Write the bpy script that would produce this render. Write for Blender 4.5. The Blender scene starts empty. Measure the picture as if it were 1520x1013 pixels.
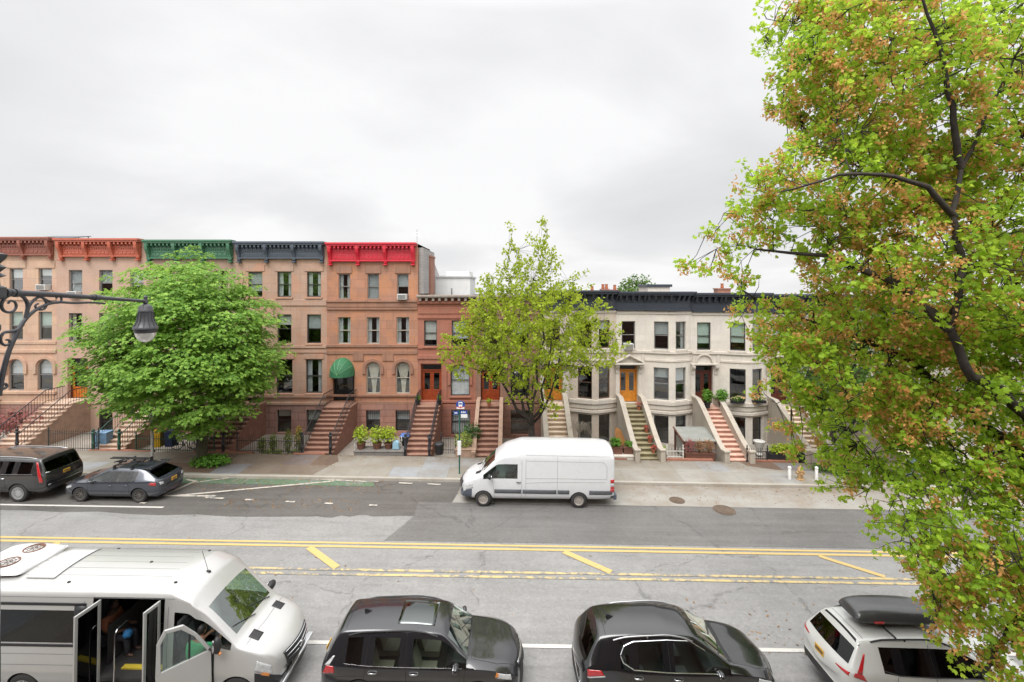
import bpy, bmesh, math, random
from math import radians, sin, cos, pi
from mathutils import Vector, Matrix, noise as mnoise
from mathutils.bvhtree import BVHTree
RND = random.Random(11)
SC = bpy.context.scene
COL = SC.collection
F = 676.0; CH = 9.8; SLOPE = 0.017
def G(x): return -SLOPE * x                                  # the street falls gently to the right
def at(px, py, Y): return Vector(((px-760)/F*Y, Y, CH-(py-430)/F*Y))

# ------------------------------------------------------------------ mesh helper
class MB:
    def __init__(s): s.v = []; s.f = []; s.m = []; s.cur = 0
    def add(s, vs, fs):
        b = len(s.v); s.v += [tuple(v) for v in vs]
        s.f += [[b+i for i in f] for f in fs]; s.m += [s.cur]*len(fs); return s
    def box(s, x0, x1, y0, y1, z0, z1):
        if x0 > x1: x0, x1 = x1, x0
        if y0 > y1: y0, y1 = y1, y0
        if z0 > z1: z0, z1 = z1, z0
        return s.add([(x0,y0,z0),(x1,y0,z0),(x1,y1,z0),(x0,y1,z0),(x0,y0,z1),(x1,y0,z1),(x1,y1,z1),(x0,y1,z1)],
                     [(0,3,2,1),(4,5,6,7),(0,1,5,4),(1,2,6,5),(2,3,7,6),(3,0,4,7)])
    def quad(s, a, b, c, d): return s.add([a,b,c,d], [(0,1,2,3)])
    def prism(s, poly, axis, a, b):
        n = len(poly)
        mk = {'y': lambda p,t: (p[0],t,p[1]), 'x': lambda p,t: (t,p[0],p[1]), 'z': lambda p,t: (p[0],p[1],t)}[axis]
        vs = [mk(p,a) for p in poly]+[mk(p,b) for p in poly]
        fs = [tuple(range(n-1,-1,-1)), tuple(range(n,2*n))]+[(i,(i+1)%n,n+(i+1)%n,n+i) for i in range(n)]
        return s.add(vs, fs)
    def tube(s, pts, r, n=8, cap=True):
        pts = [Vector(p) for p in pts]; k = len(pts)
        rs = r if isinstance(r,(list,tuple)) else [r]*k
        vs = []; fs = []; u = None
        for i,p in enumerate(pts):
            t = (pts[min(i+1,k-1)]-pts[max(i-1,0)])
            if t.length < 1e-9: t = Vector((0,0,1))
            t.normalize()
            if u is None:
                u = t.orthogonal().normalized()
            else:
                u = u-t*u.dot(t)
                u = u.normalized() if u.length > 1e-6 else t.orthogonal().normalized()
            w = t.cross(u)
            for j in range(n):
                a = 2*pi*j/n
                vs.append(p+(u*cos(a)+w*sin(a))*rs[i])
        for i in range(k-1):
            for j in range(n):
                fs.append((i*n+j, i*n+(j+1)%n, (i+1)*n+(j+1)%n, (i+1)*n+j))
        if cap:
            fs.append(tuple(range(n-1,-1,-1))); fs.append(tuple(range((k-1)*n,k*n)))
        return s.add(vs, fs)
    def lathe(s, prof, c=(0,0,0), n=16, axis='z', cap=True):
        vs = []; fs = []; c = Vector(c); k = len(prof)
        for r,z in prof:
            for j in range(n):
                a = 2*pi*j/n
                if axis == 'z': vs.append(c+Vector((r*cos(a), r*sin(a), z)))
                elif axis == 'y': vs.append(c+Vector((r*cos(a), z, -r*sin(a))))
                else: vs.append(c+Vector((z, r*cos(a), r*sin(a))))
        for i in range(k-1):
            for j in range(n):
                fs.append((i*n+j, i*n+(j+1)%n, (i+1)*n+(j+1)%n, (i+1)*n+j))
        if cap:
            fs.append(tuple(range(n-1,-1,-1))); fs.append(tuple(range((k-1)*n,k*n)))
        return s.add(vs, fs)
    def ell(s, c, r, n=12, m=8, jit=0, rnd=None):
        vs = []; fs = []
        for i in range(m+1):
            th = pi*i/m
            for j in range(n):
                a = 2*pi*j/n
                k = 1+(rnd.uniform(-jit,jit) if jit else 0)
                vs.append((c[0]+r[0]*k*sin(th)*cos(a), c[1]+r[1]*k*sin(th)*sin(a), c[2]+r[2]*k*cos(th)))
        for i in range(m):
            for j in range(n):
                fs.append((i*n+j,(i+1)*n+j,(i+1)*n+(j+1)%n,i*n+(j+1)%n))
        return s.add(vs, fs)
    def build(s, name, mats, parent=None, loc=None, smooth=None, bevel=0, weld=False):
        me = bpy.data.meshes.new(name)
        me.from_pydata(s.v, [], s.f)
        if not isinstance(mats,(list,tuple)): mats = [mats]
        for m in mats: me.materials.append(m)
        if len(mats) > 1: me.polygons.foreach_set('material_index', s.m)
        me.update()
        if weld:
            bm = bmesh.new(); bm.from_mesh(me)
            bmesh.ops.remove_doubles(bm, verts=bm.verts, dist=1e-4)
            bmesh.ops.recalc_face_normals(bm, faces=bm.faces); bm.to_mesh(me); bm.free()
        if smooth is not None:
            me.shade_smooth(); me.set_sharp_from_angle(angle=radians(smooth))
        o = bpy.data.objects.new(name, me); COL.objects.link(o)
        if parent: o.parent = parent
        if loc is not None: o.location = loc
        if bevel:
            b = o.modifiers.new('bevel','BEVEL'); b.width = bevel; b.segments = 2; b.limit_method = 'ANGLE'; b.angle_limit = radians(35)
        return o

def tag(o, label=None, cat=None, group=None, kind=None):
    if label: o['label'] = label
    if cat: o['category'] = cat
    if group: o['group'] = group
    if kind: o['kind'] = kind
    return o
def thing(name, label, cat, loc=(0,0,0), rz=0.0, group=None, follow=False):
    o = bpy.data.objects.new(name, None); COL.objects.link(o); o.empty_display_size = .2
    o.location = loc; o.rotation_euler = (0, SLOPE*cos(rz) if follow else 0, rz)
    return tag(o, label, cat, group)
def copy_tree(o, parent=None):
    c = o.copy(); COL.objects.link(c); c.parent = parent
    for ch in list(o.children): copy_tree(ch, c)
    return c

# ------------------------------------------------------------------ materials
class NT:
    def __init__(s, mat):
        mat.use_nodes = True; s.t = mat.node_tree; s.t.nodes.clear()
    def n(s, typ, ins=None, **kw):
        nd = s.t.nodes.new(typ)
        for k,v in kw.items(): setattr(nd,k,v)
        for k,v in (ins or {}).items():
            sock = nd.inputs[k]
            if hasattr(v,'is_output'): s.t.links.new(v, sock)
            else: sock.default_value = v
        return nd
    def math(s, op, a, b=0.0, clamp=False):
        nd = s.n('ShaderNodeMath', {0:a,1:b}, operation=op, use_clamp=clamp); return nd.outputs[0]
    def mix(s, f, a, b, blend='MIX'):
        nd = s.n('ShaderNodeMix', data_type='RGBA', blend_type=blend)
        for sock,v in ((nd.inputs[0],f),(nd.inputs[6],a),(nd.inputs[7],b)):
            if hasattr(v,'is_output'): s.t.links.new(v, sock)
            else: sock.default_value = c4(v) if not isinstance(v,(int,float)) else v
        return nd.outputs[2]
    def ramp(s, f, stops):
        nd = s.n('ShaderNodeValToRGB', {0:f}); cr = nd.color_ramp
        while len(cr.elements) < len(stops): cr.elements.new(.5)
        for e,(p,c) in zip(cr.elements, stops):
            e.position = p; e.color = c4(c) if not isinstance(c,(int,float)) else (c,c,c,1)
        return nd.outputs[0]
    def noise(s, vec, scale, detail=4, rough=.55, dist=0):
        nd = s.n('ShaderNodeTexNoise', {'Scale':scale,'Detail':detail,'Roughness':rough,'Distortion':dist})
        if vec is not None: s.t.links.new(vec, nd.inputs['Vector'])
        return nd.outputs['Fac']
    def mapping(s, vec, scale=(1,1,1), rot=(0,0,0), loc=(0,0,0)):
        return s.n('ShaderNodeMapping', {'Vector':vec,'Scale':scale,'Rotation':rot,'Location':loc}).outputs[0]
    def bump(s, h, strength=.3, dist=.02):
        return s.n('ShaderNodeBump', {'Height':h,'Strength':strength,'Distance':dist}).outputs[0]
    def out(s, sh):
        o = s.n('ShaderNodeOutputMaterial'); s.t.links.new(sh, o.inputs[0])
    def obj(s): return s.n('ShaderNodeTexCoord').outputs['Object']
    def bsdf(s, col, rough=.7, normal=None, **kw):
        ins = {'Base Color': col if hasattr(col,'is_output') else c4(col), 'Roughness': rough}
        ins.update(kw)
        if normal is not None: ins['Normal'] = normal
        return s.n('ShaderNodeBsdfPrincipled', ins).outputs[0]
def lerp_(a_,b_,f): return a_+(b_-a_)*f
def c4(c): return tuple(c[:3])+(1.0,)
def scl(c,k): return tuple(min(1,x*k) for x in c[:3])
def hexc(h):
    r = [int(h[i:i+2],16)/255 for i in (0,2,4)]
    return tuple(x/12.92 if x <= .04045 else ((x+.055)/1.055)**2.4 for x in r)

def M(name, col, rough=.7, var=.18, scale=2.5, bump=0.15, bscale=30, **kw):
    m = bpy.data.materials.new(name); t = NT(m); v = t.obj()
    f = t.noise(v, scale, 5, .6)
    c = t.mix(t.ramp(f, [(.3,0.0),(.7,1.0)]), scl(col,1-var), scl(col,1+var))
    nr = t.bump(t.noise(v, bscale, 3), bump, .02) if bump else None
    t.out(t.bsdf(c, rough, nr, **kw)); return m
def paint(name, col, rough=.3, coat=1.0, metal=0.0, var=.04, dirt=.0):
    m = bpy.data.materials.new(name); t = NT(m); v = t.obj()
    c = t.mix(t.noise(v, 3, 4), scl(col,1-var), scl(col,1+var))
    if dirt:
        c = t.mix(t.math('MULTIPLY', t.ramp(t.noise(v, 5, 6, .7), [(.5,0.0),(.75,1.0)]), dirt), c, (.25,.22,.18))
    w = t.bump(t.noise(v, 2.2, 2), .06, .05)
    drops = t.ramp(t.n('ShaderNodeTexVoronoi', {'Vector':v,'Scale':45.0}).outputs['Distance'], [(.12,1.0),(.3,0.0)])
    n2 = t.n('ShaderNodeBump', {'Height':drops,'Strength':.12,'Distance':.01,'Normal':w}).outputs[0]
    t.out(t.bsdf(c, rough, n2, **{'Metallic':metal,'Coat Weight':coat,'Coat Roughness':.06})); return m
def glass(name, tint, refl=1.0, rough=.02, rc=(1,1,1)):
    m = bpy.data.materials.new(name); t = NT(m)
    ge = t.n('ShaderNodeNewGeometry'); ct = t.math('ABSOLUTE', t.n('ShaderNodeVectorMath', {0:ge.outputs['Incoming'],1:ge.outputs['Normal']}, operation='DOT_PRODUCT').outputs['Value'])
    fr = t.math('MULTIPLY_ADD', t.math('POWER', t.math('SUBTRACT', 1.0, ct, True), 5.0), .955); t.t.nodes[-1].inputs[2].default_value = .045
    w = t.bump(t.noise(t.obj(), 1.4, 2), .05, .05)
    f = t.math('MULTIPLY', fr, refl, True)
    a = t.n('ShaderNodeBsdfTransparent', {'Color':c4(tint)}).outputs[0]
    b = t.n('ShaderNodeBsdfGlossy', {'Color':c4(rc),'Roughness':rough,'Normal':w}).outputs[0]
    t.out(t.n('ShaderNodeMixShader', {0:f,1:a,2:b}).outputs[0]); return m

def stone(name, col, bw=.9, bh=.42, mort=.008, var=.14, joint=.75, stain=.35, patch=(.0,(0,0,0)), rough=.85, bump=.25):
    """masonry: coursed blocks with joints, mottling, rain streaks"""
    lu = .3*col[0]+.59*col[1]+.11*col[2]; col = tuple(lerp_(x,lu,.24)*1.03 for x in col)
    m = bpy.data.materials.new(name); t = NT(m); v = t.obj()
    s = t.n('ShaderNodeSeparateXYZ', {0:v})
    uv = t.n('ShaderNodeCombineXYZ', {0:s.outputs[0],1:s.outputs[2],2:0.0}).outputs[0]
    br = t.n('ShaderNodeTexBrick', {'Vector':uv,'Color1':c4(scl(col,1-var)),'Color2':c4(scl(col,1+var)),'Mortar':c4(scl(col,joint)),
        'Scale':1.0,'Mortar Size':mort*2.2,'Mortar Smooth':.25,'Bias':0.0,'Brick Width':bw,'Row Height':bh})
    n1 = t.noise(v, 1.1, 6, .65); n2 = t.noise(v, 9, 5, .7)
    c = t.mix(t.ramp(n1,[(.3,0.0),(.7,1.0)]), t.mix(.6, br.outputs[0], scl(col,.62), 'MIX'), br.outputs[0])
    c = t.mix(t.math('MULTIPLY', t.ramp(t.noise(t.mapping(v,(1,1,1.6),(0,0,0),(2,9,1)), .55, 5, .6),[(.48,0.0),(.60,1.0)]), .30), c, tuple(lerp_(x,lu,.5)*.85 for x in col))
    c = t.mix(t.math('MULTIPLY', t.ramp(n2,[(.35,0.0),(.75,1.0)]), .35), c, scl(col,1.25))
    st = t.noise(t.mapping(v,(3.5,3.5,.35)), 1.0, 5, .6)
    c = t.mix(t.math('MULTIPLY', t.ramp(st,[(.52,0.0),(.72,1.0)]), stain), c, scl(col,.42))
    if patch[0]:
        c = t.mix(t.math('MULTIPLY', t.ramp(t.noise(t.mapping(v,(1,1,1),(0,0,0),(7,3,5)), .8, 4),[(.5,0.0),(.62,1.0)]), patch[0]), c, patch[1])
    hgt = t.math('ADD', t.math('MULTIPLY', br.outputs[1], -.6), t.math('MULTIPLY', n2, .5))
    t.out(t.bsdf(c, rough, t.bump(hgt, bump, .02))); return m

def leafmat(name, cols, trans=.45, rough=.5, gloss=.25):
    m = bpy.data.materials.new(name); t = NT(m)
    ri = t.n('ShaderNodeNewGeometry').outputs['Random Per Island']
    k = len(cols)
    f = t.math('ADD', t.math('MULTIPLY', ri, .6), t.math('MULTIPLY', t.noise(t.obj(), .9, 3), .75)); f = t.math('SUBTRACT', f, .17, True)
    c = t.ramp(f, [((i+.2)/(k-.6), cc) for i,cc in enumerate(cols)])
    d = t.bsdf(c, rough, None, **{'Specular IOR Level':gloss})
    tr = t.n('ShaderNodeBsdfTranslucent', {'Color':t.mix(.5, c, scl(cols[-1],1.3))}).outputs[0]
    t.out(t.n('ShaderNodeMixShader', {0:trans,1:d,2:tr}).outputs[0]); return m

BLACK = M('iron_black', (.018,.018,.02), .45, .1, bump=.05)
PLASTIC = M('black_plastic', (.02,.02,.021), .55, .1, bump=.08)
RUBBER = M('tyre_rubber', (.03,.029,.028), .8, .2, 6)
CHROME = M('chrome', (.62,.63,.64), .18, .05, bump=0, Metallic=1.0)
STEEL = M('brushed_steel', (.42,.42,.43), .35, .1, bump=0, Metallic=1.0)
WHITEP = M('white_enamel', (.72,.72,.7), .45, .06)
CARGLASS = glass('car_glass', (.66,.74,.70), 1.8)
WSGLASS = glass('windshield_glass', (.55,.74,.66), 5.5, .02, (.93,1,.97))
DARKGLASS = glass('tinted_glass', (.05,.055,.055), 1.25)
HOUSEGLASS = glass('window_glass', (.86,.88,.88), 2.2)
INTERIOR = M('dark_interior', (.035,.033,.032), .8, .2)
SEATM = M('grey_seat_fabric', (.10,.10,.105), .85, .2)
SHADE = M('roller_blind', (.78,.76,.71), .8, .05)
CURT = M('cream_curtain', (.75,.68,.56), .9, .1)
TERRA = M('terracotta', (.35,.12,.06), .8, .2)
SOIL = M('potting_soil', (.05,.035,.025), .95, .3)
WOODP = M('planter_wood', (.13,.055,.035), .75, .25)

# ------------------------------------------------------------------ camera, world, sun
cam = bpy.data.cameras.new('camera'); co = bpy.data.objects.new('camera', cam); COL.objects.link(co)
cam.sensor_width = 36; cam.lens = F/1520*36; cam.shift_y = (430-506.5)/1520; cam.clip_end = 3000; cam.clip_start = .05
co.location = (0,0,CH); co.rotation_euler = (radians(90),0,0); SC.camera = co
SC.view_settings.view_transform = 'Standard'; SC.view_settings.look = 'None'; SC.view_settings.exposure = EXPO = .66
SC.view_settings.gamma = 1
SUN_EL, SUN_AZ = 60, 205
w = bpy.data.worlds.new('World'); SC.world = w; t = NT(w)
dirv = t.n('ShaderNodeTexCoord').outputs['Generated']
sep = t.n('ShaderNodeSeparateXYZ', {0:dirv}); dz = t.math('MAXIMUM', sep.outputs[2], 0.0)
k = t.math('DIVIDE', 1.0, t.math('ADD', dz, .22))
pv = t.n('ShaderNodeVectorMath', {0:dirv,'Scale':k}, operation='SCALE').outputs[0]
n1 = t.noise(t.mapping(pv,(1,1,0),(0,0,.5),(3.1,1.7,0)), .85, 6, .5, .3)
n2 = t.noise(t.mapping(pv,(1,1.0,0),(0,0,0),(9,4,0)), .38, 3, .5)
cl = t.math('ADD', t.math('MULTIPLY', n1, .55), t.math('MULTIPLY', n2, .55))
cloud = t.ramp(cl, [(.36,(.49,.494,.50)),(.45,(.53,.533,.538)),(.52,(.57,.57,.573)),(.60,(.645,.645,.645))])
zen = t.ramp(dz, [(0.0,1.02),(.30,1.0),(.52,1.04),(.70,2.2),(1.0,3.2)])
back = t.ramp(sep.outputs[1], [(0.0,1.0),(.0,1.0)])
bk = t.math('MULTIPLY_ADD', t.math('MAXIMUM', t.math('MULTIPLY', sep.outputs[1], -1.0), 0.0), 1.1); t.t.nodes[-1].inputs[2].default_value = 1.0
g = t.math('MULTIPLY', zen, bk)
cloud = t.mix(1.0, cloud, g, 'MULTIPLY')
sky = t.n('ShaderNodeTexSky', sky_type='NISHITA', sun_disc=False, sun_elevation=radians(SUN_EL), sun_rotation=radians(SUN_AZ), air_density=1.0, dust_density=4.0).outputs[0]
bg1 = t.n('ShaderNodeBackground', {'Color':sky,'Strength':.05}).outputs[0]
bg2 = t.n('ShaderNodeBackground', {'Color':cloud,'Strength':1.0}).outputs[0]
sh = t.n('ShaderNodeMixShader', {0:.93,1:bg1,2:bg2}).outputs[0]
o = t.n('ShaderNodeOutputWorld'); t.t.links.new(sh, o.inputs[0])
sl = bpy.data.lights.new('sun','SUN'); sl.energy = 1.5; sl.angle = radians(35); sl.color = (1,.98,.955)
so = bpy.data.objects.new('sun', sl); COL.objects.link(so)
# from behind the camera, a little left
d = Vector((sin(radians(SUN_AZ))*cos(radians(SUN_EL)), cos(radians(SUN_AZ))*cos(radians(SUN_EL)), sin(radians(SUN_EL))))
so.rotation_euler = d.to_track_quat('Z','Y').to_euler(); so.location = (0,-20,40)

# ------------------------------------------------------------------ ground, road, pavements
KERB_Y, FENCE_Y, FAC_Y, NEAR_KERB = 23.05, 26.1, 30.7, 9.95
def sheet(name, poly, dz, mat, n=1):
    mb = MB(); mb.add([(x,y,G(x)+dz) for x,y in poly], [tuple(range(len(poly)))])
    return tag(mb.build(name, mat), kind='structure')
def gmat(name, build):
    m = bpy.data.materials.new(name); t = NT(m); build(t, t.obj()); return m
def asphalt(base, tint=(1,1,1), streak=.25, crack=.5, rough=.62):
    def b(t, v):
        fine = t.noise(v, 90, 3, .7); mid = t.noise(v, 2.4, 6, .65); big = t.noise(v, .35, 4, .55)
        st = t.noise(t.mapping(v,(.16,3.2,1)), 1.0, 6, .62)
        c0 = tuple(base*x for x in tint)
        c = t.mix(t.ramp(big,[(.3,0.0),(.7,1.0)]), scl(c0,.84), scl(c0,1.12))
        c = t.mix(t.math('MULTIPLY', t.ramp(st,[(.4,0.0),(.7,1.0)]), streak), c, scl(c0,1.5))
        c = t.mix(t.math('MULTIPLY', t.ramp(t.noise(t.mapping(v,(.3,2.4,1),(0,0,0),(5,9,0)),1.3,6,.7),[(.56,0.0),(.68,1.0)]), .38), c, scl(c0,.55))
        c = t.mix(t.math('MULTIPLY', t.ramp(fine,[(.35,0.0),(.7,1.0)]), .42), c, scl(c0,.5))
        blot = t.ramp(t.noise(t.mapping(v,(.8,1.6,1),(0,0,0),(11,2,0)),3.2,5,.75),[(.60,0.0),(.68,1.0)])
        sp = t.n('ShaderNodeTexVoronoi', {'Vector':v,'Scale':16.0}).outputs['Color']; spk = t.n('ShaderNodeSeparateColor', {0:sp}).outputs[0]
        c = t.mix(t.math('MULTIPLY', t.ramp(spk,[(.72,0.0),(.95,1.0)]), .18), c, scl(c0,1.6))
        c = t.mix(t.math('MULTIPLY', t.ramp(spk,[(.05,1.0),(.25,0.0)]), .22), c, scl(c0,.5))
        c = t.mix(t.math('MULTIPLY', blot, .4), c, scl(c0,.5))
        c = t.mix(t.math('MULTIPLY', t.ramp(t.noise(t.mapping(v,(1,1,1),(0,0,0),(4,8,0)),1.1,6,.7),[(.52,0.0),(.7,1.0)]), .3), c, scl(c0,1.35))
        dst = t.n('ShaderNodeVectorMath', {0:v, 1:t.n('ShaderNodeVectorMath', {0:t.n('ShaderNodeTexNoise',{'Vector':v,'Scale':.9,'Detail':5.0}).outputs['Color'],1:(1.6,1.6,0)}, operation='MULTIPLY').outputs[0]}, operation='ADD').outputs[0]
        vo = t.n('ShaderNodeTexVoronoi', {'Vector':dst,'Scale':.16}, feature='DISTANCE_TO_EDGE').outputs['Distance']
        ck = t.math('MULTIPLY', t.ramp(vo,[(.0,1.0),(.008,0.0)]), t.ramp(mid,[(.42,0.0),(.52,1.0)]))
        c = t.mix(t.math('MULTIPLY', ck, crack), c, scl(c0,.3))
        r = t.math('MULTIPLY_ADD', big, .3); t.t.nodes[-1].inputs[2].default_value = rough-.15
        t.out(t.bsdf(c, r, t.bump(fine,.3,.008)))
    return b
def concrete(col, stainc, joint=None, stain=.5, rough=.7, grime=None):
    def b(t, v):
        n1 = t.noise(v, .7, 6, .65); n2 = t.noise(v, 12, 4, .7); n3 = t.noise(t.mapping(v,(.4,1.2,1),(0,0,0),(2,7,0)), 1.0, 5, .6)
        if joint:
            s = t.n('ShaderNodeTexBrick', {'Vector':t.mapping(v,(1,1,1),(0,0,0),(.3,-KERB_Y-.05,0)),'Color1':c4(scl(col,.78)),'Color2':c4(scl(col,1.14)),'Mortar':c4(scl(col,.35)),
                'Scale':1.0,'Mortar Size':.016,'Mortar Smooth':.4,'Brick Width':joint[0],'Row Height':joint[1]}, offset=0.0)
            c = s.outputs[0]
            s2 = t.n('ShaderNodeTexBrick', {'Vector':t.mapping(v,(1,1,1),(0,0,0),(.3,-KERB_Y-.05,0)),'Color1':(0,0,0,1),'Color2':(1,1,1,1),'Mortar':(0,0,0,1),
                'Scale':1.0,'Mortar Size':.016,'Brick Width':joint[0],'Row Height':joint[1],'Bias':-.1}, offset=0.0)
            c = t.mix(t.math('MULTIPLY', t.ramp(s2.outputs[0],[(.62,0.0),(.7,1.0)]), .6), c, (.27,.31,.36))
            c = t.mix(t.math('MULTIPLY', t.ramp(s2.outputs[0],[(.3,1.0),(.36,0.0)]), .5), c, (.30,.27,.22))
        else: c = t.mix(.0, col, col)
        c = t.mix(t.math('MULTIPLY', t.ramp(n1,[(.42,0.0),(.68,1.0)]), stain), c, stainc)
        c = t.mix(t.math('MULTIPLY', t.ramp(n3,[(.5,0.0),(.66,1.0)]), .35), c, scl(col,1.3))
        if grime:                                   # dirt washed into the gutter or against the area walls
            yy = t.n('ShaderNodeSeparateXYZ', {0:v}).outputs[1]
            q = t.math('MULTIPLY', t.math('DIVIDE', t.math('SUBTRACT', yy, grime[0]), grime[1]-grime[0], True), 1.0, True)
            q = t.math('MULTIPLY', q, t.ramp(t.noise(t.mapping(v,(.5,1,1),(0,0,0),(1,3,0)),1.3,6,.7),[(.3,.15),(.6,1.0)]))
            c = t.mix(t.math('MULTIPLY', q, .85), c, scl(stainc,.8))
        c = t.mix(t.math('MULTIPLY', n2, .35), c, scl(col,.55))
        t.out(t.bsdf(c, rough, t.bump(n2,.2,.008)))
    return b
ASPH = gmat('asphalt_worn', asphalt(.235,(1.01,.985,.955),.3,.55))
ASPH_D = gmat('asphalt_dark', asphalt(.140,(1.02,.985,.94),.5,.4,.5))
ASPH_P = gmat('asphalt_parking', asphalt(.108,(1.04,.97,.90),.5,.5,.5))
PAD = gmat('bus_pad_concrete', concrete((.32,.305,.275),(.23,.175,.125),None,.7,.7,(21.7,23.0)))
WALK = gmat('sidewalk_flags', concrete((.30,.285,.255),(.19,.145,.10),(1.52,1.45),.6,.7,(24.6,26.1)))
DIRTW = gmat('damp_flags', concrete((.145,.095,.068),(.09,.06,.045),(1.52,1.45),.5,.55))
KERBM = gmat('kerb_stone', concrete((.40,.37,.32),(.24,.18,.13),None,.5))
GROUNDM = gmat('ground_soil', concrete((.16,.14,.11),(.1,.09,.06),None,.5))
sheet('ground', [(-600,-600),(600,-600),(600,900),(-600,900)], -.45, GROUNDM)
sheet('road', [(-140,NEAR_KERB),(140,NEAR_KERB),(140,KERB_Y),(-140,KERB_Y)], 0, ASPH)
def rag(p0, p1, n, amp, rnd):
    return [(p0[0]+(p1[0]-p0[0])*i/n, p0[1]+(p1[1]-p0[1])*i/n+(rnd.uniform(-amp,amp) if 0<i<n else 0)) for i in range(n+1)]
rr = random.Random(3)
sheet('road', rag((-140,19.55),(-9,19.35),90,.12,rr)+rag((-9,19.35),(-4.2,19.55),14,.12,rr)+[(-3.2,20.83),(-2.75,20.83),(-2.45,KERB_Y-.01),(-140,KERB_Y-.01)], .004, ASPH_P)
sheet('road', [(-4.95,17.62),(140,17.62),(140,20.82),(-4.3,20.82),(-4.2,19.55)], .006, ASPH_D)
sheet('bus_pad', [(-2.72,20.83),(140,20.83),(140,KERB_Y-.01),(-2.42,KERB_Y-.01)], .010, PAD)
# pavement and kerb on the far side
def slab(name, x0, x1, y0, y1, z0, z1, mat, **kw):
    m_ = MB()
    m_.add([(x,y,G(x)+z) for z in (z0,z1) for x,y in ((x0,y0),(x1,y0),(x1,y1),(x0,y1))],
           [(0,3,2,1),(4,5,6,7),(0,1,5,4),(1,2,6,5),(2,3,7,6),(3,0,4,7)])
    return tag(m_.build(name, mat, **kw), kind='structure')
slab('kerb', -140,140, KERB_Y, KERB_Y+.19, -.3, .15, KERBM, bevel=.02)
slab('sidewalk', -140,140, KERB_Y+.19, FENCE_Y, -.3, .146, WALK)
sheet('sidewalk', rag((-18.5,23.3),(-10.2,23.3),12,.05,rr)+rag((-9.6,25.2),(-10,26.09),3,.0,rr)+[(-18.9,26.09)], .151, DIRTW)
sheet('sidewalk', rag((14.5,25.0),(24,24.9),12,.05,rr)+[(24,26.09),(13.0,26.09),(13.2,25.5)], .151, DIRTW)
slab('kerb', -140,140, NEAR_KERB-.19, NEAR_KERB, -.3, .15, KERBM)
slab('sidewalk', -140,140, 2.5, NEAR_KERB-.19, -.3, .146, WALK)

def paintmat(name, col, wear):
    def b(t, v):
        n = t.noise(v, 5, 7, .7); n2 = t.noise(t.mapping(v,(.5,1,1)), .8, 3)
        f = t.ramp(t.math('ADD', t.math('MULTIPLY', n, .8), t.math('MULTIPLY', n2, .35)), [(wear-.05,1.0),(wear+.05,0.0)])
        c = t.mix(t.noise(v,25,3), scl(col,.85), col)
        t.out(t.bsdf(t.mix(f, c, (.2,.195,.185)), .6))
    return gmat(name, b)
YEL = paintmat('yellow_paint', (.56,.40,.155), .43)
YELW = paintmat('worn_yellow_paint', (.56,.43,.20), .575)
WHT = paintmat('white_paint', (.58,.56,.52), .42)
WHTW = paintmat('worn_white_paint', (.52,.47,.41), .53)
GRN = paintmat('green_paint', (.10,.165,.10), .50)
def strip(mb, p0, p1, w, n=1, dz=.014):
    p0 = Vector(p0); p1 = Vector(p1); d = (p1-p0).normalized(); q = Vector((-d.y,d.x))*w/2
    for i in range(n):
        a = p0+(p1-p0)*i/n; b = p0+(p1-p0)*(i+1)/n
        mb.add([(p.x,p.y,G(p.x)+dz) for p in (a-q,b-q,b+q,a+q)], [(0,1,2,3)])
m1 = MB(); strip(m1,(-140,17.40),(140,17.40),.12); strip(m1,(-140,17.16),(140,17.16),.13)
for i in range(-6,8):
    x = -6.75+9.55*i; strip(m1,(x-.85,17.06),(x+.65+.12*i*0,15.86),.26 if i<2 else .2,1,.018)
tag(m1.build('road_marking', YEL), kind='structure')
m1 = MB(); strip(m1,(-140,15.76),(140,15.76),.12,1,.014); strip(m1,(-140,15.5),(140,15.5),.12,1,.014)
tag(m1.build('road_marking', YELW), kind='structure')
m1 = MB(); strip(m1,(-140,12.52),(140,12.52),.13); strip(m1,(-140,19.92),(-15.25,19.92),.12)
a = lambda px,py: (lambda Y: ((px-760)/F*Y, Y))( F*CH/((py-430)+SLOPE*(px-760)) )
tag(m1.build('road_marking', WHT), kind='structure'); m1 = MB()
strip(m1, a(242,754), a(290,731), .15, 1, .018); strip(m1, a(242,754), a(320,752), .14, 1, .0165)
strip(m1, a(276,729), a(292,731), .12, 1, .020); strip(m1, a(289,733), a(366,720), .13, 1, .022); strip(m1, a(262,753.5), a(495,724), .14, 1, .024)
tag(m1.build('road_marking', WHTW), kind='structure')
m1 = MB(); strip(m1, a(150,718.5), a(545,723), .11, 1, .026)
for p,q in (((549,722.5),(563,722.6)),((592,723.4),(612,723.8)),((634,723.6),(654,724)),((305,755),(332,755.5)),((364,756),(376,756)),((424,757),(438,757)),((482,757.5),(494,757.7)),((548,758),(560,758)),((208,766),(216,766.4))):
    strip(m1, a(*p), a(*q), .13, 1, .028)
for p,q in (((500,715),(520,716.5)),((505,719),(532,716)),((512,713),(536,714)),((520,721),(530,717))):
    strip(m1, a(*p), a(*q), .1, 1, .030)
tag(m1.build('road_marking', WHTW), kind='structure')
sheet('bike_lane', [(-60,22.38),(-6.75,22.38),(-7.0,KERB_Y-.03),(-60,KERB_Y-.03)], .012, GRN)
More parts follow.
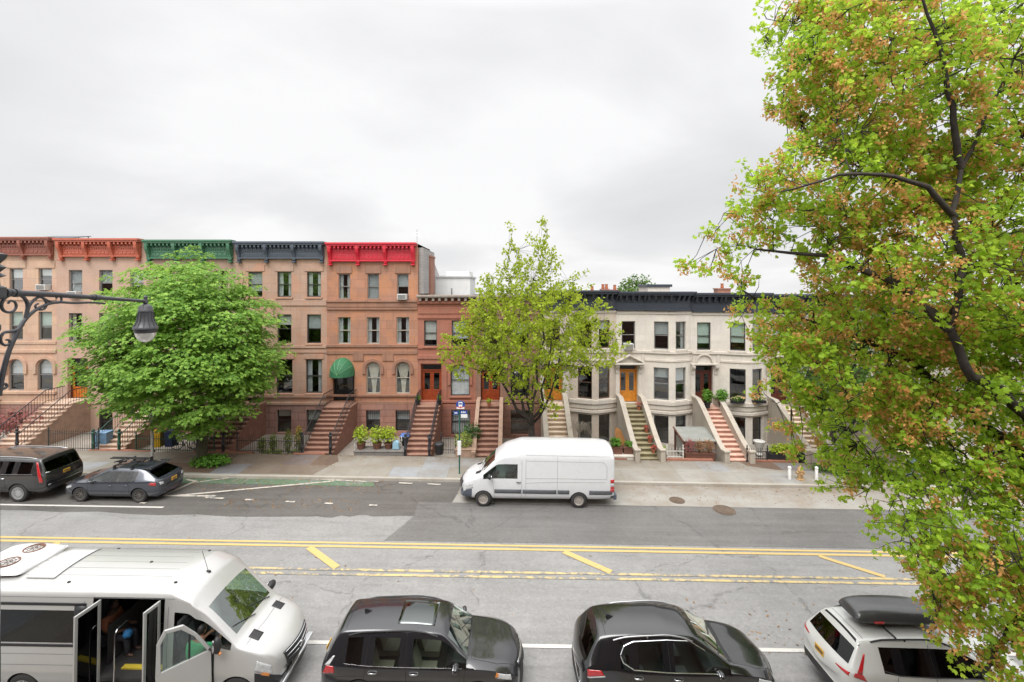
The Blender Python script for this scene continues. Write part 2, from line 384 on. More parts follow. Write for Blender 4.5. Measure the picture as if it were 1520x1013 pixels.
def manhole(px, py, r, lab):
    x,y = a(px,py); m_ = MB(); m_.lathe([(r+.06,0),(r+.06,.012),(r,.014),(r,.006),(r-.03,.006),(r-.03,.016),(0.001,.016)], (0,0,0), 28, cap=False)
    for i in range(-4,5):
        q = math.sqrt(max(0,(r-.06)**2-(i*r/5)**2)); m_.box(-q,q,i*r/5-.02,i*r/5+.02,.012,.022)
    o = m_.build('manhole_cover', RUST); o.location = (x,y,G(x)+.011); o.rotation_euler = (0,SLOPE,.4); tag(o, lab, 'manhole cover', 'manhole covers in the concrete lane')
RUST = M('rusty_iron', (.12,.085,.06), .7, .3, 8)
manhole(1005,735,.30,'smaller rusty manhole cover, nearer the kerb and the white van'); manhole(1075,747,.42,'larger brown manhole cover near the edge of the concrete lane')
# ------------------------------------------------------------------ houses
def fx(px): return (px-760)/F*FAC_Y
def fz(py): return CH-(py-430)/F*FAC_Y
def cum(pts):
    u = [0.0]
    for a_,b_ in zip(pts,pts[1:]): u.append(u[-1]+math.dist(a_,b_))
    return u
def on(pts, us, u):
    for i in range(len(us)-1):
        if u <= us[i+1]+1e-9 or i == len(us)-2:
            f = (u-us[i])/(us[i+1]-us[i]); a_,b_ = pts[i],pts[i+1]
            d = Vector((b_[0]-a_[0], b_[1]-a_[1])).normalized()
            return Vector((a_[0]+(b_[0]-a_[0])*f, a_[1]+(b_[1]-a_[1])*f)), d
def arch_z(t, h, rise): return h-rise+rise*math.sqrt(max(0,1-t*t))
def wall_along(mb, pts, z0, z1, ops, depth=.24):
    us = cum(pts)
    ub = sorted(set([round(x,5) for x in us]+[round(x,5) for o in ops for x in o[:2]]))
    zb = sorted(set([z0,z1]+[round(x,5) for o in ops for x in o[2:4] if z0 < x < z1]))
    for u0,u1 in zip(ub,ub[1:]):
        um = (u0+u1)/2; p,_ = on(pts,us,u0+1e-6); q,_ = on(pts,us,u1-1e-6)
        zs = None
        for za,zc in zip(zb,zb[1:]):
            zm = (za+zc)/2
            if any(o[0] < um < o[1] and o[2] < zm < o[3] for o in ops): continue
            mb.quad((p.x,p.y,za),(q.x,q.y,za),(q.x,q.y,zc),(p.x,p.y,zc))
    for u0,u1,za,zc,rise in ops:
        p,d = on(pts,us,u0+1e-6); q,_ = on(pts,us,u1-1e-6); n = Vector((-d.y,d.x))*depth
        a_,b_,c_,e_ = p,q,q+n,p+n
        zt = zc-rise
        mb.quad((a_.x,a_.y,za),(a_.x,a_.y,zt),(e_.x,e_.y,zt),(e_.x,e_.y,za))
        mb.quad((b_.x,b_.y,za),(c_.x,c_.y,za),(c_.x,c_.y,zt),(b_.x,b_.y,zt))
        mb.quad((a_.x,a_.y,za),(e_.x,e_.y,za),(c_.x,c_.y,za),(b_.x,b_.y,za))
        if rise <= 0: mb.quad((a_.x,a_.y,zc),(b_.x,b_.y,zc),(c_.x,c_.y,zc),(e_.x,e_.y,zc))
        else:
            N = 14; L = (q-p).length; mid = (p+q)/2
            for i in range(N):
                t0,t1 = -1+2*i/N, -1+2*(i+1)/N
                s0,s1 = mid+d*(t0*L/2), mid+d*(t1*L/2); h0,h1 = arch_z(t0,zc,rise), arch_z(t1,zc,rise)
                mb.quad((s0.x,s0.y,h0),(s1.x,s1.y,h1),(s1.x,s1.y,zc),(s0.x,s0.y,zc))
                r0,r1 = s0+n,s1+n
                mb.quad((s0.x,s0.y,h0),(r0.x,r0.y,h0),(r1.x,r1.y,h1),(s1.x,s1.y,h1))
def band(mb, pts, proj, z0, z1, inset=.05):
    """a moulding that follows the wall line"""
    V = [Vector(p) for p in pts]; ns = []
    for i in range(len(V)):
        n = Vector((0,0))
        for j in (i-1,i):
            if 0 <= j < len(V)-1:
                d = (V[j+1]-V[j]).normalized(); n += Vector((d.y,-d.x))
        n.normalize(); ns.append(n)
    o = [v+n*proj for v,n in zip(V,ns)]; q = [v-n*inset for v,n in zip(V,ns)]
    k = len(V); vs = [(p.x,p.y,z0) for p in o]+[(p.x,p.y,z1) for p in o]+[(p.x,p.y,z0) for p in q]+[(p.x,p.y,z1) for p in q]
    fs = []
    for i in range(k-1):
        fs += [(i,i+1,k+i+1,k+i),(k+i,k+i+1,3*k+i+1,3*k+i),(i+1,i,2*k+i,2*k+i+1)]
    fs += [(0,k,3*k,2*k),(k-1,3*k-1,4*k-1,2*k-1)]
    mb.add(vs, fs)
def arch_ring(mb, cx, zs, rad, rise, th, y0, y1, n=18, legs=0):
    """hood mould over an arch centred at cx, springing at zs"""
    pi_,po = [],[]
    for i in range(n+1):
        an = pi-pi*i/n
        pi_.append((cx+rad*cos(an), zs+rise*sin(an))); po.append((cx+(rad+th)*cos(an), zs+(rise+th)*sin(an)))
    for i in range(n):
        a_,b_,c_,d_ = pi_[i],pi_[i+1],po[i+1],po[i]
        vs = [(p[0],y,p[1]) for y in (y0,y1) for p in (a_,b_,c_,d_)]
        mb.add(vs, [(0,1,2,3),(3,2,6,7),(1,0,4,5),(0,3,7,4),(2,1,5,6)])
    if legs:
        mb.box(cx-rad-th,cx-rad,y0,y1,zs-legs,zs); mb.box(cx+rad,cx+rad+th,y0,y1,zs-legs,zs)

WCACHE = {}
def window(house, x, y, z, ang, w_, h, rise=0, style='bare', frame=None, blind=.4, sill=None, grille=False, blindmat=None, iron=None):
    key = (round(w_,2),round(h,2),round(rise,2),style,frame.name,round(blind,2),sill.name if sill else 0,grille,blindmat.name if blindmat else 0)
    if key in WCACHE:
        c = copy_tree(WCACHE[key], house); c.location = (x,y,z); c.rotation_euler = (0,0,ang); return c
    f = MB(); a_ = w_/2; T = .055
    f.box(-a_,-a_+T,.10,.19,0,h-rise); f.box(a_-T,a_,.10,.19,0,h-rise); f.box(-a_+T,a_-T,.10,.19,0,T*1.3)
    if rise: arch_ring(f,0,h-rise,a_-T,rise-T,T,.10,.19)
    else: f.box(-a_+T,a_-T,.10,.19,h-T,h)
    f.box(-a_+T,a_-T,.125,.20,h*.49,h*.49+.05)
    o = f.build('window', frame, house, (x,y,z)); o.rotation_euler = (0,0,ang)
    p = MB(); p.box(-a_+T*.5,a_-T*.5,.152,.158,T*.5,h*.49+.02); p.box(-a_+T*.5,a_-T*.5,.138,.144,h*.49+.03,h-T*.3)
    p.build('pane', HOUSEGLASS, o)
    if sill: MB().box(-a_-.09,a_+.09,-.11,.23,-.13,-.003).build('sill', sill, o, bevel=.012)
    if style in ('blind','shade'):
        b = MB(); b.box(-a_+.03,a_-.03,.215,.222,h*(1-blind),h-.03); b.box(-a_+.03,a_-.03,.212,.226,h*(1-blind)-.03,h*(1-blind))
        b.build('blind', blindmat or SHADE, o)
    if style in ('curtain','lace'):
        n = 14 if style == 'curtain' else 26
        for sg in ((-1,1) if style == 'curtain' else (0,)):
            b = MB(); vs = []; fs = []
            x0,x1 = (-a_+.03, -a_+.03+w_*.28) if sg == -1 else (a_-.03-w_*.28, a_-.03) if sg == 1 else (-a_+.03, a_-.03)
            for i in range(n+1):
                xx = x0+(x1-x0)*i/n; yy = .24+.02*sin(i*1.9)
                vs += [(xx,yy,.03),(xx,yy,h-.04)]
            for i in range(n): fs.append((2*i,2*i+2,2*i+3,2*i+1))
            b.add(vs,fs); b.build('curtain', blindmat or CURT, o, smooth=60)
    if style == 'tie':
        b = MB(); vs = []; fs = []; N = 12; K = 10
        prof = lambda t: .95*(1-t)**1.2+.12+.35*max(0,t-.6)**1.0
        for j in range(K+1):
            t = j/K; hw = min(a_-.06, (a_-.05)*prof(t)); zz = (h-.06)*(1-t)+.06*t
            for i in range(N+1):
                vs.append((-hw+2*hw*i/N, .23+.015*sin(i*2.1), zz))
        for j in range(K):
            for i in range(N):
                q = j*(N+1)+i; fs.append((q,q+N+1,q+N+2,q+1))
        b.add(vs,fs); b.build('curtain', blindmat or CURT, o, smooth=60)
    if grille:
        g_ = MB(); nb = int(w_/.12)
        for i in range(nb+1):
            xx = -a_+.03+(w_-.06)*i/nb; g_.box(xx-.009,xx+.009,.02,.038,.02,h-rise*.6-.02)
        for k_ in (.12,.5,.88): g_.box(-a_,a_,.0195,.0385,h*k_*.95,h*k_*.95+.03)
        g_.build('grille', iron or BLACK, o)
    WCACHE[key] = o
    return o

def door(house, x, y, z, w_, h, mat, ang=0, leaves=2, glassy=True, transom=.0, frame=None, trans_mat=None):
    frame = frame or mat
    f = MB(); a_ = w_/2
    hd = h-transom
    f.box(-a_,-a_+.07,.12,.26,0,h); f.box(a_-.07,a_,.12,.26,0,h); f.box(-a_+.07,a_-.07,.12,.26,h-.07,h)
    if transom: f.box(-a_+.07,a_-.07,.12,.26,hd-.05,hd+.03)
    o = f.build('door', frame, house, (x,y,z)); o.rotation_euler = (0,0,ang)
    if transom: MB().box(-a_+.07,a_-.07,.19,.20,hd+.03,h-.07).build('transom', DARKGLASS, o)
    x0,x1 = -a_+.07, a_-.07; lw = (x1-x0)/leaves
    for i in range(leaves):
        l0,l1 = x0+lw*i+.006, x0+lw*(i+1)-.006; l = MB(); st = .14*min(1,lw/.7); top = hd-.05-.006
        gz = .62 if glassy else .62
        l.box(l0,l0+st,.18,.225,.01,top); l.box(l1-st,l1,.18,.225,.01,top)
        l.box(l0+st,l1-st,.18,.225,.01,.22); l.box(l0+st,l1-st,.18,.225,gz,gz+.12); l.box(l0+st,l1-st,.18,.225,top-.15,top)
        l.box(l0+st,l1-st,.197,.21,.22,gz)
        l.box(l0+st+.05,l1-st-.05,.187,.20,.27,gz-.05)
        if not glassy:
            l.box(l0+st,l1-st,.197,.21,gz+.12,top-.15); l.box(l0+st+.05,l1-st-.05,.187,.2,gz+.18,top-.21)
        lo = l.build('door_leaf', mat, o, bevel=.006)
        if glassy: MB().box(l0+st,l1-st,.2,.207,gz+.12,top-.15).build('pane', trans_mat or DARKGLASS, o)
        hx = l1-.07 if (leaves == 1 or i == 0) else l0+.07
        hb = MB(); hb.lathe([(.0,-.05),(.03,-.05),(.035,-.02),(.012,-.005),(.03,0)], (hx,.175,1.0), 10, 'y'); hb.build('handle', BRASS, o, smooth=50)
    return o
BRASS = M('brass', (.5,.35,.12), .3, .1, bump=0, Metallic=1.0)

def rail_post(mb, x, y, z, h, r=.045):
    mb.lathe([(r*1.8,0),(r*1.8,.1),(r,.14),(r,h*.4),(r*1.5,h*.45),(r,h*.5),(r*.9,h-.12),(r*1.6,h-.1),(r*1.7,h-.06),(r*.6,h),(r*1.1,h+.05),(r*.9,h+.12),(.004,h+.16)],(x,y,z),10)
def stoop(house, xc, w_, zb, zt, yf, yl, n, mat, cheek='rail', ironmat=None, cheekmat=None, ydoor=.2, treadmat=None, wide=.25, rh=.86, side_arch=False):
    rise = (zt-zb)/n; tr = (yl-yf)/(n-1)
    poly = [(yf,zb-.5)]
    for i in range(n):
        poly += [(yf+i*tr, zb+i*rise),(yf+i*tr, zb+(i+1)*rise)]
    poly += [(ydoor,zt),(ydoor,zb-.5)]
    m_ = MB(); m_.prism(poly,'x',xc-w_/2,xc+w_/2)
    so_ = m_.build('stoop', mat, house)
    tm = MB()
    for i in range(n):
        y1 = yf+(i+1)*tr if i < n-1 else ydoor-.01
        tm.box(xc-w_/2-.02,xc+w_/2+.02,yf+i*tr-.045,y1-.05,zb+(i+1)*rise-.055,zb+(i+1)*rise+.006)
    tm.build('treads', treadmat or mat, so_, bevel=.01)
    bm_ = MB(); bm_.box(xc-w_/2-wide,xc+w_/2+wide,yf-.42,yf+.02,zb-.5,zb+.02); bm_.build('bottom_step', treadmat or mat, so_, bevel=.015)
    if cheek == 'rail':
        for sg in (-1,1):
            xx = xc+sg*(w_/2-.06); rb = MB()
            zt2 = zt+rh; y0 = yf-.05
            top = [(xx,y0,zb+rise+rh),(xx,yl,zt+rh),(xx,-.05,zt+rh)]
            rb.tube(top,.028,6); rb.tube([(xx,y0,zb+rise+.14),(xx,yl,zt+.14),(xx,-.05,zt+.14)],.016,5)
            k_ = int((yl-y0)/.17)
            for i in range(1,k_+1):
                yy = y0+(yl-y0)*i/k_; zz = zb+rise+(zt-zb-rise)*i/k_
                rb.tube([(xx,yy,zz+.02),(xx,yy,zz+rh)],.012,5)
            kk = max(2,int(-yl/.17))
            for i in range(1,kk): rb.tube([(xx,yl+(-yl)*i/kk,zt),(xx,yl+(-yl)*i/kk,zt+rh)],.012,5)
            rb.build('handrail', ironmat or BLACK, so_)
            nb = MB(); rail_post(nb,xx,y0-.05,zb+.02,1.25,.075); nb.build('newel_post', ironmat or BLACK, so_, smooth=50)
    else:
        ch = .42 if cheek == 'stone' else .16
        th = .20 if cheek == 'stone' else .14
        for sg in (-1,1):
            x0 = xc+sg*(w_/2+.012); x1 = x0+sg*th
            up = ch+(.15 if cheek=='stone' else .1)
            lz = zb+rise+up
            poly = [(yf-.30,zb-.5),(yf-.30,lz-.02),(yf+.05,lz)]
            for i in range(1,9):
                s_ = i/8; e = s_*s_*(3-2*s_) if cheek == 'stone' else s_
                e = .25*e+.75*s_
                poly.append((yf+.05+(yl-yf)*s_, lz+(zt+up-lz)*e))
            poly += [(-.004,zt+up),(-.004,zb-.5)]
            c_ = MB(); c_.prism(poly,'x',min(x0,x1),max(x0,x1)); co_ = c_.build('cheek_wall', cheekmat or mat, so_)
            cp = MB(); xm0,xm1 = min(x0,x1)-.05,max(x0,x1)+.05
            top = [p for p in poly[1:-1]]
            top[0] = (top[0][0]-.05, top[0][1])
            vs = []; fs = []
            for (yy,zz) in top:
                vs += [(xm0,yy,zz-.06),(xm1,yy,zz-.06),(xm1,yy,zz+.07),(xm0,yy,zz+.07)]
            for i in range(len(top)-1):
                b_ = 4*i; fs += [(b_+3,b_+2,b_+6,b_+7),(b_,b_+3,b_+7,b_+4),(b_+2,b_+1,b_+5,b_+6),(b_+1,b_,b_+4,b_+5)]
            fs += [(0,1,2,3)]
            cp.add(vs,fs); cp.build('coping', cheekmat or mat, co_, smooth=40)
            if cheek == 'stone':
                pb = MB(); pb.box(min(x0,x1)-.04,max(x0,x1)+.04,yf-.5,yf-.302,zb-.5,lz+.02); pb.box(min(x0,x1)-.08,max(x0,x1)+.08,yf-.54,yf-.26,lz+.02,lz+.12)
                pb.build('pier', cheekmat or mat, co_, bevel=.02)
    return so_

def cornice(house, x0, x1, z0, z1, proj, mat, nbig=4, name='cornice'):
    c = MB(); H_ = z1-z0
    c.box(x0-.10,x1+.10,-proj,.1,z1-.13*1.0,z1); c.box(x0-.06,x1+.06,-proj*.88,.1,z1-.24,z1-.134)
    c.box(x0,x1,-.14,.0,z0+.10,z1-.245); c.box(x0,x1,-.22,.0,z0+.02,z0+.097); c.box(x0,x1,-.17,.0,z1-.60,z1-.52)
    n = int((x1-x0)/.27)
    for i in range(n):
        xx = x0+.1+(x1-x0-.2)*(i+.5)/n
        c.box(xx-.06,xx+.06,-proj*.8,-.142,z1-.40,z1-.245); c.box(xx-.045,xx+.045,-proj*.5,-.143,z1-.47,z1-.402)
    n = int((x1-x0)/.15)
    for i in range(n):
        xx = x0+(x1-x0)*(i+.5)/n; c.box(xx-.04,xx+.04,-.185,-.141,z1-.70,z1-.61)
    for i in range(nbig):
        xx = x0+.14+(x1-x0-.28)*i/(nbig-1)
        poly = [(0,z0-.16),(-.10,z0-.18),(-.20,z0-.06),(-.22,z0+.1),(-.27,z0+.3),(-.42,z0+H_*.5),(-proj*.9,z0+H_*.66),(-proj*.9,z1-.242),(0,z1-.242)]
        c.prism(poly,'x',xx-.10,xx+.10)
        c.box(xx-.13,xx+.13,-.30,-.02,z0-.24,z0-.165)
    for i in range(nbig-1):
        xa = x0+.14+(x1-x0-.28)*i/(nbig-1)+.2; xb = x0+.14+(x1-x0-.28)*(i+1)/(nbig-1)-.2
        c.box(xa,xb,-.165,-.139,z0+.17,z0+.2); c.box(xa,xb,-.165,-.139,z1-.83,z1-.80)
        k_ = 5
        for j in range(k_):
            xm = xa+(xb-xa)*(j+.5)/k_; c.box(xm-.09,xm+.09,-.17,-.138,z0+.24,z1-.88)
    return c.build(name, mat, house, bevel=.012)

def shell(house, pts, zb, zt, ops, mat, roofmat, depth=11.0, back=True):
    m_ = MB(); wall_along(m_, pts, zb, zt, ops)
    xa,xb = pts[0][0],pts[-1][0]
    m_.quad((xa,0,zb),(xa,0,zt),(xa,depth,zt),(xa,depth,zb)); m_.quad((xb,0,zb),(xb,depth,zb),(xb,depth,zt),(xb,0,zt))
    m_.quad((xa,depth,zb),(xa,depth,zt),(xb,depth,zt),(xb,depth,zb))
    w_ = m_.build('wall', mat, house)
    r = MB(); poly = [(p[0],p[1]+.02) for p in pts]+[(xb,depth),(xa,depth)]
    r.prism(poly,'z',zt-.25,zt-.002)
    r.build('roof', roofmat, house)
    fl = MB(); fl.box(xa+.02,xb-.02,.3,depth-.02,zb+.02,zb+.05)
    for zz in (fz(600),fz(518),fz(455)):
        if zz < zt-1: fl.box(xa+.02,xb-.02,.3,depth-.02,zz-.12,zz)
    fl.box(xa+.02,xb-.02,4.2,4.25,zb+.06,zt-.3)
    fl.build('interior_floor', INTERIOR, house)
    return w_
ROOFM = M('roof_felt', (.10,.10,.105), .9, .2)
def house_root(name, label, px0, px1, cat='house', group='row houses across the street'):
    xc = (fx(px0)+fx(px1))/2
    return thing(name, label, cat, (xc, FAC_Y, 0), group=group), xc, (fx(px1)-fx(px0))/2

BS1 = stone('sandstone_orange', hexc('c39a78'), 1.0,.62,.008,.09,.72,.24,(.35,hexc('b98a78')))
BS2 = stone('stucco_tan', hexc('bb9379'), 9,9,.0,.03,1,.12)
BS3 = stone('brownstone_tan', hexc('a6826c'), 1.2,.6,.006,.05,.85,.2)
BS4 = stone('brownstone_pink', hexc('b58b70'), 1.3,.6,.008,.09,.7,.24,(.4,hexc('b57b5c')))
BS5 = stone('brownstone_red', hexc('b0734f'), .95,.55,.008,.14,.65,.32,(.5,hexc('bb8058')))
BS6 = stone('brownstone_rust', hexc('a85f41'), 1.1,.5,.006,.08,.8,.28,(.35,hexc('9c6a55')))
BS7 = stone('brownstone_brown', hexc('936750'), 1.1,.5,.006,.08,.8,.28)
RUS = stone('rough_basement_stone', hexc('a27262'), .7,.36,.014,.13,.6,.3,(.3,hexc('9a6050')),bump=.6)
TRIM5 = stone('carved_trim', hexc('9c694b'), .6,2,.006,.1,.8,.4,bump=.5)
LIME = stone('limestone', hexc('cfc5b7'), 1.2,.45,.005,.035,.9,.12,(.25,hexc('c9bcab')))
CHEEK = stone('weathered_cheek_stone', hexc('b0a391'), 2,3,.003,.05,.9,.4,(.35,hexc('958a76')))
LIMET = stone('limestone_trim', hexc('c9bdad'), 1.5,3,.004,.03,.9,.2)
LIMEB = stone('limestone_beige', hexc('c0ae9b'), 1.2,.45,.005,.04,.88,.18)
STEP_B = M('brownstone_steps', hexc('7b5648'), .8,.2,3,.2); STEP_R = M('brownstone_step_tops', hexc('93705f'), .75,.2,3,.2)
STEP_T = M('tan_steps', hexc('9f8472'), .8,.2,3,.2); STEP_TT = M('pale_tan_step_tops', hexc('bda592'), .75,.2,3,.2)
STEP_G = M('mossy_steps', hexc('6f6449'), .85,.3,2,.25); STEP_GT = M('mossy_step_tops', hexc('8b8266'), .85,.3,2,.25)
STEP_P = M('pink_stone_steps', hexc('a87d6d'), .8,.2,3,.2); STEP_PT = M('pale_pink_step_tops', hexc('cda795'), .75,.2,3,.2)
STEP_L = M('limestone_steps', hexc('bda891'), .8,.15,3,.2); STEP_LT = M('pale_limestone_step_tops', hexc('d6c4b0'), .8,.15,3,.2)
C_RED = paint('red_cornice_paint', hexc('c01a30'), .5, .1, 0, .14, .18); C_ORG = paint('orange_cornice_paint', hexc('ad5a43'), .5, .1, 0,.08)
C_TER = paint('terracotta_cornice_paint', hexc('8a5243'), .5,.1,0,.1); C_GRN = paint('green_cornice_paint', hexc('3c6b50'), .55,.1,0,.14,.25)
C_NAV = paint('slate_cornice_paint', hexc('4a515c'), .5,.1,0,.06); C_BLK = paint('navy_cornice_paint', hexc('333842'), .5,.1,0,.06)
C_GRY = stone('weathered_cornice', hexc('a59689'), 2,3,.004,.04,.9,.5)
F_DRK = M('dark_window_frame', (.045,.042,.04), .5,.1,bump=0); F_GRY = M('grey_window_frame', (.20,.19,.18), .5,.1,bump=0)
F_WHT = M('white_window_frame', (.55,.54,.51), .5,.05,bump=0); F_BRN = M('brown_window_frame', (.09,.05,.035), .5,.1,bump=0)
F_BEI = M('beige_window_frame', (.38,.34,.28), .5,.08,bump=0)
OAK = M('orange_oak', hexc('b5641f'), .4,.25,4,.05); OAKR = M('red_mahogany', hexc('8f3d1c'), .4,.25,4,.05); OAKD = M('dark_mahogany', hexc('54291f'), .4,.2,4,.05)
OAKY = M('honey_oak', hexc('c9822e'), .4,.2,4,.05)
BLKDOOR = M('black_door_paint', (.015,.015,.017), .35,.1,bump=0)
GREYSH = M('grey_blind', (.55,.57,.57), .8,.05); GREENSH = M('pale_green_blind', (.66,.76,.68), .8,.05); PALEC = M('pale_curtain', (.78,.78,.78), .9,.08); LACE = M('white_lace', (.80,.80,.82), .9,.08)

def townhouse(name, label, px0, px1, cfg):
    h, xc, hw = house_root(name, label, px0, px1)
    L = lambda px: fx(px)-xc
    ops = []; wins = []
    for cx,wp,yt,yb,rise,st in cfg['wins']:
        w_ = wp/22.02; x = L(cx); z0,z1 = fz(yb),fz(yt)
        if abs(x)+w_/2 > hw: continue
        ops.append((x-w_/2+hw, x+w_/2+hw, z0, z1, rise)); wins.append((x,z0,w_,z1-z0,rise,st))
    for d in cfg.get('doors',()):
        w_ = d['w']/22.02; x = L(d['px']); z0,z1 = fz(d['yb']),fz(d['yt'])
        ops.append((x-w_/2+hw, x+w_/2+hw, z0, z1, d.get('rise',0)))
        if d.get('rise',0): door(h, x, .1, z0, w_, z1-z0-.02, d['mat'], 0, d.get('n',2), d.get('glassy',True), .5, d.get('frame'))
        else: door(h, x, d.get('in',.12), z0, w_, z1-z0, d['mat'], 0, d.get('n',2), d.get('glassy',True), d.get('tr',.45), d.get('frame'))
    pts = [(-hw,0),(hw,0)]
    zt = fz(cfg['ytop']); zbase = fz(cfg.get('ybase',652))-.6
    shell(h, pts, zbase, zt-.05, ops, cfg['wall'], ROOFM, cfg.get('depth',11.0))
    for x,z0,w_,hh,rise,st in wins:
        window(h, x,0,z0,0, w_,hh,rise, **st)
    t_ = MB()
    for pj,y0,y1 in cfg.get('bands',()): t_.box(-hw+.003,hw-.003,-pj,.02,fz(y1),fz(y0))
    for cx,wp,y0,y1,pj in cfg.get('blocks',()): t_.box(L(cx)-wp/44.04,L(cx)+wp/44.04,-pj,.02,fz(y1),fz(y0))
    for cx,yt,wp,rise,th,legs in cfg.get('hoods',()): arch_ring(t_,L(cx),fz(yt)-rise,wp/44.04+.01,rise,th,-.10,.02,18,legs)
    if t_.v: t_.build('mouldings', cfg.get('trim',cfg['wall']), h, bevel=.012)
    if 'rus' in cfg:                     # rough basement facing, standing proud of the wall plane
        r = MB(); za,zc = zbase, fz(cfg['rus'])
        ro = [(o[0],o[1],o[2],min(o[3],zc-.02),o[4]) for o in ops if o[2] < zc and o[3] < zc+.3]
        dn = [o for o in ops if o[2] < zc and o[3] >= zc+.3]
        wall_along(r, [(-hw+.002,-.07),(hw-.002,-.07)], za, zc, ro, .066)
        r.quad((-hw+.002,-.07,zc),(hw-.002,-.07,zc),(hw-.002,-.001,zc),(-hw+.002,-.001,zc))
        r.build('basement_facing', cfg.get('rusmat',RUS), h)
    if 'cor' in cfg:
        yb,mat,nb = cfg['cor']; cornice(h, -hw+cfg.get('cin',.15), hw-cfg.get('cin',.15), fz(yb)+.13, zt, .50, mat, nb)
    return h, xc, hw, L

def W(style='bare', frame=F_DRK, blind=.4, **k): return dict(style=style, frame=frame, blind=blind, **k)
# --- four-storey brownstones, left to right
def std(cx, rows, styles):
    out = []; i = 0
    for (yt,yb,wp,rise,cols) in rows:
        for c in cols:
            out.append((cx[c],wp,yt,yb,rise,styles[i % len(styles)])); i += 1
    return out
h1,*_ = townhouse('brownstone_house','orange sandstone row house at the far left with arched parlour windows and terracotta cornice',-50,84, dict(
    wins=std((-18,24,67),[(399,431,20,0,(0,1,2)),(463,505,20,0,(0,1,2)),(534,580,23,.5,(1,2)),(612,642,21,0,(1,2))],
        [W('blind',F_GRY,.45,sill=BS1),W('blind',F_GRY,.4,sill=BS1),W('blind',F_GRY,.3,sill=BS1),W('blind',F_GRY,.55,blindmat=GREENSH),W('blind',F_GRY,.5,blindmat=GREENSH),W('blind',F_GRY,.55,blindmat=GREENSH),W('shade',F_GRY,.45,blindmat=PALEC),W('shade',F_GRY,.45,blindmat=PALEC),W('bare',F_DRK,grille=True),W('bare',F_DRK,grille=True)]),
    doors=[dict(px=-18,w=28,yt=534,yb=592,mat=OAKD,n=2,tr=.5)], ytop=353, ybase=648, wall=BS1, trim=BS1, rus=598,
    bands=[(.07,440,446),(.05,507,511),(.08,519,524),(.10,581,585),(.12,596,600)],
    hoods=[(24,533,24,.5,.22,.5),(67,533,24,.5,.22,.5)], blocks=[(24,30,388,398,.05),(67,30,388,398,.05),(-18,30,388,398,.05)], cor=(383,C_TER,4)))
h2,*_ = townhouse('brownstone_house','smooth tan stucco row house with orange painted cornice beside the round leafy tree',84,217, dict(
    wins=std((112,157,203),[(401,440,20,0,(0,1,2)),(465,507,20,0,(0,1,2)),(535,583,20,0,(1,2)),(608,645,20,0,(1,2))],
        [W('shade',F_GRY,.9,blindmat=GREYSH),W('blind',F_GRY,.5,blindmat=GREYSH),W('blind',F_GRY,.6),W('curtain',F_GRY),W('blind',F_GRY,.5),W('bare',F_GRY),W('bare',F_DRK),W('bare',F_DRK),W('bare',F_DRK,grille=True),W('bare',F_DRK,grille=True)]),
    doors=[dict(px=115,w=30,yt=532,yb=592,mat=OAK,n=1,tr=.55,frame=OAKD), dict(px=124,w=15,yt=609,yb=648,mat=BLKDOOR,n=1,glassy=False,tr=0,rise=.25)], ytop=355, ybase=648, wall=BS2, trim=BS2,
    bands=[(.05,597,600)], blocks=[], cor=(385,C_ORG,4), cin=.3))
h3,*_ = townhouse('brownstone_house','tan row house with green painted cornice, almost wholly behind the round leafy tree',217,350, dict(
    wins=std((246,290,328),[(402,440,20,0,(0,1,2)),(466,508,20,0,(0,1,2)),(535,583,21,0,(1,2)),(609,642,20,0,(1,2))],
        [W('blind',F_DRK,.4),W('bare',F_DRK),W('curtain',F_DRK)]),
    doors=[dict(px=246,w=28,yt=536,yb=594,mat=OAKD,n=2)], ytop=357, ybase=648, wall=BS3, trim=BS3,
    bands=[(.06,447,452),(.06,514,519),(.1,596,600)], rus=600, cor=(388,C_GRN,4)))
h4,*_ = townhouse('brownstone_house','pinkish brownstone row house with slate blue cornice between the green and the red cornices',350,485, dict(
    wins=std((379,422,466),[(404,441,21,0,(0,1,2)),(467,510,21,0,(0,1,2)),(534,584,24,0,(1,2)),(608,642,22,0,(1,2))],
        [W('shade',F_DRK,.75,blindmat=GREYSH,sill=BS4),W('curtain',F_DRK,sill=BS4,blindmat=PALEC),W('curtain',F_DRK,sill=BS4,blindmat=PALEC),W('bare',F_DRK,sill=BS4),W('blind',F_DRK,.35,sill=BS4),W('blind',F_DRK,.5,sill=BS4,blindmat=GREYSH),W('bare',F_DRK,sill=BS4),W('curtain',F_DRK,sill=BS4,blindmat=PALEC),W('blind',F_DRK,.3),W('blind',F_DRK,.5)]),
    doors=[dict(px=378,w=28,yt=537,yb=596,mat=BLKDOOR,n=2)], ytop=359.5, ybase=650, wall=BS4, trim=BS4, rus=600, rusmat=stone('rusticated_pink_stone', hexc('a57565'), .8,.5,.02,.1,.6,.25,bump=.6),
    bands=[(.06,445,454),(.09,513,517),(.05,519,524),(.1,586,590),(.12,597,601)],
    blocks=[(c,28,394,403,.045) for c in (379,422,466)]+[(c,30,526,533,.05) for c in (422,466)], cor=(388,C_NAV,4)))
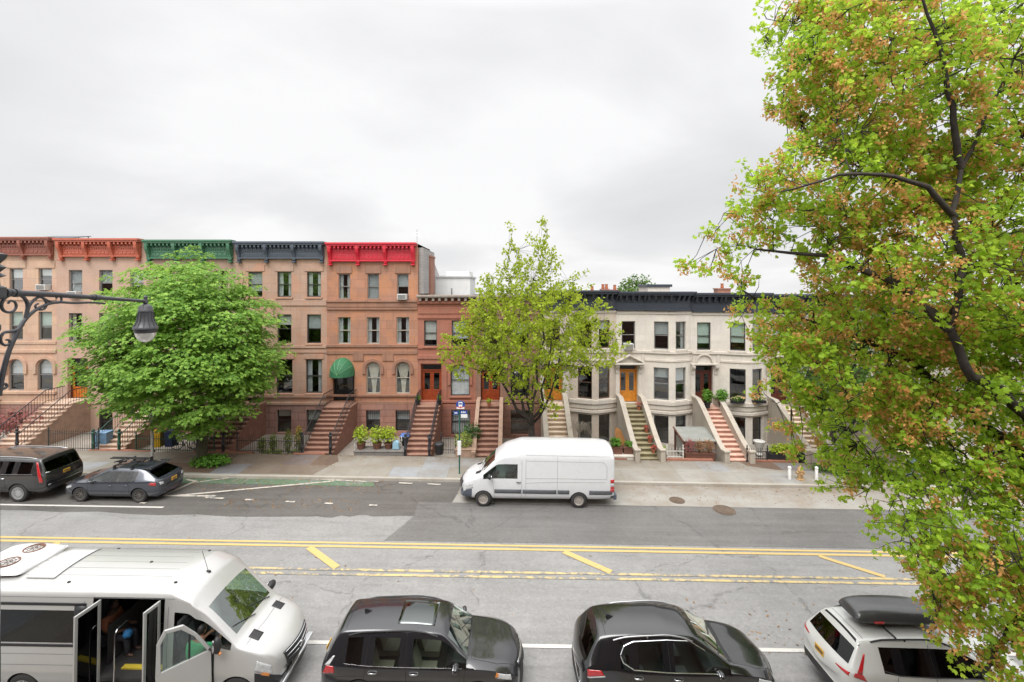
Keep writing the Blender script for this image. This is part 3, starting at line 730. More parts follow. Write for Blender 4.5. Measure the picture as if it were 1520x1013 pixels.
h5,h5x,h5w,h5L = townhouse('brownstone_house','red brownstone row house with bright red cornice and two arched parlour windows',485,620, dict(
    wins=std((511,554,598),[(407,444,17,0,(0,1,2)),(471,511,19,0,(0,1,2)),(538,585,21,.47,(1,2)),(609,640,21,0,(1,2))],
        [W('curtain',F_GRY,blindmat=PALEC,sill=TRIM5),W('lace',F_GRY,blindmat=GREYSH,sill=TRIM5),W('blind',F_GRY,.5,blindmat=GREYSH,sill=TRIM5),W('curtain',F_BEI,blindmat=PALEC),W('curtain',F_BEI,blindmat=PALEC),W('curtain',F_BEI,blindmat=PALEC),W('tie',F_BEI),W('tie',F_BEI),W('blind',F_DRK,.5,grille=True,blindmat=PALEC),W('blind',F_DRK,.45,grille=True,blindmat=PALEC)]),
    doors=[dict(px=510,w=32,yt=539,yb=596,mat=BLKDOOR,n=2,rise=.55,frame=BLKDOOR)], ytop=361, ybase=652, depth=4.6, wall=BS5, trim=TRIM5, rus=598, rusmat=stone('rusticated_red_stone', hexc('a06a54'), 1.6,.42,.02,.12,.6,.28,bump=.5),
    bands=[(.12,446,449),(.06,450,456),(.10,457,460),(.09,512,515.5),(.06,521,526),(.13,585.5,588.5),(.08,596,600)],
    blocks=[(c,23,395,406,.06) for c in (511,554,598)]+[(c,16,526,536,.06) for c in (532,576)],
    hoods=[(554,537,22,.48,.2,.35),(598,537,22,.48,.2,.35)], cor=(392,C_RED,4)))
# green domed door awning
AWN = M('green_awning_canvas', hexc('2f6644'), .7,.25,5,.1)
m_ = MB(); vs = []; fs = []; n_,k_ = 14,7; rx,rz_,ry = .80,1.0,1.05
for i in range(k_+1):
    for j in range(n_+1):
        an = pi-pi*j/n_; el = (pi/2)*i/k_
        vs.append((rx*cos(an)*cos(el)+0, -.02-ry*sin(el)*1.0*(.25+.75*1), rz_*sin(an)*cos(el)))
for i in range(k_):
    for j in range(n_): q=i*(n_+1)+j; fs.append((q,q+n_+1,q+n_+2,q+1))
m_.add(vs,fs)
for sg in (-1,1): m_.tube([(sg*rx,-.02,0),(sg*rx*.85,-.55,.0),(0,-1.07,0)],.014,6)
aw = m_.build('awning', AWN, h5, (h5L(509),0,fz(553)), smooth=60)
vl = MB(); vs=[];fs=[]
for j in range(25):
    an = pi*j/24; vs += [(rx*cos(an),-.02-1.05*sin(an),0.0),(rx*cos(an)*1.02,-.02-1.07*sin(an),-.17-.03*(j%2))]
for j in range(24): fs.append((2*j,2*j+1,2*j+3,2*j+2))
vl.add(vs,fs); vl.build('valance', AWN, aw)
rb = MB()
for j in range(1,6):
    an = pi*j/6; rb.tube([(rx*cos(an)*cos(e)*1.005, -.02-ry*sin(e)*1.005, rz_*sin(an)*cos(e)*1.005) for e in [pi/2*q/8 for q in range(9)]],.008,5)
rb.build('awning_rib', M('faded_green_piping', hexc('7fae7c'), .7), aw)

GP = 26.1
def yl(Y): return Y-FAC_Y
stoop(h1, fx(-18)-(fx(-50)+fx(84))/2, 1.75, .40,fz(593),yl(26.3),-1.0,11,STEP_T,'rail',BLACK,None,.2,STEP_TT)
stoop(h2, fx(115)-(fx(84)+fx(217))/2, 1.75, .40,fz(592),yl(26.3),-1.3,11,STEP_T,'rail',BLACK,None,.2,STEP_TT,.35)
GRNIRON = M('green_painted_iron', hexc('1f4a3a'), .45,.1,bump=0)
stoop(h3, fx(246)-(fx(217)+fx(350))/2, 1.6, .36,fz(594),yl(26.3),-1.0,11,STEP_T,'rail',GRNIRON,None,.2,STEP_TT)
stoop(h4, fx(378)-(fx(350)+fx(485))/2, 1.6, .28,fz(596),yl(26.3),-1.0,11,STEP_B,'rail',BLACK,None,.2,STEP_R)
stoop(h5, h5L(511.5), 1.75, .17,fz(597),yl(26.35),-1.35,11,STEP_B,'rail',BLACK,None,.2,STEP_R)

# --- the two narrow three-storey brownstones
m1_,m1x,m1w,m1L = townhouse('brownstone_house','narrow three storey rust brownstone house with red double door next to the red cornice house',620,706, dict(
    wins=[(639,19,476,514,0,W('blind',F_DRK,.75,sill=BS6)),(683,25,476,514,0,W('blind',F_DRK,.7,sill=BS6,blindmat=PALEC)),(683,28,542,588,.5,W('lace',F_DRK,blindmat=LACE,grille=False,sill=BS6)),(684,28,608,645,0,W('lace',F_DRK,blindmat=LACE,grille=True))],
    doors=[dict(px=640,w=31,yt=541,yb=596,mat=OAKR,n=2,tr=.42)], ytop=438, ybase=655, wall=BS6, trim=BS6, rus=0 or 604, rusmat=stone('rust_basement_stone', hexc('9c5c45'), 1.4,.42,.016,.1,.65,.25,bump=.4),
    bands=[(.18,447,451),(.05,456,466),(.07,470,473),(.07,514,518),(.10,594,598),(.07,600,604)], hoods=[(683,541,28,.5,.18,.9)], blocks=[(640,40,527,533,.12),(640,34,533,540,.06),(661,5,540,596,.05)]))
m2_,m2x,m2w,m2L = townhouse('brownstone_house','narrow three storey brown house half hidden behind the thin yellow green tree',706,803, dict(
    wins=[(728,19,477,515,0,W('blind',F_DRK,.6,sill=BS7)),(772,25,477,515,0,W('blind',F_DRK,.5,sill=BS7)),(772,28,542,589,.5,W('bare',F_DRK,grille=True,sill=BS7)),(772,28,609,645,0,W('bare',F_BRN,grille=True,iron=F_BRN))],
    doors=[dict(px=728,w=29,yt=542,yb=596,mat=OAKR,n=2,tr=.42,frame=OAKD)], ytop=439, ybase=655, wall=BS7, trim=BS7, rus=604, rusmat=stone('brown_basement_stone', hexc('8d5d49'), 1.4,.42,.016,.1,.65,.25,bump=.4),
    bands=[(.18,448,452),(.05,457,467),(.07,471,474),(.07,515,519),(.10,594,598),(.07,600,604)], hoods=[(772,541,28,.5,.18,.9)], blocks=[(728,40,528,534,.12),(750,5,541,596,.05)]))
for hh,hw_ in ((m1_,m1w),(m2_,m2w)):
    c = MB(); zt = fz(438)
    c.box(-hw_+.003,hw_-.003,-.5,.1,zt-.12,zt); c.box(-hw_+.004,hw_-.004,-.42,.05,zt-.2,zt-.124)
    n_ = int(hw_*2/.42)
    for i in range(n_):
        xx = -hw_+(2*hw_)*(i+.5)/n_; c.box(xx-.08,xx+.08,-.36,.0,zt-.40,zt-.203)
    c.build('cornice', C_GRY, hh, bevel=.012)
DKIRON = M('ornate_black_iron', (.02,.02,.025), .4,.1,bump=0)
stoop(m1_, m1L(640), 1.5, .08,fz(597),yl(26.3),-1.2,11,STEP_B,'rail',DKIRON,None,.2,STEP_R,.5)
stoop(m2_, m2L(728), 1.35, .03,fz(597),yl(26.3),-1.0,11,STEP_B,'low',None,STEP_T,.2,STEP_R,.1)

# --- white limestone bow-fronted houses
def bowhouse(label, px0, wall, doormat, stepm, stept, cfg):
    px1 = px0+112; h, xc, hw = house_root('limestone_house', label, px0, px1)
    dz = -SLOPE*(xc-9.6)
    Z = lambda py: fz(py)+dz
    pts = [(-hw,0),(-.62,0),(-.22,-.17),(.80,-.58),(1.20,-.58),(2.22,-.17),(hw-.06,0),(hw,0)]
    us = cum(pts); ops = []; wins = []
    def addw(u, w_, y0, y1, st): ops.append((u-w_/2,u+w_/2,Z(y1),Z(y0),0)); wins.append((u,Z(y1),w_,Z(y0)-Z(y1),st))
    ud = hw-1.73; uA = (us[2]+us[3])/2+.06; uB = (us[4]+us[5])/2-.06
    ws = cfg['ws']
    addw(ud,.92,477,518,ws[0]); addw(uA,.92,477,518,ws[1]); addw(uB,.86,477,518,ws[2])
    addw(uA,.96,544.5,592,ws[3]); addw(uB,.88,544.5,592,ws[4]); addw(uA,.92,615,655,ws[5]); addw(uB,.86,615,655,ws[6])
    dw = 1.26; ops.append((ud-dw/2,ud+dw/2,Z(598),Z(541),0))
    door(h, -1.73,.14,Z(598),dw,Z(541)-Z(598),doormat,0,2,True,.40,None,cfg.get('dg'))
    shell(h, pts, Z(662)-.5, Z(461), ops, wall, ROOFM)
    for u,z0,w_,hh,st in wins:
        p,d = on(pts,us,u); window(h,p.x,p.y,z0,math.atan2(d.y,d.x),w_,hh,0,**st)
    t_ = MB(); inner = [(-hw+.003,0)]+pts[1:-1]+[(hw-.003,0)]
    bow = pts[1:-1]
    for pj,y0,y1,pp in ((.07,462.5,466,inner),(.10,520.5,524,inner),(.05,533,536,bow),(.13,593.5,599,bow),(.06,599.5,606,bow),(.12,608,612,bow)): band(t_,pp,pj,Z(y1),Z(y0))
    for xx in (-.78,-hw+.12):                                  # pilaster strips by the door
        t_.box(xx-.09,xx+.09,-.06,.01,Z(596),Z(526))
    t_.build('mouldings', LIMET, h, bevel=.012)
    # door hood
    g = MB(); z = Z(541)
    for sg in (-1,1):
        xb = -1.73+sg*.78
        g.prism([(0,z-.62),(-.1,z-.6),(-.14,z-.35),(-.34,z-.12),(-.36,z+.02),(0,z+.02)],'x',xb-.1,xb+.1)
        g.box(xb-.1,xb+.1,-.05,.01,Z(597),z-.63)
    g.box(-1.73-.98,-1.73+.98,-.44,.02,z+.022,z+.14) if cfg['hood'] == 'ped' else g.box(-1.73-.9,-1.73+.9,-.2,.02,z+.05,z+.16)
    if cfg['hood'] == 'ped':
        g.box(-1.73-.7,-1.73+.7,-.09,.02,z-.05,z+.02)
        g.prism([(-1.73-.98,z+.142),(-1.73+.98,z+.142),(-1.73,z+.62)],'y',-.16,.02)
        g.prism([(-1.73-1.02,z+.142),(-1.73-.9,z+.142),(-1.73,z+.60),(-1.73+.9,z+.142),(-1.73+1.02,z+.142),(-1.73,z+.70)],'y',-.40,-.161)
        for i in range(12): g.box(-1.73-.62+i*.105,-1.73-.62+i*.105+.06,-.30,-.09,z-.04,z+.02)
    else: arch_ring(g,-1.73,z+.2,.5,.5,.12,-.12,.02)
    g.build('door_hood', LIMET, h, bevel=.012)
    # cornice following the bow
    c = MB(); z0,z1 = Z(461),Z(433)
    cp = pts
    band(c,cp,.62,z1-.13,z1,.3); band(c,cp,.52,z1-.26,z1-.134,.3); band(c,cp,.12,z0+.12,z1-.262,.3); band(c,cp,.2,z0,z0+.118,.3); band(c,cp,.16,z0+.55,z0+.6,.1)
    U = us[-1]; n_ = 13
    for i in range(n_):
        p,d = on(pts,us,U*(i+.5)/n_); q = Vector((d.y,-d.x))
        a_ = p-d*.07; b_ = p+d*.07
        v = []
        for zz,e0,e1 in ((z1-.262,.48,.1),(z1-.62,.26,.1)):
            v += [(a_+q*e1).to_tuple()+(zz,),(a_+q*e0).to_tuple()+(zz,),(b_+q*e0).to_tuple()+(zz,),(b_+q*e1).to_tuple()+(zz,)]
        c.add(v,[(0,1,2,3),(4,7,6,5),(1,5,6,2),(0,4,5,1),(2,6,7,3)])
    c.build('cornice', C_BLK, h, bevel=.01)
    r = MB(); r.prism([(p[0],p[1]-.1) for p in pts]+[(hw,11),(-hw,11)],'z',z0+.3,z1-.30); r.build('roof', ROOFM, h)
    gz = G(xc-1.73)
    stoop(h,-1.73,1.22,gz-.02,Z(599)+.0,yl(26.3),-.9,12,stepm,'stone',None,CHEEK,.2,stept,.34)
    return h, xc, Z
SB = dict(sill=LIMET)
WB = lambda st='bare',fr=F_GRY,b=.4,**k: W(st,fr,b,sill=LIMET,**k)
w1,w1x,w1Z = bowhouse('beige bow fronted house with plain tan stoop behind the thin tree and white van',803,LIMEB,OAKY,STEP_L,STEP_LT,
    dict(ws=[WB('bare',F_BRN),WB('bare',F_BRN),WB('blind',F_BRN,.3),WB('bare',F_BRN),WB('bare',F_BRN),W('bare',F_DRK),W('bare',F_DRK)],hood='ped'))
w2,w2x,w2Z = bowhouse('white limestone house with honey double door under a pediment and mossy green stoop',915,LIME,OAKY,STEP_G,STEP_GT,
    dict(ws=[WB('bare',F_GRY),WB('blind',F_GRY,.0+.45,blindmat=GREYSH),WB('curtain',F_GRY,blindmat=GREYSH),WB('blind',F_GRY,.3,blindmat=GREYSH),WB('blind',F_GRY,.4,blindmat=PALEC),W('bare',F_DRK,grille=True),W('blind',F_DRK,.35,grille=True,blindmat=GREYSH)],hood='ped',dg=HOUSEGLASS))
w3,w3x,w3Z = bowhouse('white limestone bow house with dark mahogany door and pink stone stoop near the maple',1027,LIME,OAKD,STEP_P,STEP_PT,
    dict(ws=[WB('blind',F_DRK,.75,blindmat=GREENSH),WB('blind',F_DRK,.7,blindmat=GREENSH),WB('blind',F_DRK,.5),WB('bare',F_DRK),WB('bare',F_DRK),W('bare',F_DRK),W('bare',F_DRK)],hood='arch'))
w4,w4x,w4Z = bowhouse('pale stone bow house mostly hidden behind the lower branches of the big near tree',1139,LIMEB,OAKD,STEP_L,STEP_LT,
    dict(ws=[WB('blind',F_DRK,.5),WB('bare',F_DRK),WB('blind',F_DRK,.5),WB('bare',F_DRK),WB('bare',F_DRK),W('bare',F_DRK),W('bare',F_DRK)],hood='arch'))
w5,w5x,w5Z = bowhouse('pale stone bow house at the far right behind the big near tree',1251,LIME,OAK,STEP_L,STEP_LT,
    dict(ws=[WB('blind',F_DRK,.5),WB('bare',F_DRK),WB('blind',F_DRK,.5),WB('bare',F_DRK),WB('bare',F_DRK),W('bare',F_DRK),W('bare',F_DRK)],hood='ped'))
# areaway paving
slab('areaway_paving', -60, 60, FENCE_Y, FAC_Y+.3, -.6, -.22, gmat('areaway_concrete', concrete((.30,.27,.23),(.17,.13,.1),None,.6)))
sb = MB()
def strip_kerb(x0,x1,mat,z=.27,y0=FENCE_Y,y1=FENCE_Y+.22):
    return slab('areaway_kerb', x0,x1,y0,y1,-.4,z,mat,bevel=.02)
BRK = M('brownstone_kerb', hexc('8f5f4d'), .8,.2)
for x0,x1 in ((-33,-26.6),(-24.3,-20.6),(-18.3,-14.9),(-12.6,-10.75)): strip_kerb(x0,x1,BRK,.2)
strip_kerb(-1.15,-.05,BRK); strip_kerb(7.9,10.9+.1,BRK,.3) if False else None
for x0,x1 in ((4.0,6.6),(8.85,11.55),(13.55,16.4),(18,21)): strip_kerb(x0,x1,BRK,.24)

# AC units: they sit in the windows
def ac(px, py, label, Y=FAC_Y, dz=0, w_=.62):
    p = at(px,py,Y); m_ = MB(); m_.box(-w_/2,w_/2,-.36,.12,0,.38)
    o = m_.build('air_conditioner', AIRW, None, (p.x, Y-.0, p.z+dz), bevel=.02)
    gr = MB()
    for i in range(9): gr.box(-w_/2+.05,w_/2-.05,-.372,-.355,.05+i*.033,.068+i*.033)
    gr.build('grille', F_GRY, o)
    br_ = MB()
    for sg in (-1,1): br_.tube([(sg*w_*.35,-.33,0),(sg*w_*.3,.0,-.3)],.012,5)
    br_.build('bracket', F_GRY, o)
    return tag(o,label,'air conditioner','window air conditioners')
AIRW = M('air_conditioner_casing', (.55,.55,.53), .5,.06)
ac(67.5,431,'white air conditioner in the upper window of the far left sandstone house')
ac(113,441,'white air conditioner in the top left window of the tan stucco house')
ac(598,445,'white air conditioner in the top window of the red cornice house')
ac(932,518,'white air conditioner in the window above the honey coloured door')

# rooftop things
m_ = MB(); m_.box(0,.9,.0,1.4,0,2.6); m_.box(-.06,.96,-.06,1.46,2.6,2.75); 
for i in range(2): m_.lathe([(.16,2.75),(.13,3.1),(.15,3.15)],(.25+.4*i,.6,0),10)
def roofthing(mb_or, name, mat, label, cat, px, py, Y, **k):
    p = at(px,py,Y); o = mb_or.build(name, mat, None, (p.x,Y,p.z), **k); return tag(o,label,cat)
GB = stone('grey_party_wall', hexc('a09a96'), .5,.2,.01,.12,.8,.5); BRICK = stone('red_brick', hexc('a86a50'), .22,.075,.01,.15,.8,.3)
m_ = MB(); m_.box(0,.9,0,1.6,-3,.0); m_.box(-.05,.95,-.05,1.65,0,.12); roofthing(m_,'chimney',BRICK,'brown brick chimney on the party wall right of the red cornice','chimney',621.5,382,33.2)
m_ = MB(); m_.prism([(0,-3.2),(10,-3.2),(10,-2.2),(7.2,-1.9),(4.6,-.9),(4.4,-.05),(0,-.05)],'x',0,.3); o = m_.build('party_wall',GB,None,(fx(620)+.012,FAC_Y+.35,fz(366))); tag(o,'grey stepped party wall rising above the low roofs beside the red cornice house','wall')
pent = thing('penthouse','white rooftop penthouse set back between the red cornice house and the thin tree','building',(at(634,440,36).x,36,8.2))
WST = M('white_stucco', (.62,.62,.60), .8,.05); m_ = MB(); m_.box(0,3.4,0,5,0,2.55); m_.box(1.3,3.2,1.5,5,2.55,3.1); m_.build('wall',WST,pent)
m_ = MB(); m_.box(-.08,3.5,-.1,5.1,2.55,2.68); m_.build('roof',M('white_roof_edge',(.5,.5,.5),.6,.05),pent); m_ = MB(); m_.box(1.9,2.0,-.02,.02,.9,1.7); m_.build('window',F_GRY,pent)
m_ = MB(); m_.tube([(0,0,-1.0),(0,0,1.0)],.02,6); m_.tube([(-.35,0,.55),(.3,0,.55)],.012,5); m_.tube([(-.2,0,.75),(.2,0,.75)],.012,5); roofthing(m_,'antenna',STEEL,'thin rooftop antenna above the right end of the red cornice','antenna',619,362,31.6)
for i,px in enumerate((60,80,100)):
    sp = thing('solar_panel',['left','middle','right'][i]+'most tilted solar panel on the roof at the far left','solar panel',(at(px,353,36).x,36,at(px,354,36).z),group='rooftop solar panels')
    m_ = MB(); m_.prism([(0,.0),(1.6,.32),(1.6,.37),(0,.05)],'x',-.62,.42); m_.build('panel',M('solar_cells_%d'%i,(.02,.025,.04),.2,.1),sp)
    m_ = MB(); m_.box(-.5,-.44,1.4,1.46,-1.2,.3); m_.box(.3,.36,1.4,1.46,-1.2,.3); m_.box(-.5,-.44,.05,.1,-1.2,.04); m_.box(.3,.36,.05,.1,-1.2,.04); m_.build('stand',STEEL,sp)
def stack(px,py,w_,label,pots=2):
    c = thing('chimney',label,'chimney',(at(px,py,35).x,35,at(px,py,35).z),group='rooftop chimneys')
    m_ = MB(); m_.box(-w_/2,w_/2,0,.7,-2.2,0); m_.box(-w_/2-.05,w_/2+.05,-.05,.75,0,.1); m_.build('stack',BRICK,c)
    m_ = MB()
    for i in range(pots): m_.lathe([(.11,.1),(.13,.15),(.10,.4),(.13,.42),(.12,.47)],(-w_/4+i*w_/2 if pots > 1 else 0,.35,0),10)
    m_.build('chimney_pot',TERRA,c,smooth=40)
stack(899,431,.55,'left red brick chimney with pots on the white house roof'); stack(914,432,.42,'smaller chimney just right of the left roof chimney',1); stack(880,434,.25,'tiny dark flue at the left end of the white house roof',1)
c = thing('bulkhead','grey rooftop stair bulkhead with dark flat roof on the white house','bulkhead',(at(978,433,35).x,35,at(978,433,35).z-1)); m_ = MB(); m_.box(-.85,.85,0,2.5,-1,1.35); m_.build('wall',LIME,c); m_ = MB(); m_.box(-.95,1.0,-.1,2.6,1.35,1.55); m_.build('roof',C_BLK,c)
stack(1075,430,1.0,'wide red brick chimney half behind the near tree leaves',1)
# ------------------------------------------------------------------ vehicles
def lerp(a_,b_,f): return a_+(b_-a_)*f
def table(tab):
    def fn(x):
        if x <= tab[0][0]: return tab[0][1]
        for (x0,v0),(x1,v1) in zip(tab,tab[1:]):
            if x <= x1: return lerp(v0,v1,(x-x0)/(x1-x0)) if x1 > x0 else v1
        return tab[-1][1]
    return fn
def eval_mesh(o):
    dg = bpy.context.evaluated_depsgraph_get(); dg.update()
    return bpy.data.meshes.new_from_object(o.evaluated_get(dg))
def shell_loft(parent, stations, slots, matfn, wheels, wr, halfw, sub=2, creases=()):
    """stations: [(x, [(y,z)...bottom centre to top centre, optional dx])]; returns BVH of the finished skin and parts"""
    J = len(stations[0][1]); N = 2*J-2; vs = []; fs = []; mi = []
    for x,rows in stations:
        ring = [(x+(r[2] if len(r) > 2 else 0), r[0], r[1]) for r in rows]
        vs += ring+[(p[0],-p[1],p[2]) for p in ring[-2:0:-1]]
    S = len(stations)
    for i in range(S-1):
        for k_ in range(N):
            j,side = (k_,1) if k_ < J-1 else (N-1-k_,-1)
            fs.append((i*N+k_, i*N+(k_+1)%N, (i+1)*N+(k_+1)%N, (i+1)*N+k_)); mi.append(matfn(i,j,side))
    for st,flip in ((0,True),(S-1,False)):
        L_ = [st*N+j for j in range(J)]; R_ = [st*N+(N-j)%N for j in range(J)]
        for j in range(J-1):
            q = [L_[j],L_[j+1],R_[j+1],R_[j]]
            q = [v for n_,v in enumerate(q) if v not in q[:n_]]
            fs.append(tuple(q[::-1]) if flip else tuple(q)); mi.append(matfn(-1 if st == 0 else S,j,0))
    me = bpy.data.meshes.new('skin'); me.from_pydata(vs,[],fs)
    for nm,m_ in slots: me.materials.append(m_)
    me.polygons.foreach_set('material_index',mi)
    bm = bmesh.new(); bm.from_mesh(me); bmesh.ops.recalc_face_normals(bm, faces=bm.faces)
    cl = bm.edges.layers.float.get('crease_edge') or bm.edges.layers.float.new('crease_edge')
    for e in bm.edges:
        a_,b_ = e.verts[0].index, e.verts[1].index
        for kind,idx,val in creases:
            if kind == 'row' and a_//N != b_//N:
                k_ = a_%N; j = k_ if k_ < J else N-k_
                if j == idx: e[cl] = val
            if kind == 'st' and a_//N == b_//N == (idx if idx >= 0 else S+idx): e[cl] = val
    bm.to_mesh(me); bm.free()
    o = bpy.data.objects.new('skin_tmp',me); COL.objects.link(o)
    sd = o.modifiers.new('s','SUBSURF'); sd.levels = sub; sd.render_levels = sub
    tmp = [o]; aid = len(slots)
    if wheels:
        cb = MB()
        for wx,sg in wheels:
            cb.lathe([(wr+.055,0),(wr+.055,.5)] , (wx, (halfw-.30) if sg > 0 else -(halfw-.30)-.5, wr-.01), 28, 'y')
        co_ = cb.build('cut_tmp', [m_ for _,m_ in slots]+[PLASTIC]); co_.data.polygons.foreach_set('material_index',[aid]*len(co_.data.polygons))
        bm = bmesh.new(); bm.from_mesh(co_.data); bmesh.ops.recalc_face_normals(bm, faces=bm.faces); bm.to_mesh(co_.data); bm.free()
        o.data.materials.append(PLASTIC)
        bo = o.modifiers.new('b','BOOLEAN'); bo.operation = 'DIFFERENCE'; bo.solver = 'EXACT'; bo.object = co_
        tmp.append(co_)
    res = eval_mesh(o)
    for q in tmp:
        d = q.data; bpy.data.objects.remove(q); bpy.data.meshes.remove(d)
    bvh = BVHTree.FromPolygons([v.co for v in res.vertices],[tuple(p.vertices) for p in res.polygons])
    allslots = list(slots)+[('wheel_arch',PLASTIC)]
    groups = {}
    for p in res.polygons: groups.setdefault(p.material_index,[]).append(tuple(p.vertices))
    parts = {}
    for mi_,faces in groups.items():
        nm,m_ = allslots[mi_]
        if m_ is None: continue
        used = {}; v2 = []; f2 = []
        for f_ in faces:
            g_ = []
            for v in f_:
                if v not in used: used[v] = len(v2); v2.append(tuple(res.vertices[v].co))
                g_.append(used[v])
            f2.append(g_)
        mb = MB(); mb.v = v2; mb.f = f2; mb.m = [0]*len(f2)
        parts.setdefault(nm,[]).append(mb.build(nm, m_, parent, smooth=38))
    bpy.data.meshes.remove(res)
    return bvh, parts
def project(bvh, p, d, off):
    d = Vector(d).normalized(); h = bvh.ray_cast(Vector(p)-d*3, d, 8)
    if h[0] is None: return None
    n = h[1] if h[1].dot(d) < 0 else -h[1]
    return h[0]+n*off
def patch(bvh, quad, d, name, mat, parent, off=.006, nu=8, nv=5, sub=None):
    A,B,C_,D = [Vector(q) for q in quad]; vs = []; ok = True
    for j in range(nv+1):
        for i in range(nu+1):
            u,v = i/nu, j/nv
            p = (A*(1-u)+B*u)*(1-v)+(D*(1-u)+C_*u)*v
            q = project(bvh,p,d,off)
            vs.append(q if q is not None else p)
    fs = [(j*(nu+1)+i,j*(nu+1)+i+1,(j+1)*(nu+1)+i+1,(j+1)*(nu+1)+i) for j in range(nv) for i in range(nu)]
    m_ = MB(); m_.add(vs,fs); o = m_.build(name, mat, parent, smooth=60)
    s_ = o.modifiers.new('thick','SOLIDIFY'); s_.thickness = .006; s_.offset = 0
    return o
def seam(mb, bvh, pts, d, r=.006, n=10, off=.0):
    out = []
    for a_,b_ in zip(pts,pts[1:]):
        for i in range(n):
            q = project(bvh, Vector(a_).lerp(Vector(b_),i/n), d, off)
            if q is not None: out.append(q)
    q = project(bvh,pts[-1],d,off)
    if q is not None: out.append(q)
    if len(out) > 1: mb.tube(out,r,5)
SEAM = M('panel_gap', (.01,.01,.01), .8, 0, bump=0)
TAIL = M('red_tail_lens', (.42,.012,.015), .15, .1, 12, bump=0, **{'Coat Weight':1.0})
LENS = M('clear_lamp_lens', (.45,.46,.46), .12, .25, 14, bump=0, **{'Coat Weight':1.0})
AMBER = M('amber_lens', (.6,.2,.03), .2, .1, bump=0, **{'Coat Weight':1.0})
PLATE = M('yellow_licence_plate', (.65,.36,.03), .5, .05, bump=0); PLTXT = M('plate_characters', (.02,.02,.06), .6, 0, bump=0)
def wheel(parent, x, y, r, w_, sg, rimmat, spokes=10, twin=False, rimr=.66, hubcap=None):
    """sg = +1 on the left flank, -1 on the right"""
    e = bpy.data.objects.new('wheel',None); COL.objects.link(e); e.parent = parent; e.location = (x,y,r); e.empty_display_size = .1
    t_ = MB(); h_ = w_/2
    t_.lathe([(r*rimr,-h_*.9),(r*.86,-h_),(r*.97,-h_*.8),(r,-h_*.45),(r,h_*.45),(r*.97,h_*.8),(r*.86,h_),(r*rimr,h_*.9)],(0,0,0),32,'y',False)
    t_.build('tyre',RUBBER,e,smooth=40)
    q = MB(); o_ = sg*h_
    q.lathe([(r*rimr+.005,o_*.92),(r*rimr-.025,o_*.8),(r*rimr-.04,o_*.3)],(0,0,0),32,'y',False)
    q.lathe([(.001,o_*.66),(.05,o_*.7),(.065,o_*.55),(.065,o_*.2)],(0,0,0),14,'y',False)
    for i in range(spokes):
        an = 2*pi*i/spokes; dx,dz = cos(an),sin(an); px_,pz_ = -dz,dx
        a0,a1 = .02,.028; r0,r1 = .05, r*rimr-.02
        vs = []
        for rr_,aw,yy in ((r0,a0,.62),(r1,a1,.78)):
            for s_ in (-1,1):
                vs += [(dx*rr_+px_*aw*s_, o_*yy, dz*rr_+pz_*aw*s_),(dx*rr_+px_*aw*s_, o_*(yy-.35), dz*rr_+pz_*aw*s_)]
        q.add(vs,[(0,2,6,4),(1,5,7,3),(0,4,5,1),(2,3,7,6)])
    q.build('rim',rimmat,e,smooth=35)
    b = MB(); b.lathe([(.001,o_*.12),(r*rimr-.03,o_*.12),(r*rimr-.03,o_*.05)],(0,0,0),24,'y',False); b.build('brake_disc',RIMD,e)
    return e
RIMD = M('dark_brake', (.03,.03,.03), .6, .1, bump=0); RIMS = M('silver_rim', (.55,.55,.56), .3, .05, bump=0, Metallic=.8); RIMK = M('bronze_grey_rim', (.12,.11,.10), .4, .1, bump=0, Metallic=.5)
RIMV = M('steel_wheel_grey', (.30,.27,.24), .6, .2, 8, bump=0)
def seats(parent, xs, z, ys=(-.38,.38), mat=None, hr=True):
    for x in xs:
        for y in ys:
            m_ = MB(); m_.box(x-.25,x+.27,y-.24,y+.24,z,z+.16)
            m_.prism([(x-.22,z+.12),(x-.36,z+.66),(x-.26,z+.69),(x-.10,z+.14)],'y',y-.23,y+.23)
            if hr: m_.box(x-.40,x-.30,y-.12,y+.12,z+.72,z+.90); m_.tube([(x-.33,y-.06,z+.64),(x-.35,y-.06,z+.75)],.01,5); m_.tube([(x-.33,y+.06,z+.64),(x-.35,y+.06,z+.75)],.01,5)
            m_.build('seat', mat or SEATM, parent, bevel=.04)
def mirror(parent, x, y, z, sg, mat, s=1.0, back=None):
    m_ = MB(); m_.ell((0,sg*.14*s,.03),(.07*s,.13*s,.085*s),12,8); m_.tube([(0.02,-sg*.03,-.03),(0.0,sg*.08*s,.0)],[.035,.03],6)
    o = m_.build('side_mirror',mat,parent,(x,y,z),smooth=60)
    q = MB(); q.ell((-.055*s,sg*.14*s,.03),(.02*s,.105*s,.065*s),10,6); q.build('mirror_glass',CHROME,o,smooth=60); return o
def handle(parent, bvh, x, z, sg, mat, hw_):
    p = project(bvh,(x,0,z),(0,-sg,0),.012)
    if p is None: return
    m_ = MB(); m_.tube([p+Vector((-.1,-sg*.006,0)),p+Vector((-.07,sg*.028,0)),p+Vector((.07,sg*.028,0)),p+Vector((.1,-sg*.006,0))],[.012,.017,.017,.012],6); m_.build('door_handle',mat,parent,smooth=60)
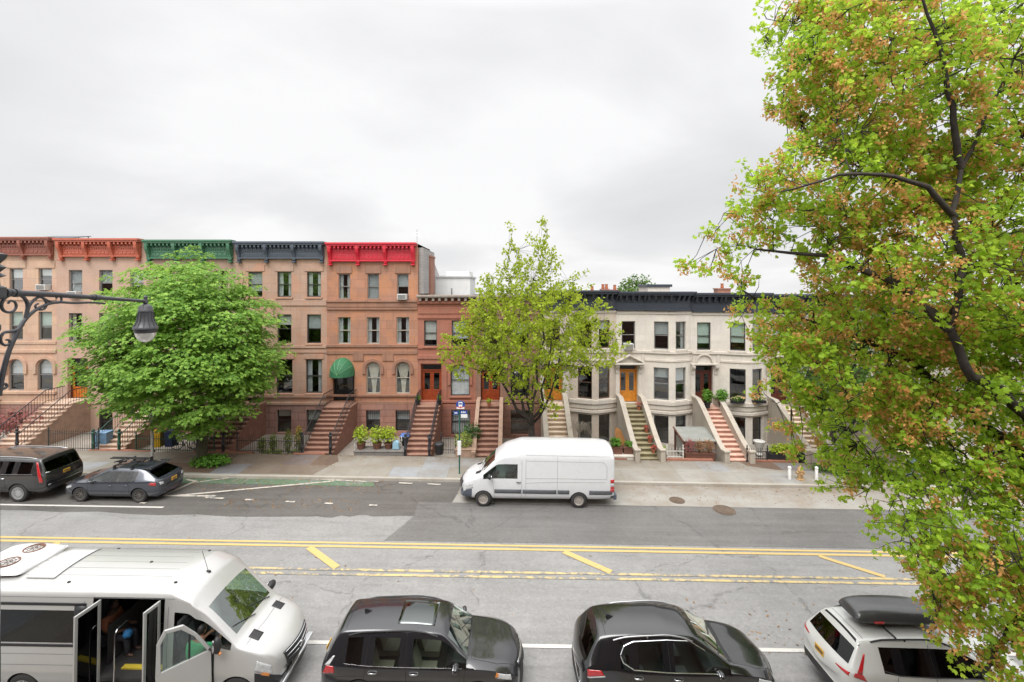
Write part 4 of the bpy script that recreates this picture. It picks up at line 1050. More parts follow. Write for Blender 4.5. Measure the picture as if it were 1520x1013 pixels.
def plate(parent, bvh, c, d, label=None, mat=None, dark=False):
    d = Vector(d).normalized(); p = project(bvh,c,d,.012)
    if p is None: p = Vector(c)
    m_ = MB(); m_.box(-.006,.006,-.155,.155,-.08,.08); o = m_.build('licence_plate',mat or PLATE,parent,p)
    h = bvh.ray_cast(Vector(c)-d*3,d,8)[1]
    t_ = MB(); rn = random.Random(int(c[0]*100))
    for i in range(7):
        y = -.115+i*.038; t_.box(-.009,-.0065,y-.012,y+.012,-.035,.035) if d.x > 0 else t_.box(.0065,.009,y-.012,y+.012,-.035,.035)
    t_.build('plate_characters',PLTXT,o)
    return o

def suv(name, label, cat, loc, rz, P, group):
    root = thing(name,label,cat,loc,rz,group,follow=True)
    zt,zb,wf,wtf,zl = table(P['zt']),table(P['zb']),table(P['w']),table(P['wt']),table(P['zl'])
    st = []
    for x in P['x']:
        T,B,w_,wt,l_ = zt(x),zb(x),wf(x),wtf(x),zl(x)
        B = min(B,T-.05); q = T-B; e = P.get('plan',lambda x:0)(x)
        rows = [(0,l_,e),(w_*.82,l_,e*.5),(w_*.975,l_+.13,-e*.3),(w_*1.0,lerp(l_,B,.58),-e*.4),(w_*.995,B-.07,-e*.4),(lerp(w_,wt,.10),B,-e*.35),(wt+.015,B+q*.80,-e*.2),(wt-.05,B+q*.93,0),(wt*.55,T-.012,e*.6),(0,T,e)]
        st.append((x,rows))
    slots = [('body',P['paint']),('cladding',P.get('clad',PLASTIC)),('windshield',WSGLASS),('rear_window',P.get('rearglass',DARKGLASS)),('unused_pillar',PLASTIC)]
    base = len(slots); ng = len(P['side'])
    for k_ in range(ng*2): slots.append(('side_window',P.get('sideglass',CARGLASS)))
    pb_ = len(slots)
    for k_ in range(2*(ng-1)): slots.append(('pillar',P.get('pillar',PLASTIC)))
    X = P['x']; S = len(X)
    def mf(i,j,side):
        if 0 <= i < S-1:
            xm = (X[i]+X[i+1])/2
            if j == 5:
                for n_,(a_,b_) in enumerate(P['side']):
                    if a_ < xm < b_: return base+n_*2+(1 if side > 0 else 0)
                if P['side'][0][0] < xm < P['side'][-1][1]: return pb_+2*sum(1 for q in P['side'][:-1] if xm > q[1])-2+(1 if side > 0 else 0)
            if P['ws'][0] < xm < P['ws'][1] and j >= 7: return 2
            if P['rw'][0] < xm < P['rw'][1] and j >= 7: return 3
            if j in (0,1): return 1
        elif j <= 1: return 1
        return 0
    wr = P['wr']; wb = P['wheels']
    cr = [('row',5,.8),('row',1,.6),('row',4,.35),('row',7,.35),('row',6,.3)]+[('st',n_,.55) for n_ in P.get('cst',())]
    bvh,parts = shell_loft(root,st,slots,mf,[(wx,s) for wx in wb for s in (-1,1)],wr,P['hw'],2,cr)
    for wx in wb:
        for sg in (-1,1): wheel(root,wx,sg*(P['hw']-.135),wr,.22,sg,P.get('rim',RIMS),P.get('spokes',10))
    hw = P['hw']
    # cabin
    m_ = MB(); m_.box(P['cab'][0],P['cab'][1],-hw+.16,hw-.16,.38,.44); m_.build('cabin_floor',INTERIOR,root)
    seats(root,P['seats'],.42,mat=P.get('seatmat'))
    m_ = MB(); xd = P['dash']; m_.prism([(xd-.25,.72),(xd-.28,.90),(xd-.1,P['zdash']-.02),(xd+.3,P['zdash']-.06),(xd+.3,.72)],'y',-hw+.18,hw-.18); m_.build('dashboard',PLASTIC,root,bevel=.03)
    m_ = MB(); c0 = Vector((xd-.42,.38,.90)); ring = [c0+Vector((.06*sin(an)*-1,.185*cos(an),.17*sin(an))) for an in [2*pi*k_/20 for k_ in range(21)]]; m_.tube(ring,.016,6,False); m_.tube([c0,c0+Vector((.25,0,-.06))],.03,6); m_.build('steering_wheel',BLACK,root,smooth=60)
    # seams
    sm = MB()
    for sg in (-1,1):
        for pl in P['seams']: seam(sm,bvh,[(x,0,z) for x,z in pl],(0,-sg,0),.005,12)
    for pl in P.get('topseams',()): seam(sm,bvh,[(x,y,3) for x,y in pl],(0,0,-1),.005,14)
    if sm.v: sm.build('panel_gaps',SEAM,root)
    for sg in (-1,1):
        for x,z in P['handles']: handle(root,bvh,x,z,sg,P.get('hmat',P['paint']),hw)
        mirror(root,P['mir'][0],sg*(hw-.06),P['mir'][1],sg,P.get('mirmat',P['paint']))
    # belt trim
    if 'belt' in P:
        for sg in (-1,1):
            b_ = MB(); seam(b_,bvh,[(x,0,z) for x,z in P['belt'][1]],(0,-sg,0),.010,10,.004); b_.build('window_trim',P['belt'][0],root,smooth=60)
    for spec in P['patches']:
        nm,mt,quad,d,both = spec[:5]
        for sg in ((-1,1) if both else (1,)):
            q = [(a_,b_*sg,c_) for a_,b_,c_ in quad]; dd = (d[0],d[1]*sg,d[2])
            patch(bvh,q,dd,nm,mt,root,*(spec[5:]))
    if 'rails' in P:
        mt,xa,xb,y,h,kind = P['rails']
        for sg in (-1,1):
            r_ = MB(); pts = []
            for i in range(15):
                x = lerp(xa,xb,i/14); q = project(bvh,(x,sg*y,3),(0,0,-1),0); pts.append(q+Vector((0,0,h*min(1,math.sin(pi*i/14)*2.6)-.008)))
            r_.tube(pts,.019,7)
            for f in (.06,.48,.94):
                i = int(f*14); q = project(bvh,(pts[i].x,sg*y,3),(0,0,-1),-.01); r_.tube([q,pts[i]],[.026,.02],6)
            r_.build('roof_rail',mt,root,smooth=60)
    if 'plate' in P: plate(root,bvh,*P['plate'])
    # wipers
    m_ = MB(); wx = P['ws'][1]
    for y0,y1 in ((.55,-.02),(-.1,-.62)):
        pts = [project(bvh,(lerp(wx-.02,wx-.20,i/6),lerp(y0,y1,i/6)*.98,3),(0,0,-1),.015) for i in range(7)]
        m_.tube([p for p in pts if p],.010,5)
    m_.build('wiper',BLACK,root)
    return root,bvh

P_CHAR = paint('charcoal_car_paint', (.020,.020,.023), .2, 1, .3)
P_BLK = paint('black_car_paint', (.008,.008,.009), .16, 1, .0)
P_WHT = paint('pearl_white_car_paint', (.54,.54,.52), .25, 1, 0, .03, .08)
P_GRY = paint('slate_grey_car_paint', (.05,.056,.072), .2, 1, .35)
P_ESC = paint('dusty_black_car_paint', (.022,.021,.022), .22, 1, .1, .05, .15)
P_VAN = paint('white_van_paint', (.60,.605,.615), .32, .8, 0, .03, .12)
P_BUS = paint('silver_bus_paint', (.46,.455,.44), .3, .9, .25, .03, .04)

PLAN = lambda L: (lambda x: (.10 if x > L*.44 else .05 if x > L*.38 else -.07 if x < -L*.46 else -.03 if x < -L*.40 else 0))
LF = 2.38
SUNGL = glass('sunroof_glass', (.10,.12,.115), 3.0, .02, (.93,1,.98))
BEIGES = M('beige_seat', (.34,.30,.24), .8, .1)
GLOSSB = M('gloss_black_trim', (.008,.008,.009), .12, .05, bump=0)
forester = dict(cst=(3,5,13),seatmat=BEIGES,pillar=P_CHAR,paint=P_CHAR, x=[-2.38,-2.34,-2.28,-2.22,-2.02,-1.92,-1.78,-1.30,-1.20,-.36,-.27,.42,.55,1.10,1.18,1.45,1.95,2.22,2.34,2.38],
    zt=[(-2.38,.72),(-2.34,.90),(-2.28,1.02),(-2.22,1.12),(-2.02,1.56),(-1.92,1.63),(-1.78,1.665),(-1.2,1.70),(-.3,1.71),(.2,1.69),(.42,1.655),(.55,1.61),(1.10,1.14),(1.18,1.10),(1.45,1.07),(1.95,1.0),(2.22,.90),(2.34,.76),(2.38,.62)],
    zb=[(-2.38,.9),(-2.2,1.03),(-1.8,1.04),(-1.2,1.0),(1.1,.98),(1.3,1.0),(1.95,.92),(2.38,.7)],
    w=[(-2.38,.66),(-2.34,.76),(-2.28,.82),(-2.2,.86),(-1.9,.895),(1.6,.895),(2.0,.87),(2.22,.80),(2.34,.72),(2.38,.60)],
    wt=[(-2.38,.60),(-2.28,.72),(-2.22,.74),(-2.02,.62),(-1.9,.60),(-.3,.64),(.42,.615),(.55,.605),(1.10,.72),(1.2,.74),(1.95,.70),(2.25,.62),(2.38,.45)],
    zl=[(-2.38,.42),(-2.2,.30),(-1.9,.24),(2.0,.24),(2.3,.30),(2.38,.36)], plan=PLAN(4.76),
    ws=(.55,1.10), rw=(-2.22,-2.02), side=[(-1.78,-1.30),(-1.20,-.36),(-.27,1.10)], wr=.345, wheels=(-1.38,1.38), hw=.895, cab=(-1.9,1.2), seats=(-1.0,.05), dash=.85, zdash=1.06,
    seams=[[(-1.25,.40),(-1.28,.75),(-1.24,1.0)],[(-.31,.36),(-.31,1.0)],[(.98,.36),(1.04,.70),(1.06,.98)],[(-1.24,.40),(.95,.36)],[(-1.25,1.0),(-1.22,1.56)],[(-.31,1.0),(-.33,1.60)],[(-2.1,.78),(-1.3,.80)]],
    topseams=[[(1.2,-.70),(1.16,0),(1.2,.70)],[(-1.83,-.5),(-1.83,.5)],[(1.22,.70),(1.8,.72),(2.25,.58)],[(1.22,-.70),(1.8,-.72),(2.25,-.58)]],
    handles=[(-1.08,.885),(-.12,.875)], hmat=CHROME, mir=(.86,1.03), plate=((-3,0,.80),(1,0,0)), rails=(PLASTIC,-1.72,.38,.615,.05,0),
    belt=(CHROME,[(-1.75,1.05),(-1.2,1.005),(-.3,.99),(1.0,.985)]),
    patches=[('sunroof',SUNGL,[(-.62,-.42,3),(.28,-.41,3),(.28,.41,3),(-.62,.42,3)],(0,0,-1),False,.0015,10,8),
             ('taillight',TAIL,[(-2.30,1,.80),(-1.98,1,.86),(-2.02,1,1.0),(-2.2,1,1.0)],(0.25,-1,0),True),
             ('taillight_lens',LENS,[(-2.26,1,1.02),(-2.14,1,1.02),(-2.06,1,1.20),(-2.1,1,1.20)],(0.35,-1,-.1),True),
             ('headlight',LENS,[(1.86,1,.80),(2.24,1,.72),(2.22,1,.84),(1.90,1,.91)],(-.45,-1,-.1),True),
             ('indicator',AMBER,[(1.80,1,.82),(1.88,1,.81),(1.90,1,.90),(1.84,1,.92)],(-.3,-1,-.1),True),
             ('grille',PLASTIC,[(3,-.45,.60),(3,.45,.60),(3,.48,.80),(3,-.48,.80)],(-1,0,0),False),
             ('grille_trim',CHROME,[(3,-.48,.80),(3,.48,.80),(3,.46,.835),(3,-.46,.835)],(-1,0,0),False,.012)])
f_root,f_bvh = suv('parked_car','charcoal wagon SUV with sunroof and black roof rails behind the silver minibus nose','SUV',(-2.17,11.42,G(-2.17)),0,forester,'cars parked along the near kerb')
def fin(root,bvh,x,mat,rod=False):
    q = project(bvh,(x,0,3),(0,0,-1),-.004); m_ = MB()
    m_.prism([(q.x-.10,q.z),(q.x+.12,q.z),(q.x-.03,q.z+.07),(q.x-.09,q.z+.075)],'y',-.022,.022)
    m_.build('antenna',mat,root,bevel=.008)
    if rod: MB().tube([(q.x,0,q.z+.01),(q.x-.22,0,q.z+.20)],.006,5).build('antenna_rod',BLACK,root)
fin(f_root,f_bvh,-1.45,PLASTIC)
rogue = dict(cst=(3,5,14),seatmat=SEATM,paint=P_BLK, x=[-2.36,-2.33,-2.26,-2.18,-1.98,-1.86,-1.62,-1.42,-1.20,-1.12,-.30,-.24,.30,.42,1.15,1.22,1.5,1.95,2.20,2.32,2.36],
    zt=[(-2.36,.70),(-2.33,.92),(-2.26,1.06),(-2.18,1.16),(-1.98,1.50),(-1.86,1.60),(-1.6,1.655),(-1.1,1.70),(-.3,1.715),(.1,1.70),(.30,1.665),(.42,1.62),(1.15,1.14),(1.22,1.11),(1.5,1.08),(1.95,.98),(2.20,.86),(2.32,.72),(2.36,.60)],
    zb=[(-2.36,.9),(-2.2,1.05),(-1.6,1.10),(-1.2,1.02),(-.3,.98),(1.15,.97),(1.3,1.0),(1.95,.90),(2.36,.68)],
    w=[(-2.36,.64),(-2.33,.75),(-2.26,.82),(-2.18,.86),(-1.8,.905),(1.6,.905),(1.95,.87),(2.20,.78),(2.32,.68),(2.36,.56)],
    wt=[(-2.36,.56),(-2.26,.70),(-2.18,.72),(-1.98,.60),(-1.86,.57),(-.3,.63),(.30,.60),(.42,.59),(1.15,.72),(1.3,.73),(1.95,.68),(2.2,.58),(2.36,.42)],
    zl=[(-2.36,.42),(-2.18,.30),(-1.9,.24),(2.0,.24),(2.3,.28),(2.36,.34)], plan=PLAN(4.72),
    ws=(.42,1.15), rw=(-2.18,-1.98), side=[(-1.42,-1.20),(-1.12,-.30),(-.24,1.15)], wr=.345, wheels=(-1.36,1.36), hw=.905, cab=(-1.9,1.2), seats=(-1.0,.05), dash=.88, zdash=1.06,
    seams=[[(-1.16,.40),(-1.22,.75),(-1.16,1.0)],[(-.27,.36),(-.27,.98)],[(.98,.36),(1.04,.70),(1.08,.96)],[(-1.14,.40),(.95,.36)],[(-.27,.98),(-.29,1.58)]],
    topseams=[[(1.26,-.70),(1.20,0),(1.26,.70)],[(-1.72,-.52),(-1.74,0),(-1.72,.52)],[(1.26,.68),(1.8,.70),(2.22,.52)],[(1.26,-.68),(1.8,-.70),(2.22,-.52)]],
    handles=[(-1.02,.89),(-.10,.87)], hmat=CHROME, mir=(.84,1.02), rails=(STEEL,-1.55,.32,.60,.045,0), mirmat=P_BLK, pillar=P_BLK,
    belt=(CHROME,[(.95,.985),(-.3,.995),(-1.12,1.04),(-1.36,1.16),(-1.42,1.28),(-1.32,1.44),(-1.1,1.52),(-.3,1.575),(.25,1.54),(.6,1.36)]),
    patches=[('taillight',TAIL,[(-2.24,1,.86),(-1.84,1,.93),(-1.92,1,1.03),(-2.24,1,1.02)],(.3,-1,0),True),
             ('taillight_trim',LENS,[(-2.24,1,.83),(-1.82,1,.90),(-1.84,1,.93),(-2.24,1,.86)],(.3,-1,0),True),
             ('headlight',LENS,[(1.80,1,.82),(2.22,1,.70),(2.20,1,.80),(1.84,1,.91)],(-.45,-1,-.1),True),
             ('indicator',AMBER,[(2.0,1,.70),(2.2,1,.64),(2.2,1,.69),(2.0,1,.76)],(-.5,-1,-.1),True),
             ('cowl_panel',PLASTIC,[(1.12,-.62,3),(1.22,-.66,3),(1.22,.66,3),(1.12,.62,3)],(0,0,-1),False,.004,4,10),
             ('bumper_trim',CHROME,[(-3,-.62,.50),(-3,.62,.50),(-3,.62,.535),(-3,-.62,.535)],(1,0,0),False,.01),
             ('grille',PLASTIC,[(3,-.42,.52),(3,.42,.52),(3,.46,.74),(3,-.46,.74)],(-1,0,0),False)])
r_root,r_bvh = suv('parked_car','glossy black SUV with silver roof rails and chrome window trim on the near kerb','SUV',(3.93,11.40,G(3.93)),0,rogue,'cars parked along the near kerb')
fin(r_root,r_bvh,-1.52,BLACK,True)
crv = dict(rogue); crv.update(paint=P_WHT, clad=PLASTIC, pillar=GLOSSB, sideglass=DARKGLASS, hmat=P_WHT, mirmat=P_WHT, rails=(PLASTIC,-1.60,.30,.60,.05,0),
    zt=[(-2.36,.70),(-2.33,.95),(-2.26,1.06),(-2.18,1.15),(-1.94,1.54),(-1.86,1.63),(-1.6,1.675),(-1.1,1.70),(-.3,1.71),(.1,1.69),(.30,1.655),(.42,1.61),(1.15,1.16),(1.22,1.13),(1.5,1.10),(1.95,1.02),(2.20,.92),(2.32,.76),(2.36,.60)],
    x=[-2.36,-2.33,-2.26,-2.18,-1.94,-1.86,-1.62,-1.50,-1.16,-1.08,-.30,-.24,.30,.42,1.15,1.22,1.5,1.95,2.20,2.32,2.36], rw=(-2.18,-1.94), side=[(-1.50,-1.16),(-1.08,-.30),(-.24,1.15)],
    wt=[(-2.36,.60),(-2.26,.74),(-2.18,.76),(-1.94,.66),(-1.86,.62),(-.3,.64),(.30,.60),(.42,.59),(1.15,.72),(1.3,.73),(1.95,.70),(2.2,.60),(2.36,.42)],
    belt=(PLASTIC,[(.95,.985),(-.3,.995),(-1.12,1.03),(-1.45,1.12)]), plate=((-3,0,.93),(1,0,0)),
    patches=[('taillight',TAIL,[(-2.23,1,.98),(-1.92,1,.90),(-2.02,1,1.04),(-2.2,1,1.06)],(.4,-1,0),True),
             ('taillight',TAIL,[(-2.16,1,1.05),(-2.04,1,1.05),(-1.94,1,1.40),(-1.98,1,1.40)],(.45,-1,0),True),
             ('tail_reflector',TAIL,[(-3,.48,.98),(-3,.80,.96),(-3,.80,1.04),(-3,.48,1.0)],(1,0,0),True),
             ('spoiler_gap',SEAM,[(-1.90,-.62,3),(-1.86,-.62,3),(-1.86,.62,3),(-1.90,.62,3)],(0,0,-1),False,.004,2,10),
             ('headlight',LENS,[(1.80,1,.84),(2.22,1,.74),(2.20,1,.82),(1.84,1,.92)],(-.45,-1,-.1),True),
             ('grille',PLASTIC,[(3,-.42,.52),(3,.42,.52),(3,.46,.78),(3,-.46,.78)],(-1,0,0),False)])
c_root,c_bvh = suv('parked_car','pearl white SUV with tall red tail lights under the black roof box','SUV',(10.05,11.38,G(10.05)),0,crv,'cars parked along the near kerb')
# roof box on its bars
rbx = thing('roof_box','black aerodynamic roof cargo box on top of the white SUV','cargo box',(10.05,11.38,G(10.05)),0,None,True)
rb_rows = []
for x,hw_,z0,z1,dx in ((-1.72,.30,1.90,1.97,0),(-1.66,.36,1.84,2.08,0),(-1.50,.40,1.80,2.16,0),(-.8,.41,1.79,2.19,0),(.0,.40,1.79,2.17,0),(.55,.34,1.80,2.06,0),(.78,.24,1.82,1.92,0)):
    rb_rows.append((x,[(0,z0),(hw_*.8,z0),(hw_,z0+(z1-z0)*.3),(hw_*.97,z0+(z1-z0)*.5),(hw_*.75,z1-.03),(hw_*.4,z1),(0,z1)]))
BOXM = M('roof_box_plastic', (.045,.045,.047), .3, .15, 3, .1, **{'Coat Weight':.5})
_,prt = shell_loft(rbx,[(x,[(y+0,z) for y,z in r]) for x,r in rb_rows],[('shell',BOXM),('base',BLACK)],lambda i,j,s: 1 if j < 2 else 0,None,.3,.4,2,[('row',2,.8),('st',0,.6),('st',1,.4)])
for x in (-1.05,-.1): m_ = MB(); m_.tube([(x,-.66,1.745),(x,.66,1.745)],.022,6); m_.box(x-.03,x+.03,-.3,-.25,1.745,1.80); m_.box(x-.03,x+.03,.25,.3,1.745,1.80); m_.build('crossbar',BLACK,rbx)
m_ = MB(); m_.box(-1.35,-1.12,-.424,-.402,1.90,1.94); m_.build('red_badge',TAIL,rbx)

# far kerb: big black SUV and grey hatchback, noses to the left
esc = dict(forester); esc.update(cst=(3,5,16),paint=P_ESC, pillar=P_ESC, clad=P_ESC, rearglass=DARKGLASS, sideglass=DARKGLASS, hw=1.02,
    x=[-2.85,-2.82,-2.76,-2.70,-2.52,-2.44,-2.28,-1.50,-1.40,-1.02,-.94,-.06,.02,.92,1.02,1.60,1.70,2.0,2.45,2.70,2.82,2.86],
    zt=[(-2.85,.80),(-2.82,1.0),(-2.76,1.16),(-2.70,1.28),(-2.52,1.78),(-2.44,1.85),(-2.28,1.88),(-1,1.92),(.4,1.91),(.92,1.86),(1.02,1.82),(1.60,1.36),(1.70,1.30),(2.0,1.26),(2.45,1.20),(2.70,1.10),(2.82,.92),(2.86,.7)],
    zb=[(-2.85,1.0),(-2.6,1.24),(1.6,1.20),(2.0,1.18),(2.5,1.1),(2.86,.8)],
    w=[(-2.85,.82),(-2.82,.90),(-2.70,.96),(-2.4,1.01),(2.2,1.01),(2.6,.97),(2.8,.9),(2.86,.75)], wt=[(-2.85,.75),(-2.7,.84),(-2.52,.82),(-2.4,.80),(.92,.76),(1.02,.75),(1.6,.86),(2.5,.84),(2.86,.6)],
    zl=[(-2.85,.5),(-2.6,.36),(2.5,.34),(2.86,.42)], plan=PLAN(5.7), ws=(1.02,1.60), rw=(-2.70,-2.52), side=[(-2.28,-1.50),(-1.40,-1.02),(-.94,-.06),(.02,1.60)],
    wr=.40, wheels=(-1.65,1.75), cab=(-2.3,1.6), seats=(-1.7,-.7,.4), dash=1.25, zdash=1.26, rim=RIMS, spokes=14,
    seams=[[(-1.1,.5),(-1.1,1.2)],[(-.02,.42),(-.02,1.2)],[(1.25,.42),(1.3,1.18)],[(-1.1,.5),(1.25,.42)]], topseams=[], handles=[(-.98,1.05),(.10,1.03)], hmat=CHROME, mir=(1.25,1.28), plate=((-4,0,1.07),(1,0,0)),
    rails=(CHROME,-2.2,.6,.70,.04,0), belt=(CHROME,[(-2.3,1.235),(-1.0,1.225),(.0,1.215),(1.5,1.21)]),
    patches=[('taillight',TAIL,[(-2.78,1,.86),(-2.62,1,.86),(-2.42,1,1.72),(-2.50,1,1.72)],(.7,-1,0),True,.008,4,10),
             ('tailgate_trim',CHROME,[(-4,-.82,1.235),(-4,.82,1.235),(-4,.82,1.265),(-4,-.82,1.265)],(1,0,0),False,.012),
             ('bumper_trim',CHROME,[(-4,-.8,.70),(-4,.8,.70),(-4,.8,.735),(-4,-.8,.735)],(1,0,0),False,.012),
             ('headlight',LENS,[(2.55,1,.95),(2.8,1,.80),(2.78,1,1.05),(2.55,1,1.10)],(-.6,-1,0),True)])
e_root,e_bvh = suv('parked_car','dusty black full size SUV with silver wheels and yellow plate at the far left','SUV',(-23.55,21.15,G(-23.55)),pi,esc,'cars parked along the far kerb')
m_ = MB()
for i in range(3): m_.box(-1.5+i*.9,-1.44+i*.9,.70-.05,.70+.05,1.92,1.99); 
sub = dict(forester); sub.update(cst=(3,13),paint=P_GRY, pillar=PLASTIC, clad=P_GRY, rearglass=DARKGLASS, hw=.895,
    x=[-2.21,-2.18,-2.10,-2.0,-1.45,-1.34,-1.12,-.88,-.80,-.18,-.10,.28,.38,1.08,1.16,1.45,1.85,2.08,2.18,2.22],
    zt=[(-2.21,.62),(-2.18,.86),(-2.10,.98),(-2.0,1.04),(-1.45,1.33),(-1.34,1.38),(-1.1,1.43),(-.5,1.46),(.1,1.45),(.28,1.42),(.38,1.38),(1.08,1.00),(1.16,.97),(1.45,.94),(1.85,.86),(2.08,.76),(2.18,.64),(2.22,.52)],
    zb=[(-2.21,.8),(-2.0,.96),(-1.2,.95),(-.8,.92),(1.08,.87),(1.4,.88),(1.85,.78),(2.22,.58)],
    w=[(-2.21,.66),(-2.18,.76),(-2.0,.84),(-1.6,.90),(-1.0,.895),(1.0,.885),(1.5,.90),(1.85,.86),(2.08,.78),(2.18,.68),(2.22,.56)], wt=[(-2.21,.56),(-2.0,.70),(-1.45,.60),(-1.3,.57),(-.3,.60),(.28,.57),(.38,.56),(1.08,.68),(1.85,.66),(2.1,.56),(2.22,.42)],
    zl=[(-2.21,.34),(-2.0,.22),(1.9,.19),(2.22,.24)], plan=PLAN(4.4), ws=(.38,1.08), rw=(-2.0,-1.45), side=[(-1.12,-.88),(-.80,-.18),(-.10,1.08)], wr=.325, wheels=(-1.31,1.31), cab=(-1.6,1.1), seats=(-.85,.1), dash=.8, zdash=.93, rim=RIMK, spokes=10,
    seams=[[(-.88,.34),(-.9,.7),(-.84,.92)],[(-.14,.3),(-.14,.9)],[(.92,.3),(.98,.86)],[(-.86,.32),(.9,.3)]], topseams=[], handles=[(-.74,.80),(-.02,.78)], hmat=P_GRY, mir=(.76,.94), plate=((-4,0,.80),(1,0,0)),
    belt=(PLASTIC,[(-1.1,.955),(-.8,.93),(.9,.885)]),
    patches=[('taillight',TAIL,[(-2.12,1,.76),(-1.80,1,.80),(-1.86,1,.90),(-2.1,1,.90)],(.4,-1,0),True),('taillight_lens',LENS,[(-3,.54,.76),(-3,.72,.76),(-3,.72,.88),(-3,.56,.86)],(1,0,0),True),
             ('headlight',LENS,[(1.72,1,.68),(2.08,1,.58),(2.06,1,.68),(1.76,1,.76)],(-.45,-1,-.1),True),('number_panel',PLASTIC,[(-3,-.42,.66),(-3,.42,.66),(-3,.42,.78),(-3,-.42,.78)],(1,0,0),False)])
sub.pop('rails')
s_root,s_bvh = suv('parked_car','slate grey sport hatchback with roof rack and rear spoiler behind the big black SUV','hatchback',(-17.95,21.15,G(-17.95)),pi,sub,'cars parked along the far kerb')
m_ = MB()
for sg in (-1,1):
    m_.prism([(-1.60,1.36+.0),(-1.20,1.40),(-1.20,1.44),(-1.66,1.44)],'y',sg*.53-.03,sg*.53+.03)
m_.box(-1.70,-1.40,-.56,.56,1.435,1.465); m_.build('spoiler',P_GRY,s_root,bevel=.015)
rk = thing('roof_rack','black ski rack with two upright clamps on the grey hatchback roof','roof rack',(-17.95,21.15,G(-17.95)),pi,None,True)
for x in (-.75,.05):
    m_ = MB(); m_.tube([(x,-.62,1.53),(x,.62,1.53)],.02,6)
    for sg in (-1,1): m_.prism([(x-.06,1.36),(x+.06,1.36),(x+.03,1.54),(x-.03,1.54)],'y',sg*.55-.04,sg*.55+.04)
    m_.build('crossbar',BLACK,rk,smooth=40)
for x in (-.78,.02):
    m_ = MB(); m_.box(x-.30,x+.10,.28,.36,1.60,1.66); m_.prism([(x-.34,1.74),(x+.22,1.58),(x+.22,1.63),(x-.34,1.79)],'y',.26,.38); m_.tube([(x,.32,1.53),(x,.32,1.62)],.03,6); m_.build('ski_clamp',BLACK,rk,bevel=.01)
m_ = MB(); m_.tube([(-.9,-.2,1.57),(.9,-.2,1.57)],.03,6); m_.tube([(-.9,-.32,1.57),(.9,-.32,1.57)],.03,6); m_.build('tray',PLASTIC,rk,smooth=40)

